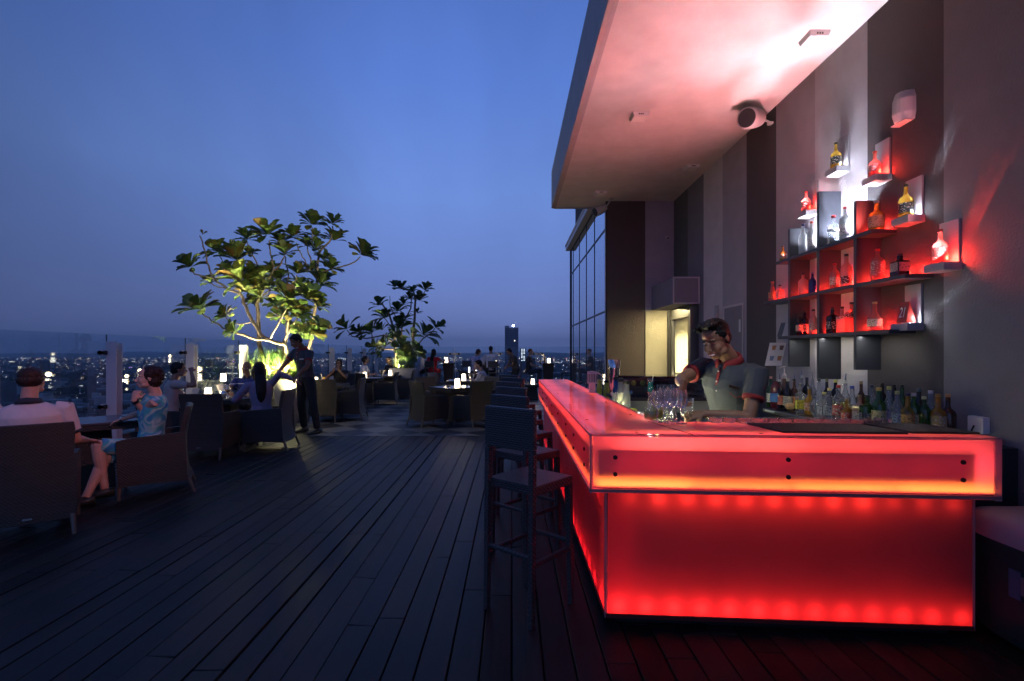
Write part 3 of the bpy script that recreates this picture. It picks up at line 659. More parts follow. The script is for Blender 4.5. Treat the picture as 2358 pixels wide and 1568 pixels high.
    # strips of the overhang: bottom edge of the fascia
    def strip(P, Q, dirv, w, power, col, name='led_strip_lamp'):
        L = (Q-P).length; l = light('AREA', name, (P+Q)/2-o, power, col, L, w, None, T)
        x = (Q-P).normalized(); z = -Vector(dirv).normalized(); y = z.cross(x).normalized(); x = y.cross(z)
        l.matrix_local = Matrix.Translation((P+Q)/2-o) @ Matrix((x, y, z)).transposed().to_4x4()
        return l
    k = FL/4
    for i, pw in enumerate((1.10, .62, .80, .95)):
        strip(F(.03+k*i*.99, .026, .789), F(.03+k*(i+1)*.99-.01, .026, .789), up-fn*-.0+fn*.15, .014, pw*.72, ORG)
    for i, pw in enumerate((1.3, 1.1, 1.1, 1.1)):
        a = Lf/4; strip(G(.03+a*i, .026, .789), G(.03+a*(i+1)-.02, .026, .789), up-Vector((.15, 0, 0)), .014, pw*.95, (1, .17, .05))
    for i, pw in enumerate((.42, .34, .30, .30)):
        strip(F(.12+k*i*.94, .095, .91), F(.12+k*(i+1)*.94-.02, .095, .91), fn, .12, pw*2.6, (1, .06, .12))
    for i in range(4):
        a = Lf/4; strip(G(.1+a*i*.97, .095, .91), G(.1+a*(i+1)*.97-.03, .095, .91), Vector((-1, 0, 0)), .12, 2.4, (1, .05, .09))
    # behind the top band of the fascia and under the top
    for i, pw in enumerate((1.5, 1.25, .62, .38)):
        strip(F(.16+k*i*.92, .115, 1.0), F(.16+k*(i+1)*.92-.02, .115, 1.0), fn+up*.25, .02, pw*.62, (1, .11, .08))
    for i in range(3):
        a = Lf/3; strip(G(.16+a*i*.96, .115, 1.0), G(.16+a*(i+1)*.96-.03, .115, 1.0), Vector((-1, 0, .25)), .02, 1.5, (1, .09, .07))
    for i in range(3):
        a = Lf/3; strip(G(.5+(a-.17)*i, .44, .985), G(.5+(a-.17)*(i+1)-.03, .44, .985), Vector((-.35, 0, 1)), .02, 2.2, (1, .12, .07))
    for i in range(3):
        a = Lf/3; strip(G(.2+(a-.07)*i, .13, .97), G(.2+(a-.07)*(i+1)-.03, .13, .97), Vector((.2, 0, 1)), .06, 1.0, (1, .09, .09))
    for i, pw in enumerate((1.6, 1.1, .6, .3)):
        strip(F(.45+.49*i, .46, .985), F(.45+.49*(i+1)-.02, .46, .985), up+fn*.35, .02, pw*.45, (1, .10, .07))
    # rubber mats lying on the bar
    for (u0, u1, d0, d1, lab) in ((1.02, 1.66, .07, .40, 'black rubber bar mat nearer the bartender, under the upturned glasses'), (1.70, 2.04, .10, .44, 'black rubber bar mat at the wall end of the bar')):
        m = MB(); s = .06
        m.hexa([F(u0, d0, 1.071), F(u1, d0, 1.071), F(u1-s, d1, 1.071), F(u0-s, d1, 1.071)], [F(u0+.004, d0+.004, 1.082), F(u1-.004, d0+.004, 1.082), F(u1-s-.004, d1-.004, 1.082), F(u0-s+.004, d1-.004, 1.082)])
        q = F((u0+u1)/2, (d0+d1)/2, 1.071); mo = m.build('bar_mat', mat('rubber', (.012, .012, .013), .5, bump=1, bscale=220), loc=q, bevel=.003); tag(mo, lab, 'bar mat')
    return F, G, FL, Lf
F, G, FL, Lf = bar_counter()

def back_bar():
    st = mat('brushed_steel', (.42, .43, .45), .28, 1, bump=.15, bscale=60, stretch=(1, 30, 1))
    T = thing('back_counter', 'stainless steel back counter along the striped wall, crowded with bottles', 'counter', (2.8, 4, 0)); o = Vector(T.location)
    MB().box(2.49, XW-.002, 3.14, 4.96, .915, .95).build('worktop', st, T, loc=o, bevel=.004)
    MB().box(2.53, XW-.01, 3.05, 4.92, .0, .9148).build('cabinet', mat('cabinet_dark', (.06, .06, .065), .4, .5), T, loc=o)
    MB().box(2.482, 2.4895, 4.74, 4.90, .925, .945).build('label_plate', mat('paper', (.7, .7, .7)), T, loc=o)
    T = thing('low_counter', 'low steel work counter beyond the bartender with the glass cabinet on it', 'counter', (1.8, 5.7, 0)); o = Vector(T.location)
    MB().box(1.12, 2.55, 5.32, 5.95, .985, 1.02).build('worktop', mat('counter_dark', (.05, .04, .06), .25), T, loc=o, bevel=.004)
    MB().box(1.16, 2.5, 5.38, 5.92, 0, .984).build('cabinet', mat('counter_panel', (.38, .38, .42), .4), T, loc=o)
    MB().box(1.14, 2.52, 5.36, 5.379, .80, .86).build('rail', st, T, loc=o)
    # shelf with thick oval top on posts
    T = thing('glass_cabinet', 'low clear display cabinet under a dark red oval shelf top', 'cabinet', (1.75, 5.65, 1.0215)); o = Vector(T.location)
    rs = []
    m = MB()
    for zz, q in ((1.222, .98), (1.225, 1), (1.24, 1), (1.243, .97)): rs.append((Vector((1.72, 5.66, zz)), Vector((.54*q, 0, 0)), Vector((0, .24*q, 0))))
    m.rings(rs, 48); m.build('shelf_top', mat('dark_red_gloss', (.05, .008, .012), .12, coat=.6), T, loc=o)
    m = MB()
    for x in (1.26, 1.62, 2.1): m.box(x, x+.006, 5.48, 5.85, 1.024, 1.221)
    m.box(1.266, 2.1, 5.474, 5.479, 1.024, 1.221); m.build('glass_front', glassy('cab_glass', (.85, .85, .95), .08), T, loc=o)
    MB().box(1.25, 2.15, 5.86, 5.875, 1.023, 1.221).build('cabinet_back', mat('cab_back', (.10, .07, .10), .5), T, loc=o)
    t = tag(MB().box(1.27, 1.60, 5.55, 5.78, 1.0225, 1.13).build('fruit_box', glassy('plastic_box', (.8, .8, .85), .1, .1, .35, (.6, .6, .65)), loc=(1.43, 5.66, 1.0225), bevel=.02), 'clear plastic box of fruit inside the cabinet', 'box')
    cols = [('orange', (.75, .22, .03), 'orange lying in the clear fruit box'), ('lime', (.2, .32, .06), 'dull green lime in the fruit box, left of the orange'), ('lemon', (.6, .5, .12), 'yellowish lemon at the left end of the fruit box')]
    for (n, c, lab), x in zip(cols, (1.535, 1.46, 1.36)):
        tag(MB().ell((x, 5.58, 1.162), .03, .03, .03, n=14).build(n, mat(n+'_skin', c, .5, bump=.2, bscale=200), loc=(x, 5.58, 1.14), smooth=True), lab, 'fruit')
    # staff shelf under the inner edge of the arm, lit from below
    T = thing('speed_shelf', 'pale work shelf behind the bar arm glowing yellow from its lamp', 'shelf', (1.1, 4.4, .86)); o = Vector(T.location)
    MB().box(.925, 1.42, 3.30, 5.25, .865, .885).build('board', mat('frosted_shelf', (.72, .74, .55), .4), T, loc=o, bevel=.003)
    MB().box(.93, .95, 3.3, 5.2, .95, .97).build('lamp_strip', mat('lamp_strip', (.8, .8, .6)), T, loc=o)
    light('AREA', 'shelf_lamp', Vector((.965, 4.1, .962))-o, 9, (1, .95, .45), 1.7, .03, (1, 0, -.12), T).rotation_euler = Matrix(((0, 0, -1), (1, 0, 0), (0, -1, 0))).to_euler()
    l = T.children[-1]; z = -Vector((1, 0, .12)).normalized(); x = Vector((0, 1, 0)); y = z.cross(x); l.matrix_local = Matrix.Translation(Vector((.965, 4.1, .955))-o) @ Matrix((x, y, z)).transposed().to_4x4()
    l2 = light('AREA', 'added_key_lamp', (0, 0, 0), 4, (1, .95, .86), .8, .05, None, T); z = -Vector((.75, -.35, 1.0)).normalized(); x = Vector((0, 1, 0)); y = z.cross(x); x = y.cross(z); l2.matrix_local = Matrix.Translation(Vector((.96, 3.62, 1.03))-o) @ Matrix((x.normalized(), y.normalized(), z)).transposed().to_4x4()  # lamp added to brighten the bartender, not a fixture of the bar
    for (x0, x1, y0, y1, z0, c, lab) in ((1.02, 1.38, 3.62, 3.98, .8855, (.62, .64, .42), 'pale cutting board on the work shelf beside the red bar top'), (1.0, 1.32, 3.38, 3.52, .8855, (.05, .05, .05), 'black folded cloth on the work shelf')):
        tag(MB().box(x0, x1, y0, y1, z0, z0+.02).build('cutting_board' if c[0] > .1 else 'cloth', mat('cb%d' % int(c[0]*99), c, .5), loc=((x0+x1)/2, (y0+y1)/2, z0), bevel=.005), lab, 'board' if c[0] > .1 else 'cloth')
back_bar()

# ================================================================ the wall shelf with its lamps
def wall_shelf():
    T = thing('display_shelf', 'grey cube display shelf on the striped wall holding the lit bottles', 'shelf', (XW, 4.7, 1.3)); o = Vector(T.location)
    g = mat('shelf_grey', (.05, .055, .07), .45, var=.1, vscale=8); XS = 2.89; e = .001
    def boardy(name, y0, y1, z): MB().box(XS, XW-e, y0, y1, z-.017, z+.014).build(name, g, T, loc=o, bevel=.002)
    boardy('shelf', 4.02, 5.47, 2.48); boardy('shelf', 3.67, 5.74, 2.067); boardy('shelf', 3.83, 5.43, 1.664)
    def div(y, z0, z1):
        zs = [z0] + [z for z in (1.664, 2.067, 2.48) if z0 < z < z1] + [z1]
        for i, (a, b) in enumerate(zip(zs[:-1], zs[1:])):
            a2 = a+(.0145 if i else 0); b2 = b-(.0145 if i < len(zs)-2 else 0)
            MB().box(XS+.002, XW-e, y-.017, y+.017, a2, b2).build('divider', g, T, loc=o)
    div(5.214, 1.355, 2.79); div(4.721, 1.25, 3.02); div(4.212, 1.355, 2.78)
    def led(y, z, pw, col, x=2.99, ang=95, d=(.25, 0, 1), s=.02, tex=True):
        l = light('SPOT', 'shelf_led', Vector((x, y, z))-o, pw, col, s, direction=d, spot=ang, blend=.9, parent=T)
        MB().tube([(x, y, z-.012), (x, y, z-.004)], .018, 14).build('led_disc', mat('led_frost', (.85, .85, .85)), T, loc=o)
        return l
    # strong white lamps on the top shelf, red lamps in the cubes
    for y in (4.33, 4.45, 4.60): led(y, 2.513, 58, (.80, .84, 1), 3.03, 130, d=(-.12, 0, 1))
    for y in (4.86, 5.05): led(y, 2.513, 40, (.88, .9, 1), 3.03, 120, d=(-.1, 0, 1))
    led(4.11, 2.513, 80, (1, .10, .07), 2.95, 115, d=(-.8, .2, 1))
    led(5.33, 2.513, 90, (1, .3, .3), 2.95, 115, d=(-.8, .3, 1))
    RC = (1, .030, .02)
    for (y, z, p) in ((4.93, 2.095, 1.3), (5.12, 2.095, .9), (4.53, 2.095, 2.2), (4.33, 2.095, 1.6), (4.10, 2.095, 1.6), (3.93, 2.095, 1.8), (3.76, 2.095, 1.6), (5.36, 2.095, 1.5), (5.52, 2.095, 1.4), (5.09, 1.692, 1.2), (4.88, 1.692, 1.2), (4.57, 1.692, 2.0), (4.33, 1.692, 2.0), (4.10, 1.692, 1.0), (3.97, 1.692, 1.2), (4.13, 2.51, 1.6)):
        light('POINT', 'cube_lamp', Vector((3.055, y, z+.015))-o, p*2.6, RC, .015, parent=T)
    light('AREA', 'added_shelf_strip', Vector((2.93, 4.5, 1.635))-o, 2.2, (1, .95, .85), .02, 1.3, (0, 0, -1), T)  # strip lamp added to give the back counter bottles highlights
    light('POINT', 'cube_lamp', Vector((3.0, 5.34, 1.70))-o, .55, (.6, .72, 1), .02, parent=T)
wall_shelf()
def bracket(y, z, col, p, lab, beams, up_=40):
    "small box shelf with a back plate and a spot under the bottle; added narrow spots imitate the thin beams of bottle edges on the wall"
    T = thing('bracket_shelf', lab, 'shelf', (XW, y, z), 0, 'small lit bracket shelves round the cube shelf')
    MB().box(-.13, -.001, -.085, .085, -.055, 0).build('ledge', mat('ledge_grey', (.42, .40, .43), .5), T, bevel=.002)
    MB().box(-.018, -.001, -.075, .082, .001, .30).build('back_plate', mat('ledge_grey', (.42, .40, .43), .5), T, bevel=.002)
    MB().tube([(-.075, 0, .001), (-.075, 0, .005)], .028, 16).build('led_disc', mat('led_frost', (.85, .85, .85)), T)
    light('POINT', 'bracket_lamp', (-.065, -.05, .03), p*(9 if col[1] < .2 else 4), col, .012, parent=T)
    bu = light('SPOT', 'bracket_uplight', (-.115, -.04, .05), up_, (col if col[1] > .2 else (1, .30, .33)), .07, direction=(-.95, .25, 1), spot=125, blend=1, parent=T); rippled(bu, y*3+z)
    for (dy, dz, a, k) in beams:
        light('SPOT', 'bracket_beam', (-.03, -.06 if dy < 0 else .06, .02), p*k*7, col, .004, direction=(.085, dy, dz), spot=a, blend=1, parent=T)
    return T
WHT = (.80, .88, 1); REDC = (1, .035, .02)
def yz(px, py, Xf=XW):
    Y = Xf*1150/(px-1179); return Y, 1.5+(812-py)/1150*Y
BR = []
for (pxc, pytop, col, p, lab, beams) in (
    (1924, 388, WHT, .16, 'topmost lit bracket shelf on the pale stripe, under the amber bottle', ((-.35, 1, 9, 9), (.3, 1, 10, 5))),
    (2014, 407, REDC, .34, 'red lit bracket shelf high on the dark stripe', ((-.2, 1, 12, 5), (.3, 1, 12, 5), (-.45, 1, 9, 4))),
    (2086, 500, WHT, .30, 'white lit bracket shelf with an amber bottle at the right of the top row', ((-.42, 1, 6, 22), (-.56, 1, 5, 22), (-.34, 1, 4, 12), (.5, 1, 14, 2))),
    (2166, 607, REDC, .55, 'red lit bracket shelf at the far right of the display', ((-.42, 1, 8, 16), (-.6, 1, 9, 16), (-.3, 1, 6, 12), (.5, 1, 12, 4))),
    (1855, 487, REDC, .26, 'red lit bracket shelf at the left, above the white bottles', ((.25, 1, 12, 5), (-.25, 1, 10, 5), (.5, 1, 12, 3))),
    (2084, 745, WHT, .30, 'white lit bracket shelf holding the numbered card', ((-.8, .5, 14, 5),)),
):
    Y, z = yz(pxc+6, pytop, XW-.06); Y = Y
    BR.append((bracket(Y, z, col, p, lab, beams, {388: 9, 407: 20, 500: 9, 607: 140, 487: 105, 745: 2}[pytop]), Y, z))

# ================================================================ bottles
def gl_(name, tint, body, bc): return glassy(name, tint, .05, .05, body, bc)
SH = dict(
    spirit=[(0, 0), (.9, .005), (1, .03), (1, .60), (.93, .66), (.45, .75), (.34, .79), (.32, .96)],
    wine=[(0, 0), (.95, .005), (1, .03), (1, .55), (.85, .63), (.42, .72), (.34, .78), (.33, .97)],
    tall=[(0, 0), (.9, .005), (.95, .03), (1, .5), (.9, .62), (.55, .70), (.36, .80), (.34, .97)],
    squat=[(0, 0), (.92, .005), (1, .04), (1, .48), (.86, .56), (.42, .64), (.30, .70), (.30, .92)],
    square=[(0, 0), (.97, .004), (1, .02), (1, .62), (.95, .66), (.40, .72), (.34, .76), (.34, .95)],
    flask=[(0, 0), (.95, .005), (1, .04), (.92, .42), (.6, .55), (.34, .64), (.3, .94)],
    conic=[(0, 0), (.96, .005), (1, .04), (.98, .2), (.62, .55), (.38, .78), (.34, .97)])
def bottle(x, y, z, h, r, shape, glass, lab, capc=(.05, .05, .05), labelc=(.7, .68, .6), name='bottle', group=None, flat=1.0, lz=(.16, .46), capname=None, pourer=False, rz=0, lamp=None):
    T = thing(name, lab, 'bottle', (x, y, z), rz, group); P = SH[shape]; n = 4 if shape == 'square' else 18
    M = Matrix.Rotation(RAD(45), 4, 'Z') if n == 4 else Matrix.Identity(4)
    k = r*(1.22 if n == 4 else 1); M = Matrix.Diagonal((1, flat, 1, 1)) @ M
    body = MB().lathe([(a*k if n != 4 or a > .5 else a*k*.9, b*h) for a, b in P], n=n, M=M).build('body', glass, T, smooth=(n != 4), bevel=(.006 if n == 4 else 0))
    a = [q[0] for q in P if q[1] > .9]; cr = a[-1]*r*1.12
    MB().tube([(0, 0, h*.925), (0, 0, h*1.0)], cr, 12).build('cap', mat('cap_%d_%d_%d' % tuple(int(c*20) for c in capc), capc, .35, .3), T)
    if pourer: MB().tube([(0, 0, h), (0, 0, h+.018), (.004, .0, h+.055)], [.006, .005, .003], 8).build('pourer', mat('chrome', (.8, .8, .8), .1, 1), T)
    if labelc:
        lm = labelmat(labelc)
        if n == 4:
            w = r*.86; MB().box(-w*.9, w*.9, -r*.866*flat-.002, -r*.866*flat-.0005, lz[0]*h, lz[1]*h).box(-r*.866-.002, -r*.866-.0005, -w*.85*flat, w*.85*flat, lz[0]*h, lz[1]*h).build('label', lm, T)
        else: MB().lathe([(r*1.012, lz[0]*h), (r*1.012, lz[1]*h)], n=18, M=Matrix.Diagonal((1, flat, 1, 1)), cap=False).build('label', lm, T, smooth=True)
    return T
def labelmat(c):
    nm = 'label_%d_%d_%d' % tuple(int(v*20) for v in c)
    if nm in MATS: return MATS[nm]
    m = mat(nm, c, .6); nt = m.node_tree; b = nt.nodes['Principled BSDF']
    tc = N(nt, 'ShaderNodeTexCoord'); mp = N(nt, 'ShaderNodeMapping'); mp.inputs['Scale'].default_value = (60, 60, 95); nt.links.new(tc.outputs['Object'], mp.inputs[0])
    v = N(nt, 'ShaderNodeTexVoronoi'); v.inputs['Scale'].default_value = 1; nt.links.new(mp.outputs[0], v.inputs['Vector'])
    inv = tuple(max(.03, x*.3) for x in c) if sum(c) > .9 else (.6, .55, .5)
    r = ramp_n(nt, v.outputs['Distance'], [(.30, inv), (.42, c)]); nt.links.new(r, b.inputs['Base Color']); return m
clear = gl_('bottle_clear', (.93, .95, .97), .22, (.8, .82, .85)); frost = gl_('bottle_frost', (.9, .93, .96), .75, (.85, .87, .9))
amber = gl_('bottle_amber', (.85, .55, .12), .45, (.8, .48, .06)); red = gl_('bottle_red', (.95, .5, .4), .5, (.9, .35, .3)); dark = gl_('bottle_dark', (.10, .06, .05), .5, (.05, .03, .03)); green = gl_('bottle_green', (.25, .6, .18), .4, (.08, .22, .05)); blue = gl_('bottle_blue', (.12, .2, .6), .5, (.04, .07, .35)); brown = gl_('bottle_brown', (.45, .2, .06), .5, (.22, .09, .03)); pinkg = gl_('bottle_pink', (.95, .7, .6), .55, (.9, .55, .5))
def shelf_bottle(px, pybase, zsh, h, r, shape, glass, lab, Xb=2.97, **k):
    Y = Xb*1150/(px-1179)
    return bottle(Xb, Y, zsh, h, r, shape, glass, lab, **k)
Z1, Z2, Z3 = 1.679, 2.082, 2.495
G3 = None
# on the bracket shelves
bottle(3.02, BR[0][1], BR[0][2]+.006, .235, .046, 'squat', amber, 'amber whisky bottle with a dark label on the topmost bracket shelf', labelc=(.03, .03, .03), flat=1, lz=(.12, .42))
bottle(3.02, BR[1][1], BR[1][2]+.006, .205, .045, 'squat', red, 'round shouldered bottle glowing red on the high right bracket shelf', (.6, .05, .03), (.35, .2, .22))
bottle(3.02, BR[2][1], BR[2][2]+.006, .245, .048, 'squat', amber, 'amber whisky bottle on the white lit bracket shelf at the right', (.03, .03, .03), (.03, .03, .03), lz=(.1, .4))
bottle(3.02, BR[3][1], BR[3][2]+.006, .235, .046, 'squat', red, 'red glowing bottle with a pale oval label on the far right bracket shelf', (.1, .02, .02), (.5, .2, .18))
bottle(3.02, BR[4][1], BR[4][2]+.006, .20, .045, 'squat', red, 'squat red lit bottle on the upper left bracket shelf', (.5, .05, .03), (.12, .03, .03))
# top shelf
for a in ((1803, Z3, .17, .036, 'squat', amber, 'small amber bottle at the left end of the top shelf', dict(labelc=(.4, .35, .25))),
          (1819+3, Z3, .12, .018, 'tall', red, 'thin red miniature bottle against the left divider of the top shelf', dict(labelc=None, capc=(.6, .1, .1), Xb=3.03)),
          (1849, Z3, .31, .041, 'tall', frost, 'tall frosted white bottle glowing on the top shelf', dict(labelc=None, capc=(.04, .05, .12))),
          (1868.5, Z3, .30, .037, 'spirit', frost, 'white labelled bottle right of the tall frosted one', dict(labelc=(.8, .75, .75), capc=(.7, .1, .1))),
          (1919.5, Z3, .265, .050, 'spirit', clear, 'clear bottle with a red cap in front of the tallest divider', dict(labelc=(.75, .78, .8), capc=(.6, .03, .03), lz=(.42, .52))),
          (1945, Z3, .30, .042, 'spirit', frost, 'pale bottle with red lettering in the white glow', dict(labelc=(.8, .7, .7), capc=(.5, .08, .08))),
          (2018, Z3, .235, .056, 'squat', amber, 'broad bottle glowing orange at the right end of the top shelf', dict(labelc=(.5, .28, .18), capc=(.3, .3, .32), lz=(.08, .46)))):
    px, z, h, r, s, g_, lab, k = a; Xb = k.pop('Xb', 2.955); shelf_bottle(px, 0, z, h, r, s, g_, lab, Xb, **k)
# middle shelf
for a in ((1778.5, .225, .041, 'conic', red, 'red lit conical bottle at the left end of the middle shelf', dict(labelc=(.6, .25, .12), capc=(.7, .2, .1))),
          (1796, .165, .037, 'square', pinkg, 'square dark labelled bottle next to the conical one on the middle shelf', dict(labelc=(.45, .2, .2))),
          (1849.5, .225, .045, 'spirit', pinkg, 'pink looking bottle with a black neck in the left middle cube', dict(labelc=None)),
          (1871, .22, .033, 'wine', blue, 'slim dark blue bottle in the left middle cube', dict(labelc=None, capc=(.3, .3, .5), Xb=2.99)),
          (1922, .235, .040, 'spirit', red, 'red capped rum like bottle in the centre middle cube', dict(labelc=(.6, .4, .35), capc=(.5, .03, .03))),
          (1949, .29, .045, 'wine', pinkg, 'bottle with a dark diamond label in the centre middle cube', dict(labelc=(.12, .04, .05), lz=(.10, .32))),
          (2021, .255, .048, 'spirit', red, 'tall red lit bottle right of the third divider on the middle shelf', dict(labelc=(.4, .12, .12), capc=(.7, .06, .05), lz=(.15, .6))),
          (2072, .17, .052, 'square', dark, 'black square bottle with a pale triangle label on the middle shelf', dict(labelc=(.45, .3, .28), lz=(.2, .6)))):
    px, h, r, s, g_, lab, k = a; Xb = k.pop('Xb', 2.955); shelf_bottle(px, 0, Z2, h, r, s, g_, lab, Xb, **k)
# bottom shelf
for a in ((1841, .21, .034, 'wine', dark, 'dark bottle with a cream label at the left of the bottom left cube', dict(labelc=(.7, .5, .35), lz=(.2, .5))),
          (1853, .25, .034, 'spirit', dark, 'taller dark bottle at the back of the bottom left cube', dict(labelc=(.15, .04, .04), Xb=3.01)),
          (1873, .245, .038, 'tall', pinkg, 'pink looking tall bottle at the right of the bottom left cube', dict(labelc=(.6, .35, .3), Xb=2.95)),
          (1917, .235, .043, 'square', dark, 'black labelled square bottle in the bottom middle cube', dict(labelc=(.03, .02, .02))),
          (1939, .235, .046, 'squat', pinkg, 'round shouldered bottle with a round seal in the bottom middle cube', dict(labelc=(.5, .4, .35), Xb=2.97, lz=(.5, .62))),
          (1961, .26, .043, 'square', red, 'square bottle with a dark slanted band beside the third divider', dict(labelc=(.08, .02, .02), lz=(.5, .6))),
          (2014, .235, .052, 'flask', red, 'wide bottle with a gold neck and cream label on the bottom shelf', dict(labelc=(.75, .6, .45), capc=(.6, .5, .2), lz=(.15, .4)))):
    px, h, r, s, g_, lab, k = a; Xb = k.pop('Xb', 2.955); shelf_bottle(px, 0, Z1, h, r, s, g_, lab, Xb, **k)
def text(s, size, mt, name='lettering', parent=None, M=None, ext=.001):
    c = bpy.data.curves.new(name, 'FONT'); c.body = s; c.size = size; c.extrude = ext; c.align_x = 'CENTER'; c.align_y = 'CENTER'
    o = bpy.data.objects.new(name, c); COL.objects.link(o); dg = bpy.context.evaluated_depsgraph_get(); me = bpy.data.meshes.new_from_object(o.evaluated_get(dg)); bpy.data.objects.remove(o)
    me.materials.clear(); me.materials.append(mt)
    if M: me.transform(M)
    q = bpy.data.objects.new(name, me); COL.objects.link(q); q.parent = parent; return q
def cards():
    t, Y, z = BR[5]; c = thing('table_card', 'folded red card with the white number 21 on the white lit bracket shelf', 'card', (3.03, Y, z+.006))
    MB().hexa([(-.045, -.055, 0), (-.043, -.055, 0), (-.043, .05, 0), (-.045, .05, 0)], [(-.012, -.045, .16), (-.010, -.045, .16), (-.010, .04, .16), (-.012, .04, .16)]).hexa([(.03, -.055, 0), (.032, -.055, 0), (.032, .05, 0), (.03, .05, 0)], [(-.010, -.045, .16), (-.008, -.045, .16), (-.008, .04, .16), (-.010, .04, .16)]).build('card', mat('card_red', (.35, .05, .04), .5), c)
    M = Matrix.Translation((-.032, -.003, .075)) @ Matrix.Rotation(RAD(-90), 4, 'Z') @ Matrix.Rotation(RAD(78), 4, 'X') @ Matrix.Diagonal((.62, 1.15, 1, 1))
    text('21', .10, mat('white_ink', (.8, .8, .8), .5), parent=c, M=M)
    # face turned to the camera as well
    c = thing('menu_card', 'dark folded card at the left end of the bottom shelf in a white spot', 'card', (2.97, 2.97*1150/(1801-1179), Z1))
    MB().hexa([(-.03, -.05, 0), (-.028, -.05, 0), (-.028, .05, 0), (-.03, .05, 0)], [(.012, -.045, .15), (.014, -.045, .15), (.014, .045, .15), (.012, .045, .15)]).build('card', mat('card_dark', (.06, .06, .08), .5), c)
    # drink menu standing behind the bartender
    p = R(1761, 842, 5.45); c = thing('drink_menu', 'slanted white drink menu with four small cocktail pictures behind the bartender', 'menu', p)
    a = Vector((.0, 0, 0)); ux = Vector((.16, -.04, 0)); uz = Vector((.085, .06, .25))
    n = ux.cross(uz).normalized()*.003
    P = [a, a+ux, a+ux+uz, a+uz]; MB().hexa([p_+n for p_ in P], P).build('sheet', mat('menu_white', (.72, .66, .70), .5), c)
    m = MB()
    for i, (u, v) in enumerate(((.22, .68), (.68, .68), (.22, .22), (.68, .22))):
        o = a+ux*u+uz*v+n*(1.3 if n.y < 0 else -.3); m.add([o, o+ux*.2, o+ux*.24+uz*.2, o+ux*-.03+uz*.2], [(0, 1, 2, 3)], i % 3)
    m.build('pictures', [mat('pic_a', (.45, .2, .1)), mat('pic_b', (.15, .08, .08)), mat('pic_c', (.2, .25, .4))], c, uv=False)
cards()
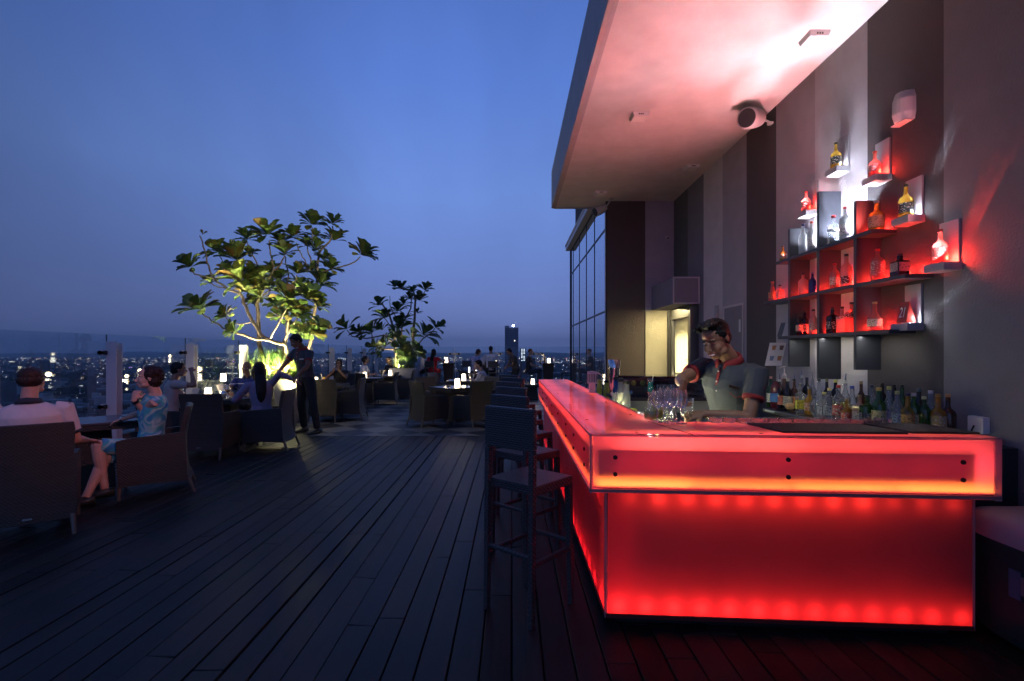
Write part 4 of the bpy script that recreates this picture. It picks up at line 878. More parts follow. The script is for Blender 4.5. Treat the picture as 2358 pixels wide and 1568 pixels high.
# the crowd of bottles on the steel back counter
def back_bottles():
    rnd = random.Random(8)
    spec = [  # px of centre, X, height, r, shape, glass, cap, label, words
        (1775, 2.62, .31, .038, 'wine', green, (.55, .3, .3), (.75, .76, .66), 'green wine bottle with a cream label, first beside the bartender'),
        (1797, 2.75, .30, .036, 'tall', clear, (.5, .3, .3), (.6, .5, .45), 'clear bottle with a pink cap behind the green wine bottle'),
        (1795, 2.60, .29, .040, 'spirit', dark, (.7, .7, .7), (.7, .25, .2), 'dark liqueur bottle with a red and white label and a pourer'),
        (1814, 2.62, .30, .040, 'wine', dark, (.6, .55, .5), (.55, .5, .4), 'dark bottle with a beige neck and white band, right of the pump bottle'),
        (1829, 2.68, .30, .037, 'wine', brown, (.03, .03, .03), (.65, .25, .12), 'brown bottle with an orange label and steel pourer'),
        (1843, 2.60, .27, .038, 'square', clear, (.1, .1, .1), (.75, .7, .1), 'clear bottle with a narrow yellow label'),
        (1846, 2.90, .32, .036, 'spirit', clear, (.5, .5, .5), None, 'tall clear bottle with a pourer near the wall'),
        (1858, 2.86, .31, .040, 'spirit', dark, (.05, .05, .1), (.3, .3, .35), 'dark bottle with a blue black cap near the wall'),
        (1864, 2.62, .25, .042, 'squat', amber, (.3, .3, .3), (.5, .2, .1), 'squat amber bottle behind the hexagonal glass'),
        (1871, 2.95, .31, .034, 'tall', clear, (.4, .4, .4), None, 'slender clear bottle with a pourer below the hanging divider'),
        (1886, 2.62, .33, .038, 'wine', clear, (.1, .1, .1), None, 'tall clear stoppered bottle standing in front of the dark divider'),
        (1898, 2.60, .22, .043, 'square', clear, (.7, .6, .2), (.6, .6, .62), 'square clear bottle with a pale label'),
        (1904, 2.75, .32, .036, 'wine', dark, (.2, .17, .1), None, 'dark wine bottle in the middle of the crowd'),
        (1910, 2.60, .26, .042, 'spirit', clear, (.75, .6, .2), (.75, .75, .75), 'clear bottle with a gold cap and large white label'),
        (1924, 2.85, .31, .040, 'spirit', dark, (.7, .65, .2), (.1, .1, .1), 'dark bottle with a bright yellow cap'),
        (1931, 2.62, .29, .043, 'spirit', clear, (.65, .05, .04), (.45, .08, .08), 'clear vodka style bottle with a red cap and dark red label'),
        (1947, 2.66, .33, .036, 'tall', clear, (.6, .6, .6), (.7, .65, .1), 'tall clear bottle with a long pourer and yellow label'),
        (1950, 2.60, .19, .040, 'squat', amber, (.5, .3, .1), (.6, .1, .05), 'short amber bottle with a red label in the front row'),
        (1962, 2.66, .29, .040, 'tall', clear, (.06, .1, .4), (.75, .72, .4), 'clear bottle with a blue cap and yellow edged label'),
        (1979, 2.62, .23, .040, 'square', pinkg, (.5, .35, .2), (.6, .5, .42), 'square bottle with a plain beige label'),
        (1983, 2.82, .32, .034, 'wine', brown, (.35, .25, .15), None, 'brown bottle with a long tan neck'),
        (1997, 2.60, .24, .046, 'square', green, (.03, .03, .03), (.16, .16, .13), 'square whisky bottle with a dark oval label and black cap'),
        (2007, 2.80, .30, .038, 'spirit', clear, (.05, .06, .1), (.5, .35, .5), 'clear bottle with a mauve label behind the square whisky bottle'),
        (2024, 2.62, .30, .043, 'wine', green, (.6, .42, .1), (.62, .55, .25), 'green bottle with a large yellow label and gold foil'),
        (2031, 2.90, .31, .038, 'spirit', dark, (.03, .03, .03), None, 'black capped dark bottle close to the wall'),
        (2047, 2.68, .31, .036, 'tall', clear, (.65, .6, .15), (.4, .35, .4), 'slim clear bottle with a yellow neck, right of the green one'),
        (2059, 2.88, .31, .038, 'spirit', dark, (.03, .03, .03), None, 'dark bottle with a tall black cap by the wall'),
        (2066, 2.70, .28, .038, 'tall', clear, (.5, .5, .2), (.35, .42, .45), 'clear bottle reflecting blue at the base'),
        (2077, 2.92, .31, .036, 'wine', green, (.03, .03, .03), None, 'green wine bottle near the wall'),
        (2090, 2.74, .27, .044, 'squat', amber, (.05, .04, .1), (.55, .3, .08), 'squat amber bottle with an orange rimmed cap'),
        (2104, 2.78, .27, .041, 'spirit', green, (.6, .6, .6), (.35, .38, .2), 'olive bottle with a white cap'),
        (2116, 2.95, .29, .038, 'wine', dark, (.1, .15, .2), None, 'dark bottle with a slate coloured cap'),
        (2128, 2.82, .25, .038, 'spirit', green, (.6, .6, .3), None, 'dark green bottle with a pale cap, shorter than its neighbours'),
        (2143, 2.88, .29, .040, 'tall', clear, (.6, .6, .65), None, 'clear bottle with a white cap towards the wall end'),
        (2160, 2.88, .27, .046, 'squat', amber, (.45, .25, .05), (.4, .3, .1), 'broad amber bottle second from the wall end'),
        (2183, 2.95, .27, .044, 'squat', brown, (.55, .3, .12), None, 'brown bottle with an orange top nearest the wall end')]
    for i, (px, X, h, r, s, g_, cap, lc, lab) in enumerate(spec):
        bottle(X, X*1150/(px-1179), .9505, h, r, s, g_, lab, cap, lc, group='bottles on the back counter', pourer=('pourer' in lab), rz=rnd.uniform(-.4, .4))
back_bottles()
# ================================================================ glasses and things on the bar
glass = glassy('drinking_glass', (.95, .96, .97), .07, .03, .06, (.9, .92, .95))
yglass = glassy('thick_glass', (.94, .95, .85), .09, .04, .16, (.9, .92, .7))
def cup(x, y, z, prof, mt, name, lab, cat='glass', group=None, n=22, extra=None):
    T = thing(name, lab, cat, (x, y, z), 0, group); MB().lathe(prof, n=n, cap=False).build('bowl', mt, T, smooth=True)
    if extra:
        for nm, pr, m_ in extra: MB().lathe(pr, n=n).build(nm, m_, T, smooth=True)
    return T
def glassware():
    top = 1.0705
    # carafes and wine glasses at the corner of the bar
    car = [(.0, 0), (.038, .002), (.042, .01), (.038, .05), (.022, .10), (.014, .135), (.016, .15), (.022, .158)]
    car = [(a*1.1, b*1.1) for a, b in car]
    wine = [(0, .09), (.02, .095), (.036, .12), (.038, .15), (.030, .20)]
    stem = ('stem', [(.034, 0), (.034, .003), (.006, .008), (.004, .05), (.006, .092)], glass)
    P = lambda px, py: R(px, py, (1.5-top)*1150/(py-812))
    sp = [(1501, 966, 'carafe', 'small glass carafe glowing yellow at the inner corner of the bar'), (1514, 964, 'carafe', 'second small carafe behind the first one at the bar corner')]
    for px, py, n, lab in sp:
        p = P(px, py); c = cup(p.x, p.y+.02, top, car, yglass, n, lab, 'carafe')
        MB().lathe([(0, .003), (.04, .006), (.041, .02), (.036, .055)], n=20).build('juice', mat('lime_juice', (.60, .72, .10), .2), c, smooth=True)
    for i, (px, py, lab) in enumerate(((1513, 973, 'stemmed glass nearest the camera among the carafes'), (1528, 971, 'stemmed glass just right of the carafes'), (1541, 975, 'stemmed glass in the middle of the cluster by the bartender'), (1556, 971, 'stemmed glass under the bartender\'s raised hand'), (1569, 975, 'rightmost stemmed glass of the cluster by the bartender'), (1530, 966, 'stemmed glass at the back left of the cluster'), (1548, 965, 'stemmed glass at the back right of the cluster'))):
        p = P(px, py); cup(p.x, p.y, top, wine, glass, 'wine_glass', lab, 'glass', 'stemmed glasses on the bar corner', extra=[stem])
    # upturned wide glasses along the back edge
    rim = [(.046, 0), (.046, .004), (.036, .03), (.014, .055), (.006, .062), (.004, .10), (.03, .112), (.032, .115)]
    k = 0
    for u in [.80+i*.082 for i in range(13)]:
        for d in (.44, ):
            k += 1; q = F(u, d+random.uniform(-.02, .03), 0); z = top+.0005
            rr = [(a*random.uniform(.9, 1.05), b*.34) for a, b in rim[::-1]]
            rr = [(a, (.039-b)) for a, b in rr]
            rr = [(.0, .0), (.03, .001), (.034, .006), (.042, .020), (.046, .030), (.047, .033), (.043, .033), (.036, .012), (0, .006)]
            T = thing('glass_bowl', '%s shallow glass coupe from the bartender along the back edge of the bar' % ['first', 'second', 'third', 'fourth', 'fifth', 'sixth', 'seventh', 'eighth', 'ninth', 'tenth', 'eleventh', 'twelfth', 'thirteenth'][k-1], 'glass', (q.x, q.y, z), 0, 'row of shallow glasses')
            MB().lathe(rr, n=20, cap=False).build('bowl', glass, T, smooth=True)
    # bar tools at the bartender's hand
    p = R(1562, 930, 3.33); T = thing('jigger', 'white and silver bar jigger held in the bartender\'s right hand', 'bar tool', p)
    MB().tube([(0, 0, .0), (.002, 0, .10)], [.012, .010], 16).build('handle', mat('jig_white', (.75, .76, .8), .25, .3), T, smooth=True)
    MB().lathe([(.030, -.020), (.030, -.016), (.016, -.004), (.012, .0)], n=20).build('disc', mat('chrome', (.8, .8, .8), .1, 1), T, smooth=True)
    p = R(1581, 940, 3.3); cup(p.x, p.y, p.z-.06, [(0, 0), (.036, .002), (.040, .03), (.046, .12), (.047, .125)], glass, 'shaker_glass', 'mixing glass right of the jigger at the bartender\'s hand', 'glass')
    # things standing on the work shelf / behind the arm
    zs = .8855
    def S_(px, X): return X*1150/(px-1179)
    cup(1.18, 3.83, .9061, [(0, 0), (.052, .002), (.055, .01), (.056, .135), (.057, .137)], yglass, 'water_jug', 'short straight glass jug on the cutting board', 'jug', n=10)
    def tall(px, X, z, h, r, lab, body, capc, name='syrup_bottle'):
        T = thing(name, lab, 'bottle', (X, S_(px, X), z)); MB().lathe([(0, 0), (r, .003), (r, h*.62), (r*.75, h*.72), (r*.72, h*.98), (0, h)], n=16).build('body', body, T, smooth=True)
        MB().lathe([(r*.8, h*.93), (r*.85, h*1.0), (r*.4, h*1.04), (0, h*1.05)], n=14).build('cap', mat('cap%d' % int(capc[0]*50), capc, .4), T, smooth=True)
    tall(1442, 1.12, zs, .33, .042, 'tall clear squeeze bottle with a black cap at the arm of the bar', gl_('sq_clear', (.8, .8, .9), .4, (.6, .6, .65)), (.02, .02, .02))
    tall(1430, 1.12, zs, .34, .042, 'second black capped squeeze bottle behind the first', gl_('sq_clear', (.8, .8, .9), .4, (.6, .6, .65)), (.02, .02, .02))
    tall(1419, 1.14, zs, .34, .040, 'blue squeeze bottle leaning behind the black capped ones', gl_('sq_blue', (.3, .45, .9), .5, (.08, .16, .55)), (.02, .02, .03))
    tall(1396, 1.15, zs, .27, .038, 'yellow juice bottle glowing behind the bar arm', gl_('juice_y', (.9, .9, .3), .7, (.85, .8, .15)), (.03, .03, .03), 'juice_bottle')
    tall(1380, 1.15, zs, .25, .036, 'second yellow juice bottle, left of the blue one', gl_('juice_y', (.9, .9, .3), .7, (.85, .8, .15)), (.5, .5, .1), 'juice_bottle')
    # steel cup on a post, ice rack, napkins and straws at the far end
    p = R(1415, 885, 5.6); T = thing('shaker', 'tall shiny steel shaker tin standing on the far counter', 'shaker', (p.x, p.y, 1.021)); MB().lathe([(0, 0), (.05, .0), (.05, .01), (.058, .30), (.07, .40), (.0, .40)], n=28).build('tin', mat('chrome', (.8, .8, .8), .1, 1), T, smooth=True)
    q = Vector((.86, 5.35, 1.071)); T = thing('glass_rack', 'pink white plastic rack with a hooked top on the bar arm', 'rack', q)
    m = MB(); wp = mat('plastic_pink', (.75, .62, .62), .4)
    for z in (.10, .20): m.box(-.05, .05, -.04, .04, z, z+.008)
    for i in range(6): m.box(-.05+i*.018, -.045+i*.018, -.04, -.035, .108, .2)
    for i in range(6): m.box(-.05+i*.018, -.045+i*.018, .035, .04, .108, .2)
    m.box(-.035, .03, -.03, .03, 0, .10); m.build('rack', wp, T, bevel=.003)
    MB().tube([(-.05, 0, .214), (.0, 0, .222), (.06, 0, .212), (.095, 0, .19)], [.014, .012, .010, .006], 10).build('hook', wp, T, smooth=True)
    for (x, y, c, s, lab) in ((1.13, 5.48, (.62, .36, .42), .055, 'crumpled pink cloth on the far counter'), (1.27, 5.50, (.06, .18, .55), .042, 'small blue cloth right of the pink one')):
        m = MB(); rn = random.Random(int(x*100))
        for i in range(7): m.ell((x+rn.uniform(-.04, .04), y+rn.uniform(-.02, .02), 1.035+rn.uniform(0, .03)), s*.6, s*.5, s*.5, n=10)
        tag(m.build('cloth', mat('cloth%d' % int(x*100), c, .9), loc=(x, y, 1.021), remesh=.006, noise=.012, nscale=.03), lab, 'cloth')
    T = thing('straw_cup', 'cup of pale straws at the inner edge of the bar arm', 'cup', (1.0, 4.75, .8855)); MB().lathe([(0, 0), (.035, .002), (.045, .16)], n=18, cap=False).build('cup', glass, T, smooth=True)
    m = MB(); rn = random.Random(4)
    for i in range(22): a, b = rn.uniform(0, 6.28), rn.uniform(0, 6.28); m.tube([(.025*math.cos(a), .025*math.sin(a), .01), (.055*math.cos(a+.2), .055*math.sin(a+.2), .235)], .0028, 5)
    m.build('straws', mat('straw', (.82, .78, .70), .4), T)
    T = thing('fruit_bowl', 'bowl of lemon slices lit yellow behind the bar arm', 'bowl', (1.06, 4.45, .8855)); MB().lathe([(0, .0), (.05, .0), (.075, .05), (.08, .07)], n=22, cap=False).build('bowl', yglass, T, smooth=True)
    m = MB(); rn = random.Random(6)
    for i in range(9):
        c = Vector((rn.uniform(-.05, .05), rn.uniform(-.05, .05), .06+rn.uniform(0, .04))); x, y, z = frame((rn.uniform(-1, 1), rn.uniform(-1, 1), 1)); m.tube([c, c+z*.007], .030, 16)
    m.build('lemon_slices', mat('lemon_slice', (.80, .72, .12), .4), T)
    # cocktail, mugs on the far counter
    hur = [(0, .0), (.034, .002), (.034, .005), (.006, .012), (.006, .035), (.026, .055), (.034, .09), (.028, .13), (.030, .17), (.040, .20)]
    Y = 5.40; x = (1498-1179)/1150*Y; T = cup(x, Y, 1.0215, hur, glass, 'cocktail_glass', 'curved cocktail glass of turquoise drink on the far counter', 'drink')
    MB().lathe([(0, .037), (.022, .055), (.031, .09), (.026, .13), (.027, .165), (0, .166)], n=22).build('blue_drink', mat('turquoise', (.01, .42, .44), .2, emit=(0, 0, 0)), T, smooth=True)
    MB().tube([(0, 0, .1), (.03, 0, .235)], .0035, 6).build('straw', mat('straw', (.8, .8, .7)), T)
    mug = [(0, .0), (.042, .002), (.046, .01), (.046, .13), (.047, .135), (.043, .133)]
    for px, lab in ((1512, 'glass beer mug behind the turquoise cocktail'), (1529, 'second beer mug, right of the first'), (1543, 'rightmost beer mug on the far counter')):
        x = (px-1179)/1150*5.58; T = cup(x, 5.43, 1.0215, mug, glass, 'beer_mug', lab, 'mug', 'mugs on the far counter')
        MB().tube([(.044, 0, .11), (.075, 0, .10), (.078, 0, .05), (.045, 0, .03)], .006, 8).build('handle', glass, T, smooth=True)
    # syrup drum and pump bottle by the bartender's back
    T = thing('water_bottle', 'large ribbed bottle with a blue label behind the bartender', 'bottle', (2.36, 4.55, .9505)); T.location = (2.58, 4.88, .9505)
    MB().lathe([(0, 0), (.05, .003), (.053, .02), (.049, .08), (.053, .1), (.053, .17), (.048, .2), (.052, .215), (.03, .25), (.02, .27), (0, .27)], n=20).build('body', gl_('pet_red', (.6, .25, .3), .55, (.32, .06, .09)), T, smooth=True)
    MB().lathe([(.054, .07), (.054, .155)], n=20, cap=False).build('label', mat('label_blue', (.10, .25, .6), .5), T, smooth=True)
    T = thing('pump_bottle', 'white pump dispenser rising above the bottles', 'dispenser', (2.72, 2.72*1150/(1806-1179), .9505)); MB().lathe([(0, 0), (.04, .003), (.042, .2), (.02, .25), (.018, .29)], n=18).build('body', gl_('pump_b', (.6, .4, .3), .6, (.35, .2, .12)), T, smooth=True)
    MB().lathe([(.022, .29), (.018, .33), (.006, .345), (.006, .40)], n=14).tube([(.012, 0, .405), (-.02, .0, .407), (-.055, .0, .392)], [.009, .008, .005], 8).build('pump', mat('pump_white', (.7, .6, .62), .4), T, smooth=True)
    T = thing('hex_glass', 'large glass fish bowl with a string of lights among the bottles', 'bowl', (2.56, 2.56*1150/(1850-1179)-.25, .9505)); MB().lathe([(0, 0), (.05, .002), (.085, .07), (.09, .11), (.055, .19), (.06, .20)], n=8, cap=False).build('bowl', glass, T)
    T = tag(MB().ell((2.36, 4.5, .95), .045, .04, .03, n=10).build('paper_bag', mat('crumple', (.65, .42, .2), .7, bump=1, bscale=30), loc=(2.36, 4.5, .92)), 'crumpled tan paper bag beside the steel counter', 'bag')
    T.location = (2.56, 4.60, .975)
    # red leaflet and folded towel at the wall end of the counter
    tag(MB().box(-.12, .12, -.18, .18, 0, .006, Matrix.Rotation(.5, 4, 'Z')).build('leaflet', mat('leaflet_red', (.45, .06, .05), .5), bevel=.002), 'red leaflet lying at the wall end of the back counter', 'leaflet').location = (2.78, 3.22, .951)
    tag(MB().tube([(-.06, 0, 0), (.06, 0, 0)], .03, 16).build('rolled_towel', mat('towel_green', (.30, .38, .34), .9)), 'pale green rolled towel at the wall end of the back counter', 'towel').location = (2.95, 3.42, .982)
    # cooler chest to the right of the bar
    T = thing('cooler_box', 'dark green cooler chest with a rounded white lid at the lower right', 'cooler', (2.80, 2.35, 0)); rs = []
    def rr(z, a, b): return (Vector((0, 0, z)), Vector((a, 0, 0)), Vector((0, b, 0)))
    def sup(zs, a, b, n=44, p=6):
        vs = []; fs = []
        for z, q in zs:
            for i in range(n):
                t = 2*math.pi*i/n; c, s_ = math.cos(t), math.sin(t); k = (abs(c)**p+abs(s_)**p)**(-1/p); vs.append((c*k*a*q, s_*k*b*q, z))
        for k in range(len(zs)-1):
            for i in range(n): j = (i+1) % n; fs.append((k*n+i, k*n+j, (k+1)*n+j, (k+1)*n+i))
        fs.append(tuple(range((len(zs)-1)*n, len(zs)*n))); return vs, fs
    v, f = sup([(.02, .9), (.06, .93), (.50, .985), (.52, .97)], .285, .50); MB().add(v, f).build('chest', mat('chest_green', (.02, .055, .055), .5), T, smooth=False, bevel=.002)
    v, f = sup([(.521, 1.0), (.555, 1.01), (.60, .985), (.635, .93), (.65, .8), (.655, .2)], .285, .50); MB().add(v, f).build('lid', mat('lid_white', (.42, .40, .45), .5), T, smooth=True)
    m = MB()
    for i in range(9): m.box(-.283-.004, -.283, -.36+i*.06, -.36+i*.06+.058, .27+.03*(i % 2), .37+.02*(i % 3), mi=(i*2) % 3)
    m.build('sticker', [mat('st_a', (.22, .25, .28)), mat('st_b', (.08, .14, .22)), mat('st_c', (.2, .2, .21))], T, uv=False)
    # small wicker foot rest block under the stools seen in shade
glassware()

# ================================================================ seats and tables
WK = wicker('wicker_brown', (.052, .040, .031), .032, .0145); WS = wicker('wicker_charcoal', (.060, .056, .058), .030, .0125)
chrome = mat('leg_alu', (.42, .38, .33), .35, .8); tagm = mat('tag_steel', (.75, .75, .72), .25, .9)
def armchair(label, loc, ang):
    T = thing('wicker_armchair', label, 'armchair', loc, ang-RAD(90), 'wicker armchairs on the terrace')
    b = MB(); n = 10; hw = lambda z: .275+.012*math.cos(z*3.2)
    prof = [(.13, -.345), (.22, -.315), (.34, -.295), (.46, -.287), (.60, -.292), (.74, -.310), (.86, -.335), (.925, -.35)]
    for side in (0, 1): pass
    vs = []; fs = []; nx = 6
    for k, (z, y) in enumerate(prof):
        w = .29-.018*math.sin((z-.13)/.8*math.pi) - (.012 if k == len(prof)-1 else 0)
        for i in range(nx+1):
            u = -1+2*i/nx; cv = .025*(1-u*u)
            vs.append((w*u, y-cv, z)); 
        for i in range(nx+1):
            u = 1-2*i/nx; cv = .025*(1-u*u); vs.append((w*u, y-cv+.05, z))
    M_ = 2*(nx+1)
    for k in range(len(prof)-1):
        for i in range(M_): j = (i+1) % M_; fs.append((k*M_+i, k*M_+j, (k+1)*M_+j, (k+1)*M_+i))
    fs.append(tuple(reversed(range(M_)))); L = (len(prof)-1)*M_
    for i in range(nx): fs.append((L+i, L+i+1, L+M_-2-i, L+M_-1-i))
    b.add(vs, fs); b.build('backrest', WK, T, bevel=.006, bseg=1)
    for s in (-1, 1):
        a = MB(); x0, x1 = sorted((s*.292, s*.245))
        top = [(-.30, .655), (-.05, .635), (.18, .625), (.285, .60)]; bot = [(-.325, .13), (-.05, .145), (.18, .14), (.265, .125)]
        for i in range(3):
            a.hexa([(x0, bot[i][0], bot[i][1]), (x1, bot[i][0], bot[i][1]), (x1, bot[i+1][0], bot[i+1][1]), (x0, bot[i+1][0], bot[i+1][1])],
                   [(x0, top[i][0], top[i][1]), (x1, top[i][0], top[i][1]), (x1, top[i+1][0], top[i+1][1]), (x0, top[i+1][0], top[i+1][1])])
        a.build('armrest', WK, T)
    MB().box(-.243, .243, -.27, .27, .26, .40).box(-.243, .243, .22, .262, .13, .259).build('seat', WK, T, bevel=.008, bseg=1)
    MB().box(-.235, .235, -.25, .262, .401, .455).build('cushion', mat('cushion_dark', (.05, .048, .05), .9), T, bevel=.02)
    for s in (-1, 1):
        MB().tube([(s*.27, -.33, .16), (s*.283, -.385, .0)], [.021, .015], 8).build('leg', chrome if False else mat('leg_wicker', (.14, .11, .085), .45), T)
        MB().tube([(s*.268, .255, .16), (s*.272, .262, .0)], [.021, .016], 8).build('leg', mat('leg_wicker', (.14, .11, .085), .45), T)
    MB().box(-.03, .03, -.352, -.347, .165, .18, Matrix.Translation((0, -.022, 0))).build('maker_plate', tagm, T)
    return T
CH = {}
def chair(label, x, y, deg):
    if 'p' not in CH: CH['p'] = armchair(label, (x, y, 0), RAD(deg)); return CH['p']
    return dup(CH['p'], (x, y, 0), RAD(deg)-RAD(90), label)
chair('nearest wicker armchair at the left edge, turned away under the man in pink white', -4.08, 4.26, 128)
chair('wicker armchair seen from its side under the woman in the blue dress', -3.90, 5.42, 212)
chair('dark wicker armchair with its back to the camera at the lantern table', -4.40, 7.32, 96)
chair('wicker armchair under the long haired woman, its back lit tan', -3.84, 7.86, 186)
chair('wicker armchair of the striped shirt man behind the lantern table', -4.90, 9.45, 278)
chair('wicker armchair partly hidden behind the woman in blue', -5.32, 7.62, 30)
chair('wicker armchair in side view right of the waiter', -3.72, 11.35, 184)
chair('wicker armchair just behind the waiter at the juice table', -4.12, 11.1, 95)
chair('wicker armchair of the person in black at the juice table', -4.45, 13.0, 272)
chair('wicker armchair in side view at the third lantern table', -3.72, 14.7, 184)
chair('wicker armchair with its back to the camera at the third lantern table', -4.36, 14.2, 92)
chair('wicker armchair of the curly haired guest in white', -4.85, 16.0, 10)
chair('wicker armchair at the fourth lantern table before the grey planter', -3.55, 16.4, 185)
chair('dark green looking wicker armchair left front of the central table', -1.71, 10.39, 41)
chair('wicker armchair right front of the central table, its back glowing yellow', -.82, 10.37, 132)
chair('wicker armchair behind the central table on the left', -1.86, 11.75, -46)
chair('wicker armchair behind the central table on the right', -.70, 11.70, 222)
chair('wicker armchair of the man lit by his phone', -.62, 12.95, 178)
chair('wicker armchair far left of the phone man\'s table', -2.0, 14.2, -20)
chair('wicker armchair behind the phone man\'s table', -1.4, 15.6, 270)
def stool_():
    T = thing('bar_stool', '', 'bar stool', (0, 0, 0), 0, 'wicker stools along the bar'); a = .175
    MB().box(-a-.008, a+.008, -a, a+.01, .715, .768).build('seat', WS, T, bevel=.008)
    MB().box(-a-.010, a+.010, -a-.022, -a+.014, .955, 1.19).build('backrest', WS, T, bevel=.01)
    for sx in (-1, 1):
        MB().bar((sx*(a-.008), -a-.018, 0), (sx*(a-.010), -a-.004, .955), .030, .034, ref=(0, 1, 0), w2=.036, h2=.034).build('leg', WS, T, bevel=.004)
        MB().bar((sx*(a-.004), a+.006, 0), (sx*(a-.012), a-.008, .714), .030, .030, ref=(0, 1, 0), w2=.038, h2=.036).build('leg', WS, T, bevel=.004)
    f = MB()
    for s in (-1, 1):
        f.tube([(s*(a-.01), -a, .335), (s*(a-.01), a, .335)], .015, 8); 
    f.tube([(-a+.01, -a-.008, .375), (a-.01, -a-.008, .375)], .015, 8); f.tube([(-a+.01, a, .375), (a-.01, a, .375)], .015, 8)
    f.build('footrest', WS, T)
    return T
ST = stool_()
labs = ['nearest tall wicker bar stool at the corner of the red bar', 'second tall wicker bar stool along the red bar', 'third tall wicker bar stool along the red bar', 'fourth wicker bar stool along the bar', 'fifth wicker bar stool along the bar', 'sixth and farthest wicker bar stool along the bar arm']
for i, lab in enumerate(labs):
    x = [.105, .105, .118, .085, .125, .075][i]; y = [2.965, 3.77, 4.63, 5.46, 6.33, 7.12][i]; d = [49, 46, 45, 47, 49, 47][i]
    if i == 0: ST.location = (x, y, 0); ST.rotation_euler = (0, 0, RAD(d-90)); ST['label'] = lab
    else: dup(ST, (x, y, 0), RAD(d-90), lab)
def hstool(x, y, deg, lab): dup(ST, (x, y, 0), RAD(deg-90), lab)['group'] = 'high stools by the end balustrade'
hstool(-3.62, 19.0, 20, 'high stool under the dark haired woman in white, far left of the row')
hstool(-3.02, 18.7, 75, 'high stool under the woman in red')
hstool(-1.62, 18.9, 60, 'high stool left of the woman in the patterned blouse')
hstool(-.70, 18.5, 90, 'high stool behind the man in the white shirt')
hstool(.52, 18.9, 0, 'high stool under the red haired man by the end balustrade')
hstool(.02, 19.2, 180, 'empty high stool between the two far tables')
hstool(2.05, 18.9, 180, 'empty high stool right of the far bar table')
def table(x, y, deg, size, lab, ht=.745, ped=True, grp='square wicker tables'):
    T = thing('wicker_table', lab, 'table', (x, y, 0), RAD(deg), grp); s = size/2
    MB().box(-s, s, -s, s, ht-.022, ht).build('tabletop', mat('table_top', (.085, .085, .10), .22, var=.15, vscale=8), T, bevel=.004)
    MB().box(-s+.01, s-.01, -s+.01, s-.01, ht-.085, ht-.0225).build('apron', WK, T, bevel=.006)
    MB().hexa([(-.19, -.19, .0), (.19, -.19, .0), (.19, .19, .0), (-.19, .19, .0)], [(-.15, -.15, ht-.086), (.15, -.15, ht-.086), (.15, .15, ht-.086), (-.15, .15, ht-.086)]).build('pedestal', WK, T, bevel=.006)
    return T
table(-4.72, 5.62, 45, .76, 'square dark table between the man in pink white and the glass')
table(-4.85, 8.45, 4, .86, 'dark table with the lantern, wine glass and napkins')
table(-4.40, 12.05, 6, .80, 'dark table with the orange juice beyond the waiter')
table(-4.35, 15.10, 0, .80, 'dark table with the third lantern')
table(-4.15, 16.75, 0, .75, 'dark table with the lantern in front of the grey planter')
table(-1.27, 11.08, 45, .84, 'central dark table with the brightest lantern')
table(-1.35, 13.75, 0, .82, 'dark table of the man on the phone')
table(-1.15, 16.7, 0, .78, 'dark table with a lantern behind the man on the phone')
table(.64, 15.9, 0, .52, 'low wicker cube table with a lantern near the end of the bar', ht=.50, grp='low cube tables')
def high_table(x, y, lab):
    T = thing('high_table', lab, 'high table', (x, y, 0), 0, 'high tables by the end balustrade')
    MB().box(-.34, .34, -.34, .34, 1.09, 1.115).build('tabletop', mat('table_top', (.1, .1, .1)), T, bevel=.004)
    MB().hexa([(-.14, -.14, 0), (.14, -.14, 0), (.14, .14, 0), (-.14, .14, 0)], [(-.21, -.21, 1.088), (.21, -.21, 1.088), (.21, .21, 1.088), (-.21, .21, 1.088)]).build('pedestal', WK, T, bevel=.008)
high_table(-2.45, 19.4, 'high table with a lantern beside the woman in red')
high_table(-.95, 19.5, 'high table in front of the couple at the end balustrade')
high_table(1.37, 19.0, 'high table with beer, bottle and lantern by the red haired man')
lan = mat('lantern_glow', (.9, .85, .8), .4, emit=(1, .80, .56), estr=9.5)
def lantern(x, y, z, lab, p=1.6, s=1):
    T = thing('table_lantern', lab, 'lantern', (x, y, z), 0, 'glowing table lanterns')
    MB().lathe([(0, .006), (.056*s, .006), (.058*s, .012), (.048*s, .155*s), (.044*s, .165*s), (0, .167*s)], n=20).build('shade', lan, T, smooth=True)
    MB().lathe([(.06*s, 0), (.062*s, .005), (.05*s, .0062)], n=20).build('base', mat('black', (.01, .01, .01)), T)
    light('POINT', 'lantern_lamp', (0, 0, .26*s), p*2, (1, .74, .42), .05, parent=T)
def tp(px, py, h=.745): Y = (1.5-h)*1150/(py-812); return ((px-1179)/1150*Y, Y, h)
lantern(-5.08, 8.35, .746, 'glowing lantern on the table beside the napkins and wine glass', 2.2)
lantern(-5.55, 9.6, .95, 'lantern glowing on the planter ledge behind the man in grey', .8, .9)
lantern(-4.68, 11.90, .746, 'lantern at the waiter\'s elbow beside the orange juice', 1.8)
lantern(-4.42, 15.0, .746, 'lantern on the third table from the waiter')
lantern(-4.05, 16.6, .746, 'lantern on the table in front of the grey planter')
lantern(-1.22, 11.15, .746, 'brightest lantern, on the central table', 2.6, 1.05)
lantern(-1.33, 13.75, .746, 'lantern beside the paper napkins on the phone man\'s table', 1.8)
lantern(-1.22, 16.65, .746, 'lantern in front of the phone man\'s face', 1.2)
lantern(-2.55, 19.3, 1.116, 'lantern on the high table beside the woman in red', 2.0, 1.25)
lantern(-.62, 19.45, 1.116, 'lantern on the high table in front of the white shirted man', 1)
lantern(1.40, 18.95, 1.116, 'lantern on the high table beside the beer bottle', 1.6)
lantern(.66, 15.85, .501, 'lantern on the low cube table near the far end of the bar', 1.4)
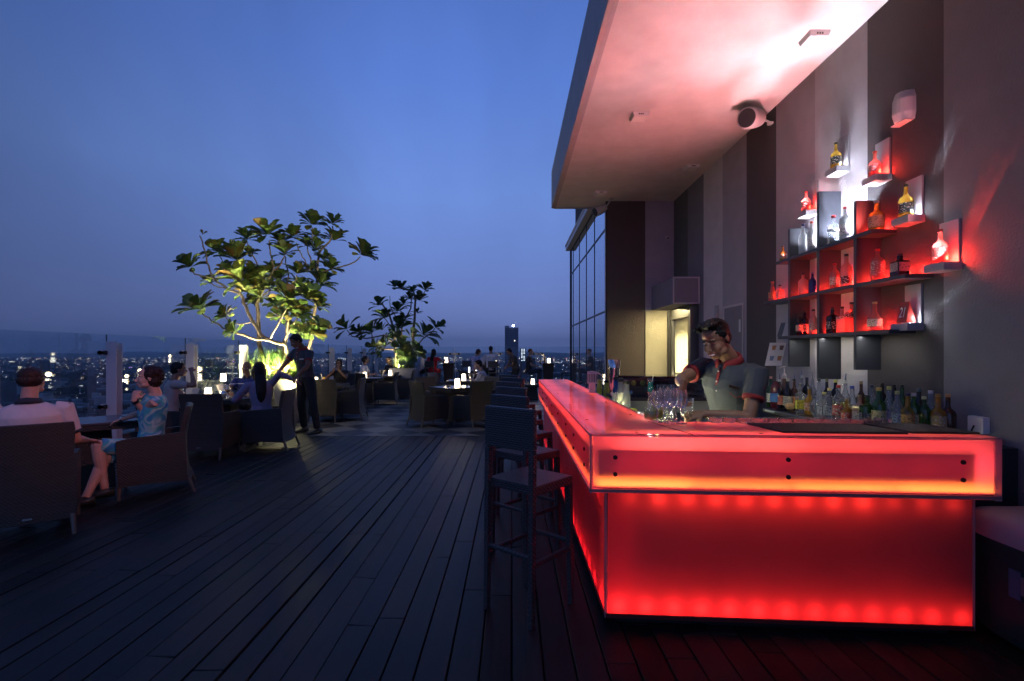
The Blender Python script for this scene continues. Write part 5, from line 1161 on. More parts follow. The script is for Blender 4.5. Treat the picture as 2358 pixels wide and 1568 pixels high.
def small_things():
    # second table: napkins, steel tumbler, wine glass, phone
    T = thing('napkin_holder', 'bundle of white napkins in a steel cup by the lantern', 'napkins', (-4.86, 8.40, .746)); MB().lathe([(0, 0), (.045, 0), (.05, .11), (.046, .11), (.04, .01)], n=20).build('cup', mat('chrome', (.8, .8, .8), .1, 1), T, smooth=True)
    m = MB(); rn = random.Random(3)
    for i in range(5): m.bar((rn.uniform(-.02, .02), rn.uniform(-.02, .02), .02), (-.06+i*.025, rn.uniform(-.02, .02), .21+rn.uniform(-.02, .02)), .06, .006, ref=(0, 1, 0), w2=.10)
    m.build('napkins', mat('napkin', (.8, .76, .7), .8), T)
    wine = [(0, .10), (.02, .105), (.040, .135), (.040, .165), (.030, .225)]; st_ = ('stem', [(.036, 0), (.036, .003), (.006, .008), (.004, .06), (.006, .102)], glass)
    def wg(x, y, z, lab, c=(.55, .25, .08)):
        T = cup(x, y, z, wine, glass, 'wine_glass', lab, 'glass', extra=[st_]); MB().lathe([(0, .103), (.02, .108), (.036, .13), (.037, .14), (0, .141)], n=20).build('wine', mat('wine_amber', c, .2), T, smooth=True)
    wg(-4.70, 8.25, .746, 'tall wine glass with amber wine beside the napkins')
    tag(MB().box(-.04, .04, -.08, .08, 0, .01).build('phone', mat('black', (.01, .01, .01)), bevel=.003), 'black phone lying on the table in front of the striped shirt man', 'phone').location = (-4.62, 8.2, .746)
    T = thing('menu_card', 'white folded menu standing beside the man in grey', 'menu', (-5.12, 8.0, .746)); MB().hexa([(-.05, 0, 0), (.05, 0, 0), (.05, .003, 0), (-.05, .003, 0)], [(-.03, .07, .18), (.07, .07, .18), (.07, .073, .18), (-.03, .073, .18)]).build('sheet', mat('napkin', (.8, .8, .8)), T)
    # orange juice
    T = cup(-4.52, 11.95, .746, [(0, 0), (.03, .002), (.034, .01), (.038, .15)], glass, 'juice_glass', 'tall glass of orange juice with a slice and straw', 'drink')
    MB().lathe([(0, .004), (.028, .008), (.034, .13), (0, .131)], n=20).build('juice', mat('orange_juice', (.85, .36, .02), .3), T, smooth=True)
    MB().tube([(.03, -.006, .15), (.03, .0, .15)], .028, 16).build('orange_slice', mat('orange_slice', (.9, .5, .04), .4), T)
    MB().tube([(0, 0, .03), (-.045, 0, .25)], .004, 6).build('straw', mat('straw', (.8, .8, .7)), T)
    tag(MB().tube([(0, 0, 0), (0, 0, .025)], .05, 16).build('ashtray', mat('black', (.01, .01, .01))), 'round black ashtray on the orange juice table', 'ashtray').location = (-4.28, 11.9, .746)
    tag(MB().tube([(0, 0, 0), (0, 0, .028)], .055, 16).build('ashtray', mat('black', (.01, .01, .01))), 'round black ashtray beside the brightest lantern', 'ashtray').location = (-1.42, 11.2, .746)
    for (x, y, lab) in ((-4.65, 15.0, 'cup of napkins left of the third lantern'), (-4.35, 16.7, 'cup of napkins on the table by the grey planter'), (-1.12, 13.75, 'cup of napkins on the phone man\'s table')):
        T = thing('napkin_holder', lab, 'napkins', (x, y, .746), 0, 'napkin cups'); MB().lathe([(0, 0), (.04, 0), (.045, .09)], n=14, cap=False).build('cup', mat('chrome', (.8, .8, .8)), T)
        m = MB()
        for i in range(4): m.bar((-.01+i*.01, 0, .02), (-.06+i*.04, 0, .17), .05, .005, ref=(0, 1, 0), w2=.07)
        m.build('napkins', mat('napkin', (.8, .8, .8)), T)
    bottle(1.24, 18.9, 1.116, .30, .036, 'wine', brown, 'brown beer bottle on the far high table', (.1, .05, .03), None)
    T = cup(.98+.1, 18.95, 1.116, [(0, 0), (.034, .002), (.04, .16)], glass, 'beer_glass', 'half full beer glass left of the brown bottle', 'drink'); MB().lathe([(0, .004), (.03, .006), (.035, .09), (0, .091)], n=16).build('beer', mat('beer', (.6, .33, .05), .3), T, smooth=True)
    cup(1.60, 18.95, 1.116, [(0, 0), (.03, .002), (.033, .12), (.014, .17), (.014, .20)], frost, 'water_bottle', 'small white bottle right of the lantern on the far high table', 'bottle')
    tag(MB().box(-.035, .035, -.07, .07, 0, .01).build('phone', mat('black', (.01, .01, .01))), 'black phone beside the lantern on the low cube table', 'phone').location = (.80, 15.8, .501)
small_things()

# ================================================================ glass balustrades
def rail():
    gl = glassy('rail_glass', (.87, .92, .94), .012, .01, k=.22); post = mat('post_paint', (.62, .60, .58), .45); capm = mat('clamp_black', (.02, .02, .02), .35)
    T = thing('glass_balustrade', 'long glass balustrade down the left side of the terrace', 'balustrade', (-5.78, 7, 0)); o = Vector(T.location); X = -5.78; zt = 1.76
    js = [7.12+1.72*k for k in range(-5, 9)]
    js = [j for j in js if j < 20.9]
    ends = js+[20.9]
    for a, b in zip(ends[:-1], ends[1:]):
        if b-a < .1: continue
        MB().box(X-.006, X+.006, a+.008, b-.008, .10, zt).build('glass_panel', gl, T, loc=o)
    em = mat('glass_edge', (.03, .05, .05), .2)
    for y in js:
        MB().box(X-.006, X+.006, y-.0035, y+.0035, .1, zt).build('joint', em, T, loc=o)
        P = MB(); P.box(X+.05, X+.20, y-.075, y-.063, 0, 1.66); P.box(X+.05, X+.17, y+.063, y+.075, 0, 1.64); P.box(X+.06, X+.19, y-.0625, y+.0625, 0, .02); p = P.build('post', post, T, loc=o, bevel=.004)
        for z in (1.5, .74):
            c = MB(); c.box(X+.012, X+.045, y-.13, y+.13, z-.035, z+.035); c.box(X+.0455, X+.07, y-.05, y+.05, z-.03, z+.03); c.build('clamp', post, p, loc=o, bevel=.006)
            k = MB()
            for s in (-1, 1): k.tube([(X+.045, y+s*.098, z), (X+.075, y+s*.098, z)], .030, 18); k.tube([(X-.03, y+s*.098, z), (X-.007, y+s*.098, z)], .030, 18)
            for s in (-1, 1): k.tube([(X+.03, y-.13, z), (X+.03, y-.15, z)], .026, 16)
            k.build('clamp_knob', capm, p, loc=o)
    T2 = thing('glass_balustrade', 'glass balustrade across the far end of the terrace', 'balustrade', (0, 20.9, 0)); o = Vector(T2.location); Y = 20.9
    xs = [-5.78+.02]+[-4.2+1.738*k for k in range(0, 5)]
    xs = [(1046-1179)/1150*20.75+1.738*k for k in range(-2, 4)]
    al = [X]+xs+[4.6]
    for a, b in zip(al[:-1], al[1:]): MB().box(a+.008, b-.008, Y-.006, Y+.006, .10, zt-.01).build('glass_panel', gl, T2, loc=o)
    for x in xs:
        p = MB().box(x-.055, x-.045, Y-.18, Y-.05, 0, 1.64).box(x+.045, x+.055, Y-.18, Y-.05, 0, 1.64).build('post', post, T2, loc=o, bevel=.003)
        for z in (1.45, .74):
            MB().box(x-.26, x+.26, Y-.045, Y-.012, z-.04, z+.04).build('clamp', mat('clamp_cream', (.62, .56, .42), .4), p, loc=o, bevel=.006)
            k = MB()
            for s in (-1, 1): k.tube([(x+s*.18, Y-.045, z), (x+s*.18, Y-.08, z)], .045, 16)
            k.build('clamp_knob', capm, p, loc=o)
rail()

# ================================================================ trees
def planter(x0, x1, y0, y1, h, col, lab):
    T = thing('planter', lab, 'planter', ((x0+x1)/2, (y0+y1)/2, 0)); o = Vector(T.location); t = .06; m = MB()
    m.box(x0, x1, y0, y0+t, 0, h); m.box(x0, x1, y1-t, y1, 0, h); m.box(x0, x0+t, y0+t, y1-t, 0, h); m.box(x1-t, x1, y0+t, y1-t, 0, h)
    m.build('walls', mat('planter_%d' % int(col[0]*99), col, .7, bump=.2, bscale=50, var=.12, vscale=5), T, loc=o)
    MB().box(x0+t+.001, x1-t-.001, y0+t+.001, y1-t-.001, 0, h-.07).build('soil', mat('soil', (.03, .022, .016), .95, bump=1, bscale=60), T, loc=o)
planter(-5.60, -4.60, 10.35, 11.30, .94, (.42, .40, .33), 'pale low planter wall at the foot of the big lit tree')
planter(-4.20, -3.36, 17.0, 17.9, .97, (.20, .22, .27), 'tall grey square planter under the smaller tree')
def leaf(m, base, d, up, L, w, rn, mi=0):
    "obovate leaf, creased along its rib and drooping at the tip"
    d = d.normalized(); s = d.cross(up).normalized(); n = s.cross(d).normalized(); vs = []; fs = []
    for k, (t, q, dr) in enumerate(((0, .10, 0), (.25, .30, .02), (.5, .74, .03), (.76, 1.0, .0), (.92, .80, -.05), (1, .30, -.09))):
        c = base+d*(t*L)+n*(dr*L); ww = w*q/2
        vs += [c-s*ww+n*ww*.35, c, c+s*ww+n*ww*.35]
    for k in range(5):
        a = 3*k; fs += [(a, a+1, a+4, a+3), (a+1, a+2, a+5, a+4)]
    m.add(vs, fs, mi)
def rosette(m, c, ax, R_, rn, n=None):
    x, y, z = frame(ax); n = n or rn.randint(13, 18)
    for i in range(n):
        t = i/n; an = i*2.399+rn.uniform(-.2, .2); el = .15+1.15*(t**.8)+rn.uniform(-.12, .12) if False else rn.uniform(-.45, .35)+1.05*(1-t)
        dd = (x*math.cos(an)+y*math.sin(an))*math.cos(el)+z*math.sin(el); L = R_*rn.uniform(.75, 1.1)*(.75+.3*(1-abs(t-.5)))
        leaf(m, Vector(c)+dd*.02, dd, z if abs(dd.dot(z)) < .9 else x, L, L*rn.uniform(.44, .58), rn)
def tree_main():
    rn = random.Random(21); base = Vector((-5.08, 10.85, .86))
    T = thing('frangipani_tree', 'large broad leaved tree lit yellow from below, left of centre', 'tree', base); o = base
    zf = lambda zx, zy, dy=0: R(393+zx*.282, 466.7+zy*.282, 10.85+dy)
    tk = MB()
    def br(pts, r0, r1):
        P = [zf(*p) for p in pts]; n = len(P); Q = []
        for i in range(n-1):
            for k in range(4):
                t = k/4; a, b = P[i], P[i+1]; pv = P[max(i-1, 0)]; nx = P[min(i+2, n-1)]
                q = .5*((2*a)+(b-pv)*t+(2*pv-5*a+4*b-nx)*t*t+(3*a-pv-3*b+nx)*t**3); Q.append(q+Vector((rn.uniform(-.01, .01),)*3))
        Q.append(P[-1]); rr = [r0+(r1-r0)*i/(len(Q)-1) for i in range(len(Q))]; tk.tube(Q, [q*.72 for q in rr], 8)
    B = (860, 1330, 0)
    br([(800, 1400, 0), (725, 1150, .1), (715, 900, .15), (720, 760, .2), (820, 590, .1), (890, 510, 0), (930, 440, 0)], .075, .02)
    br([(720, 780, .2), (835, 560, 0), (815, 420, 0), (805, 310, -.1)], .03, .018)
    br([(880, 1400, 0), (945, 1100, -.2), (950, 900, -.3), (940, 800, -.3)], .05, .025)
    br([(930, 1400, .1), (1120, 1190, .2), (1165, 950, .2), (1190, 760, .2), (1195, 560, .2), (1220, 400, .1), (1310, 300, 0), (1320, 190, 0)], .065, .018)
    br([(1200, 580, .2), (1150, 480, .3), (1120, 400, .3), (1110, 350, .3)], .028, .016)
    br([(1200, 585, .2), (1320, 540, 0), (1420, 515, -.1), (1500, 485, -.2), (1550, 440, -.2)], .028, .016)
    br([(1220, 400, .1), (1160, 320, .2), (1155, 200, .2)], .024, .015)
    br([(900, 1400, 0), (940, 1180, -.3), (820, 1130, -.5), (740, 1080, -.5), (650, 930, -.4), (590, 790, -.3), (570, 750, -.3), (460, 700, -.3), (360, 620, -.3), (300, 480, -.2), (260, 320, -.2), (240, 270, -.2)], .06, .016)
    br([(570, 750, -.3), (560, 690, -.3), (545, 640, -.3)], .03, .02)
    br([(360, 620, -.3), (200, 580, -.4), (165, 540, -.4)], .024, .014)
    br([(460, 700, -.3), (370, 680, -.2), (310, 650, -.1)], .02, .012)
    br([(820, 1130, -.5), (680, 1110, -.6), (560, 1070, -.7), (430, 1020, -.7), (330, 960, -.7), (260, 900, -.7)], .035, .018)
    br([(690, 960, -.3), (600, 990, -.3), (500, 980, -.5), (450, 930, -.6)], .018, .013)
    br([(810, 1120, -.5), (870, 1000, -.6), (940, 880, -.6), (980, 800, -.6)], .03, .018)
    br([(910, 1160, -.3), (960, 1060, -.4), (1040, 930, -.4), (1100, 820, -.4)], .03, .018)
    br([(960, 880, 0), (960, 700, .1), (1020, 640, .1), (1030, 590, .1)], .026, .016)
    br([(960, 700, .1), (955, 560, .2), (930, 430, .2)], .022, .016)
    br([(740, 550, .1), (680, 450, .2), (650, 370, .2), (620, 320, .2)], .024, .014)
    br([(720, 790, .2), (760, 650, .1), (740, 550, .1)], .03, .024)
    br([(440, 600, -.1), (460, 540, 0), (400, 440, .1)], .018, .013)
    br([(1020, 330, .1), (1080, 440, .2), (1120, 520, .2), (1190, 620, .2)], .014, .022)
    br([(1165, 990, .2), (1180, 820, .2), (1210, 700, .1)], .02, .016)
    tk.build('trunk', mat('bark', (.14, .105, .08), .85, bump=1, bscale=30, var=.3, vscale=14), T, smooth=True, loc=o)
    L = MB()
    ros = [(165, 525, -.4, 1.0), (390, 405, .1, .95), (625, 300, .2, .95), (790, 262, -.1, 1.05), (900, 330, .2, .9), (1000, 275, .1, 1.0), (1155, 180, .2, 1.0), (1320, 170, 0, 1.05), (1335, 310, .1, .9), (1110, 355, .3, .95), (930, 420, 0, 1.1), (545, 470, -.1, 1.15), (580, 640, -.3, 1.2), (740, 620, .1, 1.0), (1030, 580, .1, .9), (1560, 430, -.2, 1.1), (1300, 540, 0, 1.0), (1220, 670, .1, 1.1), (890, 640, .2, .9), (735, 780, .2, 1.15), (955, 790, -.5, 1.2), (1110, 790, -.4, 1.15), (1195, 850, .1, .8), (245, 870, -.7, 1.3), (455, 930, -.6, 1.0), (525, 1050, -.7, .85), (990, 930, -.2, 1.0), (1060, 920, -.2, 1.0), (1145, 1070, -.2, 1.15), (330, 655, -.1, .6), (1250, 460, .1, .7), (470, 560, 0, .7), (680, 820, .3, .9), (860, 850, .3, .9), (1130, 690, .3, .7), (700, 700, .3, 1.0), (1035, 700, .3, .9), (830, 540, .3, .7), (1070, 1060, -.4, .9), (960, 1040, .2, .9), (500, 380, .3, .7), (650, 650, .35, .8), (1220, 1010, -.3, .7), (1180, 380, .1, .8), (620, 730, -.2, .8), (800, 700, -.2, .9), (1150, 560, .3, .7), (650, 560, -.1, .8), (1010, 860, -.5, .8), (880, 930, -.4, .7), (900, 720, 0, .9), (1180, 280, .3, .7), (640, 420, .1, .7)]
    for zx, zy, dy, s in ros:
        c = zf(zx, zy, dy); ax = (c-(base+Vector((0, 0, 1.2)))).normalized()*.7+Vector((0, 0, .75))+Vector((rn.uniform(-.2, .2), rn.uniform(-.35, .1), 0)); rosette(L, c, ax, .33*s*rn.uniform(.8, 1.2), rn, rn.randint(17, 26))
    c = zf(262, 262, -.2)
    for i in range(4): leaf(L, c, Vector((rn.uniform(-.5, 1), rn.uniform(-.5, .5), .6)), Vector((0, 0, 1)), .12, .06, rn)
    L.build('crown', leafmat('leaf_main', [(.07, .115, .03), (.09, .14, .04), (.055, .095, .028), (.12, .16, .045), (.08, .13, .04), (.15, .16, .04), (.17, .10, .04)], .32), T, loc=o, smooth=True, uv=False)
    for (x, y, p, dv, lab) in ((-4.72, 10.30, 800, (-.16, .22, 1), 'added garden spotlight on the planter rim lighting the big tree, at the right'), (-5.02, 10.30, 260, (.05, .28, 1), 'added garden spotlight on the planter rim lighting the big tree, at the left')):  # fixtures added for the tree's glow from below; none is visible there
        Q = thing('added_garden_spotlight', lab, 'spotlight', (x, y, .93)); MB().tube([(0, .05, 0), (0, 0, .02), (0, 0, .05)], .012).tube([(0, 0, .04), (0, .01, .10)], [.035, .045], 16).build('housing', mat('black', (.01, .01, .01)), Q)
        light('SPOT', 'uplight', (0, .012, .115), p, (1, .90, .48), .04, direction=dv, spot=140, blend=.9, parent=Q)
        light('POINT', 'uplight', (0, .03, .16), 15, (1, .88, .48), .04, parent=Q)
    for (x, y, p, tg, lab) in ((-4.25, 10.22, 2400, (-5.0, 10.75, 3.4), 'added floor spotlight beside the planter, brightening the crown of the big tree'), (-5.35, 9.85, 1500, (-5.6, 10.8, 3.3), 'added floor spotlight hidden behind the striped shirt man, brightening the big tree')):  # unseen uplights added to brighten the upper crown
        Q = thing('added_floor_spotlight', lab, 'spotlight', (x, y, 0)); dv = (Vector(tg)-Vector((x, y, .12))).normalized(); MB().box(-.05, .05, -.04, .04, 0, .03).tube([(0, 0, .03), Vector((0, 0, .05))+dv*.03, Vector((0, 0, .05))+dv*.09], [.03, .045, .05], 14).build('housing', mat('black', (.01, .01, .01)), Q)
        light('SPOT', 'uplight', Vector((0, 0, .05))+dv*.10, p, (1, .92, .50), .05, direction=dv, spot=62, blend=.9, parent=Q)
    # grasses
    g = MB()
    for i in range(420):
        a = rn.uniform(0, 6.28); p = Vector((-5.1+rn.uniform(-.42, .40), 10.8+rn.uniform(-.40, .35), .88)); H = rn.uniform(.35, .80); d = Vector((math.cos(a), math.sin(a), 0))*rn.uniform(.05, .42); w = Vector((-math.sin(a), math.cos(a), 0))*.006
        P = [p, p+d*.3+Vector((0, 0, H*.6)), p+d*.7+Vector((0, 0, H*.92)), p+d*1.25+Vector((0, 0, H*rn.uniform(.75, .95)))]
        vs = []
        for k, q in enumerate(P): vs += [q-w*(1-k*.3), q+w*(1-k*.3)]
        g.add(vs, [(0, 1, 3, 2), (2, 3, 5, 4), (4, 5, 7, 6)])
    go = g.build('tall_grass', leafmat('grass_lit', [(.10, .22, .04), (.16, .28, .06), (.08, .16, .03)]), loc=(-5.1, 10.8, .88), uv=False); tag(go, 'tuft of tall green grass glowing at the foot of the big tree', 'grass')
    g = MB()
    for i in range(46):
        c = Vector((-5.1+rn.uniform(-.45, .44), 10.55+rn.uniform(-.18, .16), .88+rn.uniform(0, .36)))
        for k in range(16):
            a = rn.uniform(0, 6.28); e = rn.uniform(0, 1.3); d = Vector((math.cos(a)*math.cos(e), math.sin(a)*math.cos(e), math.sin(e))); L_ = rn.uniform(.10, .20); w = d.cross(Vector((0, 0, 1))).normalized()*.008
            g.add([c-w, c+w, c+d*L_*.6+w*1.2+Vector((0, 0, .01)), c+d*L_*.6-w*1.2, c+d*L_-Vector((0, 0, .025))], [(0, 1, 2, 3), (3, 2, 4)])
    go = g.build('spiky_shrub', leafmat('croton', [(.28, .16, .05), (.30, .24, .08), (.18, .10, .04), (.22, .26, .07), (.3, .1, .06)]), loc=(-5.1, 10.55, .88), uv=False); tag(go, 'low reddish spiky shrub glowing at the planter front', 'shrub')
tree_main()
def tree_small():
    rn = random.Random(9); base = Vector((-3.80, 17.4, .90)); T = thing('frangipani_tree', 'smaller dark tree in the grey planter near the end balustrade', 'tree', base); o = base
    zf = lambda zx, zy, dy=0: R(393+zx*.282, 466.7+zy*.282, 17.4+dy); tk = MB()
    def br(pts, r0, r1):
        P = [zf(*p) for p in pts]; Q = []; n = len(P)
        for i in range(n-1):
            for k in range(3): Q.append(P[i].lerp(P[i+1], k/3)+Vector((rn.uniform(-.012, .012), 0, rn.uniform(-.01, .01))))
        Q.append(P[-1]); tk.tube(Q, [r0+(r1-r0)*i/(len(Q)-1) for i in range(len(Q))], 7)
    br([(1945, 1400), (1975, 1160), (1990, 960), (1998, 800), (1985, 720), (1870, 690)], .06, .02)
    br([(1990, 790), (2060, 760), (2080, 720)], .02, .014)
    br([(1850, 1400), (1835, 1200), (1830, 1060), (1780, 900), (1730, 830), (1700, 810)], .055, .018)
    br([(1870, 1400), (1875, 1200), (1890, 1000), (1960, 860), (1970, 740)], .045, .016)
    br([(1830, 1150), (1740, 1080), (1600, 1110), (1480, 1090), (1440, 1040)], .03, .016)
    br([(1835, 1200), (1700, 1190), (1650, 1140), (1640, 1060)], .03, .018)
    br([(1975, 1200), (2060, 1110), (2130, 1060), (2160, 1020)], .028, .014)
    br([(1845, 1100), (1850, 960), (1790, 840), (1788, 760)], .02, .010); br([(1830, 1060), (1760, 960), (1690, 880)], .02, .012)
    br([(1920, 960), (1900, 900), (1850, 870)], .02, .014)
    tk.build('trunk', mat('bark', (.14, .1, .08)), T, smooth=True, loc=o)
    L = MB()
    for zx, zy, s, dy in [(1830, 690, 1, 0), (1890, 710, .8, .2), (1970, 735, .9, 0), (2075, 715, .95, 0), (2030, 800, .9, .1), (1700, 840, 1.05, 0), (1760, 940, 1.1, .1), (1850, 890, 1, -.1), (1900, 830, .9, .2), (1440, 1030, 1.3, -.2), (1560, 1070, 1.1, -.1), (1650, 1060, 1.4, 0), (1730, 1040, .9, .2), (1870, 1030, 1.2, -.2), (1900, 960, .9, .2), (1840, 1060, 1.0, -.3), (2060, 1080, 1.5, -.1), (2160, 1020, .95, 0), (1680, 1180, 1.0, -.1), (1760, 1170, .9, .1), (1880, 1180, 1.1, -.2), (1960, 1100, 1.0, .2), (1990, 1210, .9, -.2), (1920, 1260, 1.0, -.3), (1830, 1120, .9, .2), (2010, 900, .6, 0), (1950, 790, .7, .2), (1720, 1240, .6, 0)]:
        c = zf(zx, zy, dy); ax = (c-(base+Vector((0, 0, 1)))).normalized()*.7+Vector((0, -.1, .7)); rosette(L, c, ax, .42*s*rn.uniform(.8, 1.15), rn, rn.randint(9, 14))
    L.build('crown', leafmat('leaf_small', [(.045, .085, .03), (.07, .12, .04), (.035, .065, .025), (.10, .12, .035)], .4), T, loc=o, smooth=True, uv=False)
    g = MB()
    for i in range(180):
        a = rn.uniform(0, 6.28); p = Vector((-3.8+rn.uniform(-.35, .35), 17.4+rn.uniform(-.35, .3), .9)); H = rn.uniform(.15, .45); d = Vector((math.cos(a), math.sin(a), 0))*rn.uniform(.05, .3); w = Vector((-math.sin(a), math.cos(a), 0))*.009
        g.add([p-w, p+w, p+d*.6+w+Vector((0, 0, H)), p+d*.6-w+Vector((0, 0, H)), p+d*1.2+Vector((0, 0, H*.9))], [(0, 1, 2, 3), (3, 2, 4)])
    tag(g.build('low_grass', leafmat('grass_dim', [(.06, .10, .03), (.12, .14, .05)]), loc=(-3.8, 17.4, .9), uv=False), 'dim tufts of grass in the grey planter', 'grass')
    light('SPOT', 'uplight', Vector((-3.85, 17.1, .98))-o, 560, (1, .88, .5), .05, direction=(-.05, .15, 1), spot=130, blend=.9, parent=T)
tree_small()
def added_spots():  # fill spots added out of view for the left patrons, bartender and tree crown
    T = thing('added_spotlight', 'added rose tinted fill light on the canopy edge, aimed at the left patrons', 'spotlight', (.95, 1.1, ZC-.20)); d = Vector((-4.95, 3.75, -3.0)).normalized()
    m = MB(); x, y, z = frame(d); m.rings([(-d*.12, x*.04, y*.04), (-d*.10, x*.06, y*.06), (d*.06, x*.065, y*.065), (d*.10, x*.075, y*.075)], 20); m.tube([(0, 0, .0), (0, 0, .195)], .015); m.build('housing', mat('black', (.01, .01, .01)), T, smooth=False)
    light('SPOT', 'added_spot_lamp', d*.12, 330, (1, .40, .42), .05, direction=d, spot=25, blend=1, parent=T)
    T = thing('added_spotlight', 'added white fill light on the canopy edge, aimed at the bartender', 'spotlight', (.95, 1.75, ZC-.20)); d = Vector((.50, 1.62, -2.75)).normalized()
    m = MB(); x, y, z = frame(d); m.rings([(-d*.12, x*.04, y*.04), (-d*.10, x*.06, y*.06), (d*.06, x*.065, y*.065), (d*.10, x*.075, y*.075)], 20); m.tube([(0, 0, .0), (0, 0, .195)], .015); m.build('housing', mat('black', (.01, .01, .01)), T, smooth=False)
    light('SPOT', 'added_spot_lamp', d*.12, 150, (.96, .97, 1), .05, direction=d, spot=24, blend=1, parent=T)
    T = thing('added_spotlight', 'added warm fill light at the canopy edge for the crown of the big tree', 'spotlight', (.90, 2.5, ZC-.20)); d = Vector((-5.9, 8.4, -1.0)).normalized()
    m = MB(); x, y, z = frame(d); m.rings([(-d*.12, x*.04, y*.04), (-d*.10, x*.06, y*.06), (d*.06, x*.065, y*.065), (d*.10, x*.075, y*.075)], 20); m.tube([(0, 0, .0), (0, 0, .195)], .015); m.build('housing', mat('black', (.01, .01, .01)), T, smooth=False)
    light('SPOT', 'added_spot_lamp', d*.12, 3000, (1, .92, .45), .05, direction=d, spot=22, blend=.8, parent=T)

added_spots()
# ================================================================ people
skinb = lambda n, c: mat('skin_'+n, c, .48, bump=.15, bscale=120, var=.08, vscale=20, spec=.4)
def ik(a, t, l1, l2, pole):
    a = Vector(a); t = Vector(t); d = t-a; D = min(d.length, (l1+l2)*.995); t = a+d.normalized()*D; d = d.normalized()
    x = (l1*l1-l2*l2+D*D)/(2*D); h = math.sqrt(max(0, l1*l1-x*x)); p = Vector(pole); p = (p-d*p.dot(d)).normalized()
    return a+d*x+p*h, t
def hand(m, w, d, n, curl=.5, side=1, s=1.0, thumb=.6, spread=.10):
    "w wrist, d pointing direction, n palm normal, side: which way the thumb leaves"
    d = d.normalized(); n = (n-d*n.dot(d)).normalized(); x = d.cross(n).normalized()*side
    m.rings([(w-d*.02*s, x*.026*s, n*.019*s), (w+d*.015*s, x*.030*s, n*.017*s), (w+d*.05*s, x*.040*s, n*.016*s), (w+d*.088*s, x*.042*s, n*.013*s), (w+d*.094*s, x*.036*s, n*.009*s)], 12)
    for k, (o, L) in enumerate(((.031, .070), (.0105, .078), (-.0105, .073), (-.031, .058))):
        p = w+d*.086*s+x*o*s; a = 0; dirv = (d+x*spread*(1.5-k)*.5).normalized(); P = [p-dirv*.012*s, p]
        for q, (fr, c) in enumerate(((.45, .55), (.32, .9), (.23, .7))):
            a += c*curl*(1+.12*k); dd = dirv*math.cos(a)+n*math.sin(a); p = p+dd*L*fr*s; P.append(p)
        m.tube(P, [.0095*s, .0092*s, .0082*s, .0076*s, .0062*s], 8); m.ell(P[-1], .0064*s, .0064*s, .0064*s, n=8)
    p = w+d*.028*s+x*.028*s; t1 = (d*.55+x*.75+n*.35*thumb).normalized(); t2 = (d*.85+x*.25+n*.6*thumb).normalized(); P = [p-x*.01*s, p+t1*.034*s, p+t1*.034*s+t2*.030*s, p+t1*.034*s+t2*.030*s+(t2+n*.4*thumb).normalized()*.024*s]
    m.tube(P, [.014*s, .0125*s, .0105*s, .0085*s], 8); m.ell(P[-1], .0085*s, .0085*s, .0085*s, n=8)
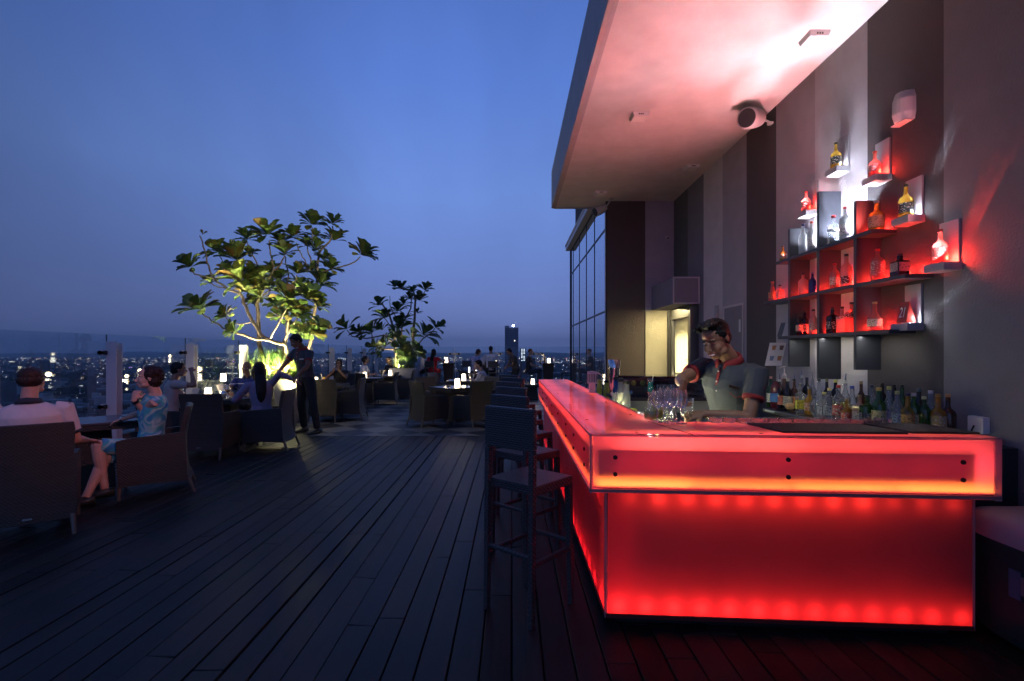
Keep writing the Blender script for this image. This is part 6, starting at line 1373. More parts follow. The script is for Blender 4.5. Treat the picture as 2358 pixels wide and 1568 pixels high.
def person(label, hip, face, skin=(.30, .17, .11), shirt=None, sleeve=.55, lower=None, lower_len=1.0, hair='short', hairc=(.012, .010, .010), scale=1.0, spine=None, headdir=None, headup=None,
           wr=None, wl=None, poler=None, polel=None, feet=None, knees_up=None, sit=True, res=.012, collar=None, cuff=None, women=False, handr=None, handl=None, shoes=(.02, .02, .02), neck_fwd=.03, smile=False, neckw=None, sdir=None, hres=None, bulk=1.0, extras=None, shirt_name='shirt', stripe=None):
    s = scale; hip = Vector(hip); f = Vector((math.cos(RAD(face)), math.sin(RAD(face)), 0)); r = Vector((f.y, -f.x, 0)); up = Vector((0, 0, 1))
    if sdir is not None: r2 = Vector(sdir).normalized()
    else: r2 = r
    ground = Vector((hip.x, hip.y, 0)); T = thing('person', label, 'person', ground); o = ground
    neck = Vector(neckw) if neckw is not None else hip+(Vector(spine) if spine else up*.53*s+f*.04)
    sp = neck-hip; su = sp.normalized(); rc = (r2-su*r2.dot(su)).normalized(); fc = su.cross(rc)*1.0
    if fc.dot(f) < 0: fc = -fc
    rh = r; fh = f
    wq = (.90 if women else 1.0)*bulk
    def ring(t, a, b, off=0): 
        c = hip+sp*t+fc*off*s; rr = rh.lerp(rc, min(1, t*1.3)).normalized(); ff = fh.lerp(fc, min(1, t*1.3)).normalized(); return (c, rr*a*s, ff*b*s)
    hipw = .175 if women else .165
    prof = [(-.14, hipw*.8, .10, 0), (-.04, hipw, .115, 0), (.08, hipw*.97, .112, 0), (.30, .142*wq if not women else .125, .098*bulk, .0), (.50, .155*wq, .108*bulk, .005), (.68, .168*wq, .118*bulk, .01), (.82, .172*wq, .108*bulk, .0), (.93, .15*wq, .085, -.005), (1.0, .085, .065, 0), (1.05, .05, .05, 0)]
    sw = (.175 if women else .195)*(.5+.5*bulk)
    shl = neck-rc*sw*s-su*.055*s; shr = neck+rc*sw*s-su*.055*s
    ua, fa = .285*s, .255*s
    m = MB(); m.rings([ring(*p) for p in prof], 20)
    hd = Vector(headdir).normalized() if headdir is not None else f
    hu = Vector(headup).normalized() if headup is not None else up
    hx = hd.cross(hu).normalized(); hz = hx.cross(hd).normalized(); HC = neck+su*.055*s+hz*.125*s+hd*.025*s+fc*neck_fwd*s
    ax = (hx, hd, hz)
    def H(x, y, z): return HC+hx*x*s+hd*y*s+hz*z*s
    m.tube([neck-su*.05*s-fc*.01, neck+su*.03*s, H(0, -.022, -.05), H(0, -.012, 0)], [.068*s, .056*s, .053*s, .05*s], 14)
    # head
    m.ell(H(0, -.014, .030), .074*s, .094*s, .086*s, ax, 18); m.ell(H(0, .026, -.026), .059*s, .062*s, .082*s, ax, 16); m.ell(H(0, .050, -.083), .038*s, .036*s, .028*s, ax, 12)
    for sx in (-1, 1):
        m.ell(H(sx*.036, .058, -.034), .023*s, .024*s, .026*s, ax, 10); m.ell(H(sx*.044, .028, -.072), .020*s, .036*s, .024*s, ax, 10)
        m.ell(H(sx*.076, -.008, -.006), .008*s, .018*s, .029*s, ax, 10); m.ell(H(sx*.029, .074, .021), .022*s, .011*s, .006*s, ax, 8)
        m.ell(H(sx*.010, .100, -.036), .0085*s, .010*s, .0075*s, ax, 8)
    m.tube([H(0, .082, .012), H(0, .094, -.012), H(0, .108, -.031), H(0, .098, -.040)], [.008*s, .010*s, .0125*s, .008*s], 8)
    m.ell(H(0, .086, -.058 if not smile else -.056), .024*s, .012*s, .0055*s, ax, 10); m.ell(H(0, .084, -.069 if not smile else -.073), .020*s, .012*s, .006*s, ax, 10)
    m.ell(H(0, .030, .052), .055*s, .055*s, .04*s, ax, 12)
    # arms
    arms = []
    for side, sh, w, pole, hp in ((1, shr, wr, poler, handr), (-1, shl, wl, polel, handl)):
        if w is None: w = sh+f*.20*s-up*.36*s
        if pole is None: pole = -up*1.0-f*.3+r*side*.5
        e, w = ik(sh, w, ua, fa, pole); arms.append((side, sh, e, w))
        am = .86 if women else 1.0
        m.tube([sh-rc*side*.05*s, sh, sh.lerp(e, .3), sh.lerp(e, .7), e], [.055*s*am, .056*s*am*bulk, .049*s*am, .042*s*am, .038*s*am], 12)
        m.ell(e, .038*s*am, .038*s*am, .038*s*am, n=10); m.tube([e, e.lerp(w, .3), e.lerp(w, .75), w], [.037*s*am, .040*s*am, .029*s*am, .025*s*am], 12)
        hd_ = hp or {}; dv = Vector(hd_.get('d', (w-e))).normalized(); nv = Vector(hd_.get('n', (0, 0, -1)))
        if abs(nv.normalized().dot(dv)) > .95: nv = Vector((.3, .4, -.5))
        hand(m, w, dv, nv, hd_.get('curl', .45), hd_.get('side', -side), s*(.92 if women else 1), hd_.get('thumb', .6))
    # legs
    legs = []
    for side, ft in ((1, 0), (-1, 1)):
        hj = hip+r*side*.095*s-up*.03*s
        if feet is not None: an = Vector(feet[ft])
        elif sit: an = hip+r*side*.12*s+f*.42*s; an.z = .09
        else: an = hip+r*side*.11*s; an.z = .08
        kp = (f*1.0+up*(.8 if sit else .1)) if knees_up is None else Vector(knees_up[ft])
        kn, an = ik(hj, an, .44*s, .43*s, kp); legs.append((side, hj, kn, an))
        m.tube([hj, hj.lerp(kn, .35), hj.lerp(kn, .8), kn], [.088*s, .080*s, .060*s, .056*s], 12); m.ell(kn, .057*s, .057*s, .057*s, n=10)
        m.tube([kn, kn.lerp(an, .3), kn.lerp(an, .75), an], [.054*s, .056*s, .038*s, .034*s], 12)
        fd = (f*1.0).normalized(); m.rings([(an-fd*.06*s-up*.03*s, r*.03*s, up*.035*s), (an-fd*.0-up*.035*s, r*.038*s, up*.042*s), (an+fd*.09*s-up*.055*s, r*.045*s, up*.024*s), (an+fd*.17*s-up*.06*s, r*.036*s, up*.016*s)], 12)
    sk = skinb('%d' % int(skin[0]*1000), skin)
    m.build('body', sk, T, loc=o, remesh=res*.62 if hres is None else hres, sm=3)
    # shirt
    if shirt:
        q = MB(); g = .016*s
        q.rings([(c+fc*0, a*(1+g/a.length), b*(1+g/b.length)) for (c, a, b) in [ring(*p) for p in (prof[:-1] if not women or sleeve > .05 else prof[:-1])][(0 if (sit is False or True) else 1):]], 22)
        for side, sh, e, w in arms:
            if sleeve <= .02: q.ell(sh-rc*side*.05*s, .06*s, .05*s, .06*s, n=12); continue
            k = sleeve; am = .9 if women else 1.0; P = [sh-rc*side*.05*s-su*.0, sh]; Rr = [.064*s*am, .067*s*am*min(bulk, 1.05)]
            if k <= 1: P += [sh.lerp(e, k*.5), sh.lerp(e, k)]; Rr += [.063*s*am, (.058-.008*k)*s*am+.004]
            else: P += [sh.lerp(e, .5), e, e.lerp(w, (k-1)*.6), e.lerp(w, k-1)]; Rr += [.060*s*am, .052*s*am, .050*s*am, .040*s*am]
            q.tube(P, Rr, 14)
            if k > 1: q.ell(e, .052*s*am, .052*s*am, .052*s*am, n=12)
        mt = shirt if isinstance(shirt, bpy.types.Material) else mat('cloth_%d_%d_%d' % tuple(int(c*99) for c in shirt), shirt, .85, bump=.25, bscale=300, var=.06, vscale=6)
        q.build(shirt_name, mt, T, loc=o, remesh=res*.72, sm=5, noise=.012*s, nscale=.09)
        if cuff:
            for side, sh, e, w in arms:
                c = MB(); d = (e-sh).normalized(); x, y, z = frame(d); p = sh.lerp(e, sleeve); R0 = (.058-.008*sleeve)*s+.0065
                rr = [(p-d*.018*s, x*(R0+.004), y*(R0+.004)), (p+d*.003, x*R0, y*R0), (p+d*.006, x*(R0-.006), y*(R0-.006))]; c.rings(rr, 18); c.build('cuff', cuff, T, loc=o, smooth=True)
        if collar:
            c = MB(); x, y, z = frame(su, fc); N_ = 22; vs = []; fs = []
            nb = neck+su*.012*s-fc*.004*s
            for i in range(N_+1):
                a = -math.pi*.93+2*math.pi*.93*i/N_; dr = -fc*math.cos(a)+rc*math.sin(a)      # opening at the front
                front = abs(a)/(math.pi*.93)
                top = nb+dr*.064*s+su*(.042-.030*front)*s; bot = nb+dr*(.086+.012*front)*s-su*(.004+.030*front**2.2)*s
                vs += [nb+dr*.060*s-su*.02*s, top, top+dr*.008*s, bot]
            for i in range(N_):
                for k in range(3): fs.append((4*i+k, 4*i+k+1, 4*i+4+k+1, 4*i+4+k))
            c.add(vs, fs); cc = c.build('collar', collar, T, loc=o, smooth=True); sm_ = cc.modifiers.new('s', 'SOLIDIFY'); sm_.thickness = .004
    # trousers, shorts or skirt
    if lower:
        q = MB(); g = .012*s
        q.rings([(c, a*(1+(g+.004)/a.length), b*(1+(g+.004)/b.length)) for (c, a, b) in [ring(*p) for p in prof[:3]]], 20)
        for side, hj, kn, an in legs:
            L = lower_len; P = [hj, hj.lerp(kn, .4), hj.lerp(kn, .85 if L > 1 else max(.5, L))]; Rr = [.104*s, .094*s, .074*s]
            if L > 1: P += [kn, kn.lerp(an, .4*(L-1)*1.0), kn.lerp(an, (L-1))]; Rr += [.070*s, .066*s, .056*s]
            q.tube(P, Rr, 14)
            if L > 1: q.ell(kn, .070*s, .070*s, .070*s, n=12)
        mt = lower if isinstance(lower, bpy.types.Material) else mat('cloth_%d_%d_%d' % tuple(int(c*99) for c in lower), lower, .85, bump=.2, bscale=300)
        q.build('trousers' if lower_len > 1 else ('skirt' if women else 'shorts'), mt, T, loc=o, remesh=res*.8, sm=4, noise=.012*s, nscale=.1)
    for side, hj, kn, an in legs:
        fd = f; z_ = MB(); z_.rings([(an-fd*.075*s-up*.035*s, r*.03*s, up*.04*s), (an-fd*.01-up*.035*s, r*.043*s, up*.050*s), (an+fd*.09*s-up*.052*s, r*.050*s, up*.032*s), (an+fd*.18*s-up*.060*s, r*.040*s, up*.022*s), (an+fd*.20*s-up*.066*s, r*.02*s, up*.012*s)], 14); z_.build('shoe', mat('shoe_%d' % int(shoes[0]*99), shoes, .35), T, loc=o, smooth=True)
    # hair
    hm = mat('hair_%d' % int(hairc[0]*999), hairc, .5, bump=.8, bscale=90, spec=.25, stretch=(1, 1, .25)); hb = MB(); hs = res*.6
    if hair in ('short', 'quiff', 'side'):
        hb.ell(H(0, -.026, .040), .082*s, .096*s, .088*s, ax, 18); hb.ell(H(0, -.05, -.01), .070*s, .068*s, .07*s, ax, 14)
        for sx in (-1, 1): hb.ell(H(sx*.070, -.008, .030), .014*s, .030*s, .030*s, ax, 10)
        if hair == 'quiff':
            rn = random.Random(2)
            for i in range(44):
                a = rn.uniform(-.062, .062); b = rn.uniform(-.07, .045); p0 = H(a, b, .105+(.062**2-a*a)*3-b*b*4); 
                hb.tube([p0-hz*.02*s, p0+hd*.02*s+hz*.010*s, p0+hd*.052*s+hz*(.006+rn.uniform(-.006, .01))*s+hx*a*.12], [.014*s, .012*s, .005*s], 7)
        else: hb.ell(H(0, .028, .082), .060*s, .048*s, .030*s, ax, 12)
    elif hair == 'balding':
        hb.ell(H(0, -.038, .005), .082*s, .080*s, .062*s, ax, 16); hb.ell(H(0, -.03, .045), .079*s, .084*s, .066*s, ax, 16)
        for sx in (-1, 1): hb.ell(H(sx*.069, -.012, .014), .015*s, .034*s, .04*s, ax, 10)
        hb.ell(H(0, -.012, .040), .078*s, .093*s, .076*s, ax, 16)
    elif hair == 'curly':
        rn = random.Random(int(hip.x*100))
        hb.ell(H(0, -.035, .035), .092*s, .100*s, .095*s, ax, 16); hb.ell(H(0, -.055, -.03), .095*s, .075*s, .085*s, ax, 14)
        for i in range(90):
            u = rn.uniform(-1, 1); a = rn.uniform(0, 6.28); q_ = math.sqrt(1-u*u); v = Vector((q_*math.cos(a), q_*math.sin(a), u))
            if v.y > .12 and v.z < .60: continue
            c = H(v.x*.092, -.040+v.y*.098, .008+v.z*.108); k = rn.uniform(.012, .022)*s; hb.ell(c, k, k, k, n=7)
    elif hair == 'long':
        hb.ell(H(0, -.024, .036), .084*s, .100*s, .092*s, ax, 18); hb.ell(H(0, -.06, -.03), .078*s, .062*s, .09*s, ax, 14)
        hb.rings([(H(0, -.05, .02), hx*.078*s, hd*.060*s), (H(0, -.075, -.08), hx*.080*s, hd*.048*s), (neck-fc*.085*s-up*.03*s, rc*.082*s, fc*.042*s), (neck-fc*.125*s-up*.16*s, rc*.078*s, fc*.034*s), (neck-fc*.125*s-up*.27*s, rc*.055*s, fc*.024*s), (neck-fc*.12*s-up*.33*s, rc*.02*s, fc*.01*s)], 16)
        for sx in (-1, 1): hb.tube([H(sx*.062, .015, .06), H(sx*.080, -.01, -.02), H(sx*.078, -.02, -.10), H(sx*.07, -.05, -.16)], [.022*s, .025*s, .026*s, .012*s], 9)
    elif hair == 'bob':
        hb.ell(H(0, -.026, .034), .086*s, .100*s, .092*s, ax, 16); hb.ell(H(0, -.045, -.03), .090*s, .072*s, .085*s, ax, 14)
    elif hair == 'crop':
        hb.ell(H(0, -.020, .036), .076*s, .094*s, .084*s, ax, 16)
    if hb.v: hb.build('hair', hm, T, loc=o, remesh=hs*.7, sm=2, noise=.008*s if hair in ('curly', 'quiff', 'long', 'bob') else .003*s, nscale=.018)
    # eyes, brows, teeth
    if res < .0165:
        e = MB(); ir = MB(); bw = MB()
        for sx in (-1, 1):
            e.ell(H(sx*.028, .0735, -.002), .0125*s, .012*s, .0085*s, ax, 10); ir.ell(H(sx*.028, .0825, -.004), .0052*s, .0042*s, .0052*s, ax, 8)
            bw.tube([H(sx*.012, .0925, .021), H(sx*.028, .0905, .0275), H(sx*.045, .075, .022)], [.0022*s, .0032*s, .0016*s], 7)
        if not smile: e.build('eyes', mat('eye_white', (.55, .52, .5), .2), T, loc=o, smooth=True); ir.build('irises', mat('iris', (.02, .015, .01), .15), T, loc=o, smooth=True)
        else:
            k = MB()
            for sx in (-1, 1): k.tube([H(sx*.014, .0845, -.002), H(sx*.028, .0875, .0005), H(sx*.043, .076, -.004)], [.0022*s, .0032*s, .002*s], 7)
            k.build('eyelashes', mat('lash', (.01, .008, .006), .5), T, loc=o, smooth=True)
        bw.build('eyebrows', hm, T, loc=o, smooth=True)
        lp = MB(); lc = tuple(min(1, c*k) for c, k in zip(skin, (1.05, .62, .60)))
        if smile:
            t_ = MB(); t_.ell(H(0, .0925, -.0645), .021*s, .0085*s, .0068*s, ax, 12); t_.build('teeth', mat('teeth', (.85, .82, .76), .25), T, loc=o, smooth=True)
            for zz, cu in ((-.0560, .002), (-.0735, -.002)): lp.tube([H(-.027, .081, -.059), H(-.012, .0945, zz), H(0, .0975, zz-.001+cu*.3), H(.012, .0945, zz), H(.027, .081, -.059)], [.0018*s, .0036*s, .0042*s, .0036*s, .0018*s], 7)
        else:
            lp.tube([H(-.022, .086, -.063), H(0, .0985, -.0605), H(.022, .086, -.063)], [.002*s, .0038*s, .002*s], 7); lp.tube([H(-.018, .086, -.066), H(0, .096, -.069), H(.018, .086, -.066)], [.002*s, .004*s, .002*s], 7)
        lp.build('lips', mat('lips_%d' % int(skin[0]*999), lc, .4), T, loc=o, smooth=True)
    info = dict(T=T, o=o, H=H, arms=arms, neck=neck, rc=rc, fc=fc, su=su, hip=hip, s=s, legs=legs, f=f, r=r, ring=ring, prof=prof)
    return info
uni = mat('uniform_grey', (.040, .049, .062), .8, bump=.3, bscale=260, var=.06, vscale=8); unired = mat('uniform_red', (.22, .012, .014), .75, bump=.2, bscale=260)
def trims(I, badge='dark'):
    "placket, buttons, pocket edge and name badge of the uniform shirt"
    T, o, s, hip, neck, rc, fc, su = (I[k] for k in ('T', 'o', 's', 'hip', 'neck', 'rc', 'fc', 'su')); sp = neck-hip
    def surf(t, u, out=.0):    # a point on the shirt's front
        P = I['prof']; 
        for a, b in zip(P[:-1], P[1:]):
            if a[0] <= t <= b[0]: k = (t-a[0])/(b[0]-a[0]); A = a[1]+(b[1]-a[1])*k; B = a[2]+(b[2]-a[2])*k; break
        A = A*s+.020; B = B*s+.021; th = u; return hip+sp*t+rc*A*math.sin(th)+fc*(B*math.cos(th)+out)
    m = MB(); vs = []; fs = []; ts = [.96-.030*i for i in range(10)]
    for t in ts: vs += [surf(min(t, .985), -.055, .001), surf(min(t, .985), .055, .001)]
    for i in range(9): fs.append((2*i, 2*i+1, 2*i+3, 2*i+2))
    m.add(vs, fs); q = m.build('placket', unired, T, loc=o, smooth=True); k = q.modifiers.new('s', 'SOLIDIFY'); k.thickness = .003
    b = MB()
    for t in (.93, .80, .67): b.ell(surf(t, 0, .006), .006, .006, .006, n=8)
    b.build('buttons', mat('button_white', (.75, .72, .7), .3), T, loc=o)
    side = -1
    P = [surf(.66, side*.45, .004), surf(.60, side*.62, .004), surf(.60, side*.85, .004), surf(.64, side*1.02, .004)]; MB().tube(P, .004, 6).build('pocket_trim', unired, T, loc=o)
    c = surf(.74, side*.62, .009); x = (surf(.74, side*.85, .009)-c).normalized(); z = (su-x*su.dot(x)).normalized(); y = x.cross(z)
    M = Matrix.Translation(c) @ Matrix((x, y, z)).transposed().to_4x4() @ Matrix.Rotation(.35 if badge == 'dark' else 0, 4, 'Y')
    MB().box(-.036, .036, -.004, .004, -.010, .010, M).build('name_badge', mat('badge_dark', (.05, .03, .02), .3, .5) if badge == 'dark' else mat('badge_pale', (.7, .68, .62), .4), T, loc=o, bevel=.002)

# -- the bartender
def bartender():
    wl = Vector((1.268, 3.30, 1.095)); wr = Vector((1.110, 3.24, 1.300))
    I = person('smiling young bartender in a grey polo shirt with red collar, bent over glasses', (1.60, 3.60, .95), 203, skin=(.27, .145, .085), shirt=uni, sleeve=.58, lower=(.02, .02, .022), lower_len=1.97, hair='quiff', hairc=(.004, .004, .004),
        scale=1.09, neckw=(1.52, 3.50, 1.435), sdir=(-.50, .86, .0), headdir=(-.74, -.56, -.46), headup=(-.50, -.22, .86), wr=wr, wl=wl, poler=(-.5, .45, -.25), polel=(.75, -.3, -.6), res=.0085, hres=.0052, sit=False,
        feet=[(1.55, 3.75, .09), (1.66, 3.45, .09)], collar=unired, cuff=unired, smile=True, handr=dict(d=(-.10, -.15, -.9), n=(.55, -.7, -.1), curl=.62, side=1, thumb=.9), handl=dict(d=(-.95, .0, -.12), n=(0, .5, -.8), curl=1.0, side=1, thumb=1.2), bulk=1.02, neck_fwd=.04)
    trims(I)
    light('AREA', 'added_key_lamp', (0.98, 3.05, 1.095), 0, (1, .95, .85), .1) if False else None
bartender()
# -- the waiter
def waiter():
    I = person('waiter in grey shirt with red collar standing at the lantern table, looking down', (-3.80, 9.22, 1.02), 238, skin=(.16, .085, .055), shirt=uni, sleeve=.62, lower=(.016, .016, .018), lower_len=1.97, hair='short', hairc=(.010, .009, .009), scale=1.05,
        neckw=(-3.82, 9.10, 1.56), headdir=(-.52, -.62, -.48), headup=(-.22, -.3, .9), wr=(-4.24, 8.95, 1.06), wl=(-3.70, 8.62, 1.10), poler=(-.7, .1, -.2), polel=(.8, -.1, -.2), res=.012, sit=False, feet=[(-3.92, 9.42, .09), (-3.50, 9.0, .09)], knees_up=[(-.4, -.6, .1), (.2, -.7, .1)], collar=unired, cuff=unired, handr=dict(curl=.8), handl=dict(curl=.7))
    trims(I, 'pale')
waiter()
SIT = .50
# -- man at the left edge, from behind
def patrons():
    wt = mat('tshirt_pinkwhite', (.66, .58, .58), .85, bump=.3, bscale=260, var=.05, vscale=5)
    I = person('heavy man in a white shirt with dark collar, seen from behind at the left edge', (-4.06, 4.22, SIT), 122, skin=(.50, .27, .20), shirt=wt, sleeve=.75, lower=(.05, .06, .08), lower_len=.9, hair='balding', hairc=(.035, .018, .014), neckw=(-4.06, 4.20, 1.075), headdir=(-.35, 1, -.02), wr=(-3.93, 4.62, .69), wl=(-4.50, 4.32, .69), poler=(.5, -.5, -.9), polel=(-.9, -.3, -.5), bulk=1.22, res=.010, collar=mat('collar_navy', (.03, .035, .05), .8), cuff=mat('collar_navy', (.03, .035, .05), .8), scale=1.04)
    # -- woman in the blue dress
    dress = bpy.data.materials.new('dress_print'); dress.use_nodes = True; nt = dress.node_tree; b = nt.nodes['Principled BSDF']; tc = N(nt, 'ShaderNodeTexCoord'); v = N(nt, 'ShaderNodeTexNoise'); v.inputs['Scale'].default_value = 5.5; v.inputs['Distortion'].default_value = .8; v.inputs['Detail'].default_value = 1; nt.links.new(tc.outputs['Object'], v.inputs['Vector'])
    c = ramp_n(nt, v.outputs[0], [(.30, (.03, .16, .50)), (.40, (.05, .36, .48)), (.47, (.42, .62, .62)), (.54, (.05, .42, .45)), (.62, (.08, .28, .52)), (.70, (.45, .62, .62))]); nt.links.new(c, b.inputs['Base Color']); b.inputs['Roughness'].default_value = .8
    I = person('curly haired woman in a blue and teal sleeveless dress, chin on her hand', (-3.92, 5.42, SIT), 214, skin=(.56, .33, .25), shirt=dress, sleeve=.0, lower=dress, lower_len=.95, hair='curly', hairc=(.028, .013, .010), women=True, neckw=(-3.86, 5.40, 1.045), headdir=(-.80, -.72, .0), wr=(-3.93, 5.19, 1.01), wl=(-4.42, 5.50, .70), polel=(.2, .6, -.5), poler=(.3, -.3, -1), res=.0085, hres=.0055,
        feet=[(-4.10, 4.80, .10), (-4.06, 4.98, .14)], knees_up=[(-.7, -.5, 1), (-.7, -.5, 1)], handr=dict(d=(.12, .30, .85), n=(-.2, .7, -.2), curl=1.15, side=-1), shirt_name='dress', scale=1.02, neck_fwd=.04)
    a = I['arms'][0]; p = a[2].lerp(a[3], .90); d = (a[3]-a[2]).normalized(); x, y, z = frame(d); MB().rings([(p-d*.012, x*.034, y*.034), (p+d*.012, x*.033, y*.033)], 18).build('wristband', mat('band_dark', (.02, .015, .02), .4), I['T'], loc=I['o'])
    a = I['arms'][1]; p = a[2].lerp(a[3], .92); d = (a[3]-a[2]).normalized(); x, y, z = frame(d); MB().rings([(p-d*.010, x*.034, y*.034), (p+d*.010, x*.033, y*.033)], 18).build('watch', mat('chrome', (.8, .8, .8)), I['T'], loc=I['o'])
    # -- man in grey behind her
    person('man in pale grey, hand raised to his face, behind the woman in blue', (-5.30, 7.70, SIT), 35, skin=(.26, .15, .10), shirt=(.42, .38, .36), sleeve=.7, lower=(.03, .03, .04), lower_len=1.9, hair='short', neckw=(-5.26, 7.78, 1.06), headdir=(.75, .5, 0), wr=(-4.98, 7.76, 1.20), wl=(-5.0, 8.05, .80), poler=(.6, -.4, -.8), handr=dict(d=(-.3, .4, .5), curl=1.0), res=.014)
    # -- bald man in the striped polo
    st = bpy.data.materials.new('polo_stripes'); st.use_nodes = True; nt = st.node_tree; b = nt.nodes['Principled BSDF']; tc = N(nt, 'ShaderNodeTexCoord'); sp = N(nt, 'ShaderNodeSeparateXYZ'); nt.links.new(tc.outputs['Object'], sp.inputs[0]); fz = math_n(nt, 'FRACT', math_n(nt, 'DIVIDE', sp.outputs[2], .105)); c = ramp_n(nt, fz, [(0, (.02, .035, .17)), (.78, (.55, .58, .66)), (.90, (.02, .035, .17))]); nt.nodes[-1].color_ramp.interpolation = 'CONSTANT'; nt.links.new(c, b.inputs['Base Color']); b.inputs['Roughness'].default_value = .85
    person('bald man in a navy polo shirt with white stripes at the lantern table', (-4.93, 9.42, SIT), 276, skin=(.17, .095, .065), shirt=st, sleeve=.75, lower=(.03, .03, .04), lower_len=1.9, hair='none', neckw=(-4.93, 9.33, 1.04), headdir=(.22, -1, -.02), wr=(-4.98, 8.86, .80), wl=(-4.62, 8.84, .80), poler=(-.9, .1, -.5), polel=(.9, .1, -.5), bulk=1.15, res=.012, collar=mat('collar_navy', (.03, .03, .05)))
    # -- long haired woman, arm along the chair back
    person('long haired woman in a mauve grey top resting her outstretched arm, back to the camera', (-3.95, 7.90, SIT), 150, skin=(.22, .12, .085), shirt=(.26, .23, .34), sleeve=1.85, lower=(.06, .05, .09), lower_len=1.9, hair='long', women=True, neckw=(-3.98, 7.88, 1.055), headdir=(-.55, .83, .02), sdir=(.80, .60, 0), wr=(-3.50, 8.02, 1.06), wl=(-4.32, 7.98, .80), poler=(.3, -.5, .5), polel=(-.4, -.5, -.6), res=.012, handr=dict(curl=.4))
    # -- person in black at the juice table
    person('guest in black with hands raised to the face at the orange juice table', (-4.42, 12.95, SIT), 268, skin=(.20, .11, .075), shirt=(.014, .014, .016), sleeve=.5, lower=(.02, .02, .02), lower_len=1.9, hair='bob', women=True, neckw=(-4.42, 12.82, 1.05), headdir=(.2, -.95, -.2), wr=(-4.50, 12.58, 1.02), wl=(-4.36, 12.56, 1.06), poler=(-.8, -.2, -.8), polel=(.8, -.2, -.8), handr=dict(d=(.1, .2, 1), curl=.5), handl=dict(d=(-.1, .2, 1), curl=.5), res=.015)
    person('curly haired guest in white facing right at the third lantern table', (-4.80, 16.0, SIT+.02), 0, skin=(.33, .2, .15), shirt=(.62, .62, .68), sleeve=.6, lower=(.05, .05, .06), lower_len=1.9, hair='curly', hairc=(.02, .015, .012), women=True, neckw=(-4.73, 16.0, 1.10), wr=(-4.4, 15.85, .80), wl=(-4.4, 16.15, .82), res=.017)
    person('boy in glasses and dark top facing left beside the grey planter', (-4.20, 17.5, SIT), 230, skin=(.16, .09, .06), shirt=(.02, .02, .03), sleeve=.6, lower=(.02, .02, .02), lower_len=1.9, hair='short', neckw=(-4.24, 17.42, 1.06), headdir=(-.8, -.6, -.05), wr=(-4.45, 17.1, .82), res=.017)
    # -- far row on high stools
    HS = .80
    person('dark haired woman in a white blouse on the high stool at the far left', (-3.50, 19.0, HS), 10, skin=(.26, .15, .1), shirt=(.60, .60, .66), sleeve=1.6, lower=(.015, .015, .015), lower_len=1.9, hair='bob', women=True, neckw=(-3.46, 19.0, 1.34), headdir=(1, -.1, 0), wr=(-3.2, 18.8, .95), feet=[(-3.1, 18.95, .42), (-3.12, 19.15, .42)], res=.017)
    person('woman in red with long black hair seen from behind at the high table', (-2.98, 18.75, HS), 70, skin=(.20, .11, .08), shirt=(.55, .012, .02), sleeve=.4, lower=(.45, .01, .02), lower_len=.85, hair='long', women=True, neckw=(-2.96, 18.76, 1.34), headdir=(.5, .8, 0), wr=(-2.52, 18.95, 1.30), wl=(-3.1, 19.1, 1.0), poler=(.5, -.2, -.7), feet=[(-2.8, 19.05, .42), (-2.95, 19.1, .42)], res=.017, bulk=1.05)
    pat = mat('blouse_print', (.33, .35, .55), .8, var=.6, vscale=18)
    person('short haired woman in a patterned blue blouse at the far balustrade', (-1.38, 18.9, HS), 60, skin=(.34, .2, .15), shirt=pat, sleeve=.9, lower=(.03, .03, .05), lower_len=1.9, hair='bob', hairc=(.06, .025, .018), women=True, neckw=(-1.36, 18.92, 1.36), headdir=(.7, .3, -.4), wr=(-1.1, 19.1, 1.12), wl=(-1.6, 19.0, .9), feet=[(-1.1, 19.2, .42), (-1.3, 19.2, .42)], res=.017, bulk=1.1)
    person('man in a white shirt from behind, standing at the far balustrade', (-.80, 18.75, .92), 88, skin=(.24, .13, .09), shirt=(.62, .60, .64), sleeve=1.7, lower=(.02, .02, .025), lower_len=1.95, hair='short', neckw=(-.80, 18.78, 1.45), headdir=(.1, 1, 0), wr=(-.55, 19.05, 1.05), wl=(-1.05, 19.05, 1.05), sit=False, res=.017, bulk=1.12)
    person('red haired man in a dark shirt in profile at the far high table', (.62, 18.9, HS), 0, skin=(.42, .24, .16), shirt=(.035, .03, .035), sleeve=.7, lower=(.03, .035, .06), lower_len=1.95, hair='crop', hairc=(.20, .075, .03), neckw=(.66, 18.9, 1.36), headdir=(1, 0, .05), wr=(.95, 18.7, .98), wl=(.95, 19.0, .98), feet=[(1.05, 18.75, .40), (1.0, 19.05, .42)], res=.015)
    person('man in white bent over, his face lit by his glowing phone', (-.70, 12.95, SIT), 178, skin=(.34, .2, .14), shirt=(.60, .58, .64), sleeve=.8, lower=(.03, .03, .04), lower_len=1.9, hair='short', neckw=(-.80, 12.93, 1.02), headdir=(-.96, -.25, -.15), wr=(-.96, 12.80, .98), wl=(-1.05, 13.1, .80), poler=(.3, -.5, -.8), handr=dict(d=(0, .1, 1), n=(-.8, .3, 0), curl=.6), res=.013)
    ph = tag(MB().box(-.035, .035, -.004, .004, -.07, .07, Matrix.Rotation(RAD(70), 4, 'Z')).build('phone', glow('phone_screen', (.8, .88, 1), 5), bevel=.003), 'glowing phone in front of the bent man\'s face', 'phone'); ph.location = (-1.10, 12.84, 1.06)
    person('waiter in a dark uniform leaning over beside the empty high stool', (.15, 17.6, .92), 200, skin=(.22, .12, .085), shirt=(.05, .045, .05), sleeve=.6, lower=(.02, .02, .02), lower_len=1.95, hair='short', hairc=(.03, .02, .02), neckw=(.02, 17.5, 1.40), headdir=(-.7, -.3, -.5), wr=(-.20, 17.35, 1.02), wl=(-.15, 17.6, 1.0), sit=False, res=.017)
patrons()

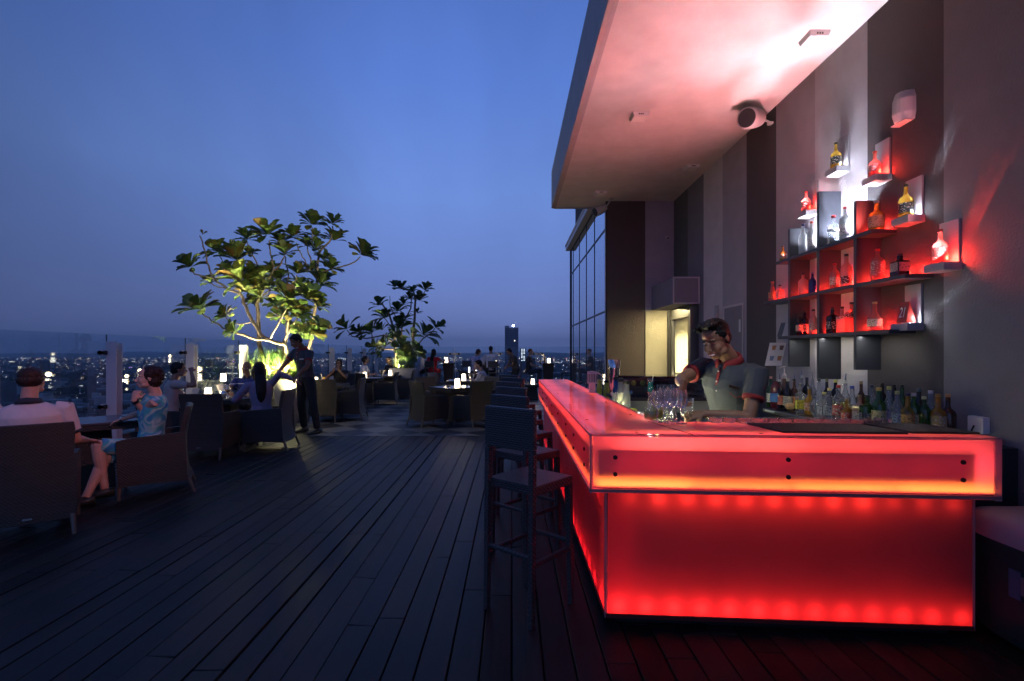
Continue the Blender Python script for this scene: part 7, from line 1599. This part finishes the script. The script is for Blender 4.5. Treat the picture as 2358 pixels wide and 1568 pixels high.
def haze():
    h = MB().box(-30500, 30500, -450, 26500, GZ-6, 700); o = h.build('haze', mat('haze_tmp'), uv=False); o.data.materials.clear()
    m = bpy.data.materials.new('haze'); m.use_nodes = True; nt = m.node_tree; nt.nodes.clear(); out = N(nt, 'ShaderNodeOutputMaterial'); v = N(nt, 'ShaderNodeVolumePrincipled')
    v.inputs['Color'].default_value = (.93, .96, 1, 1); v.inputs['Density'].default_value = 6e-5; v.inputs['Anisotropy'].default_value = 0
    nt.links.new(v.outputs[0], out.inputs['Volume']); o.data.materials.append(m); kind(o, 'stuff')
haze()
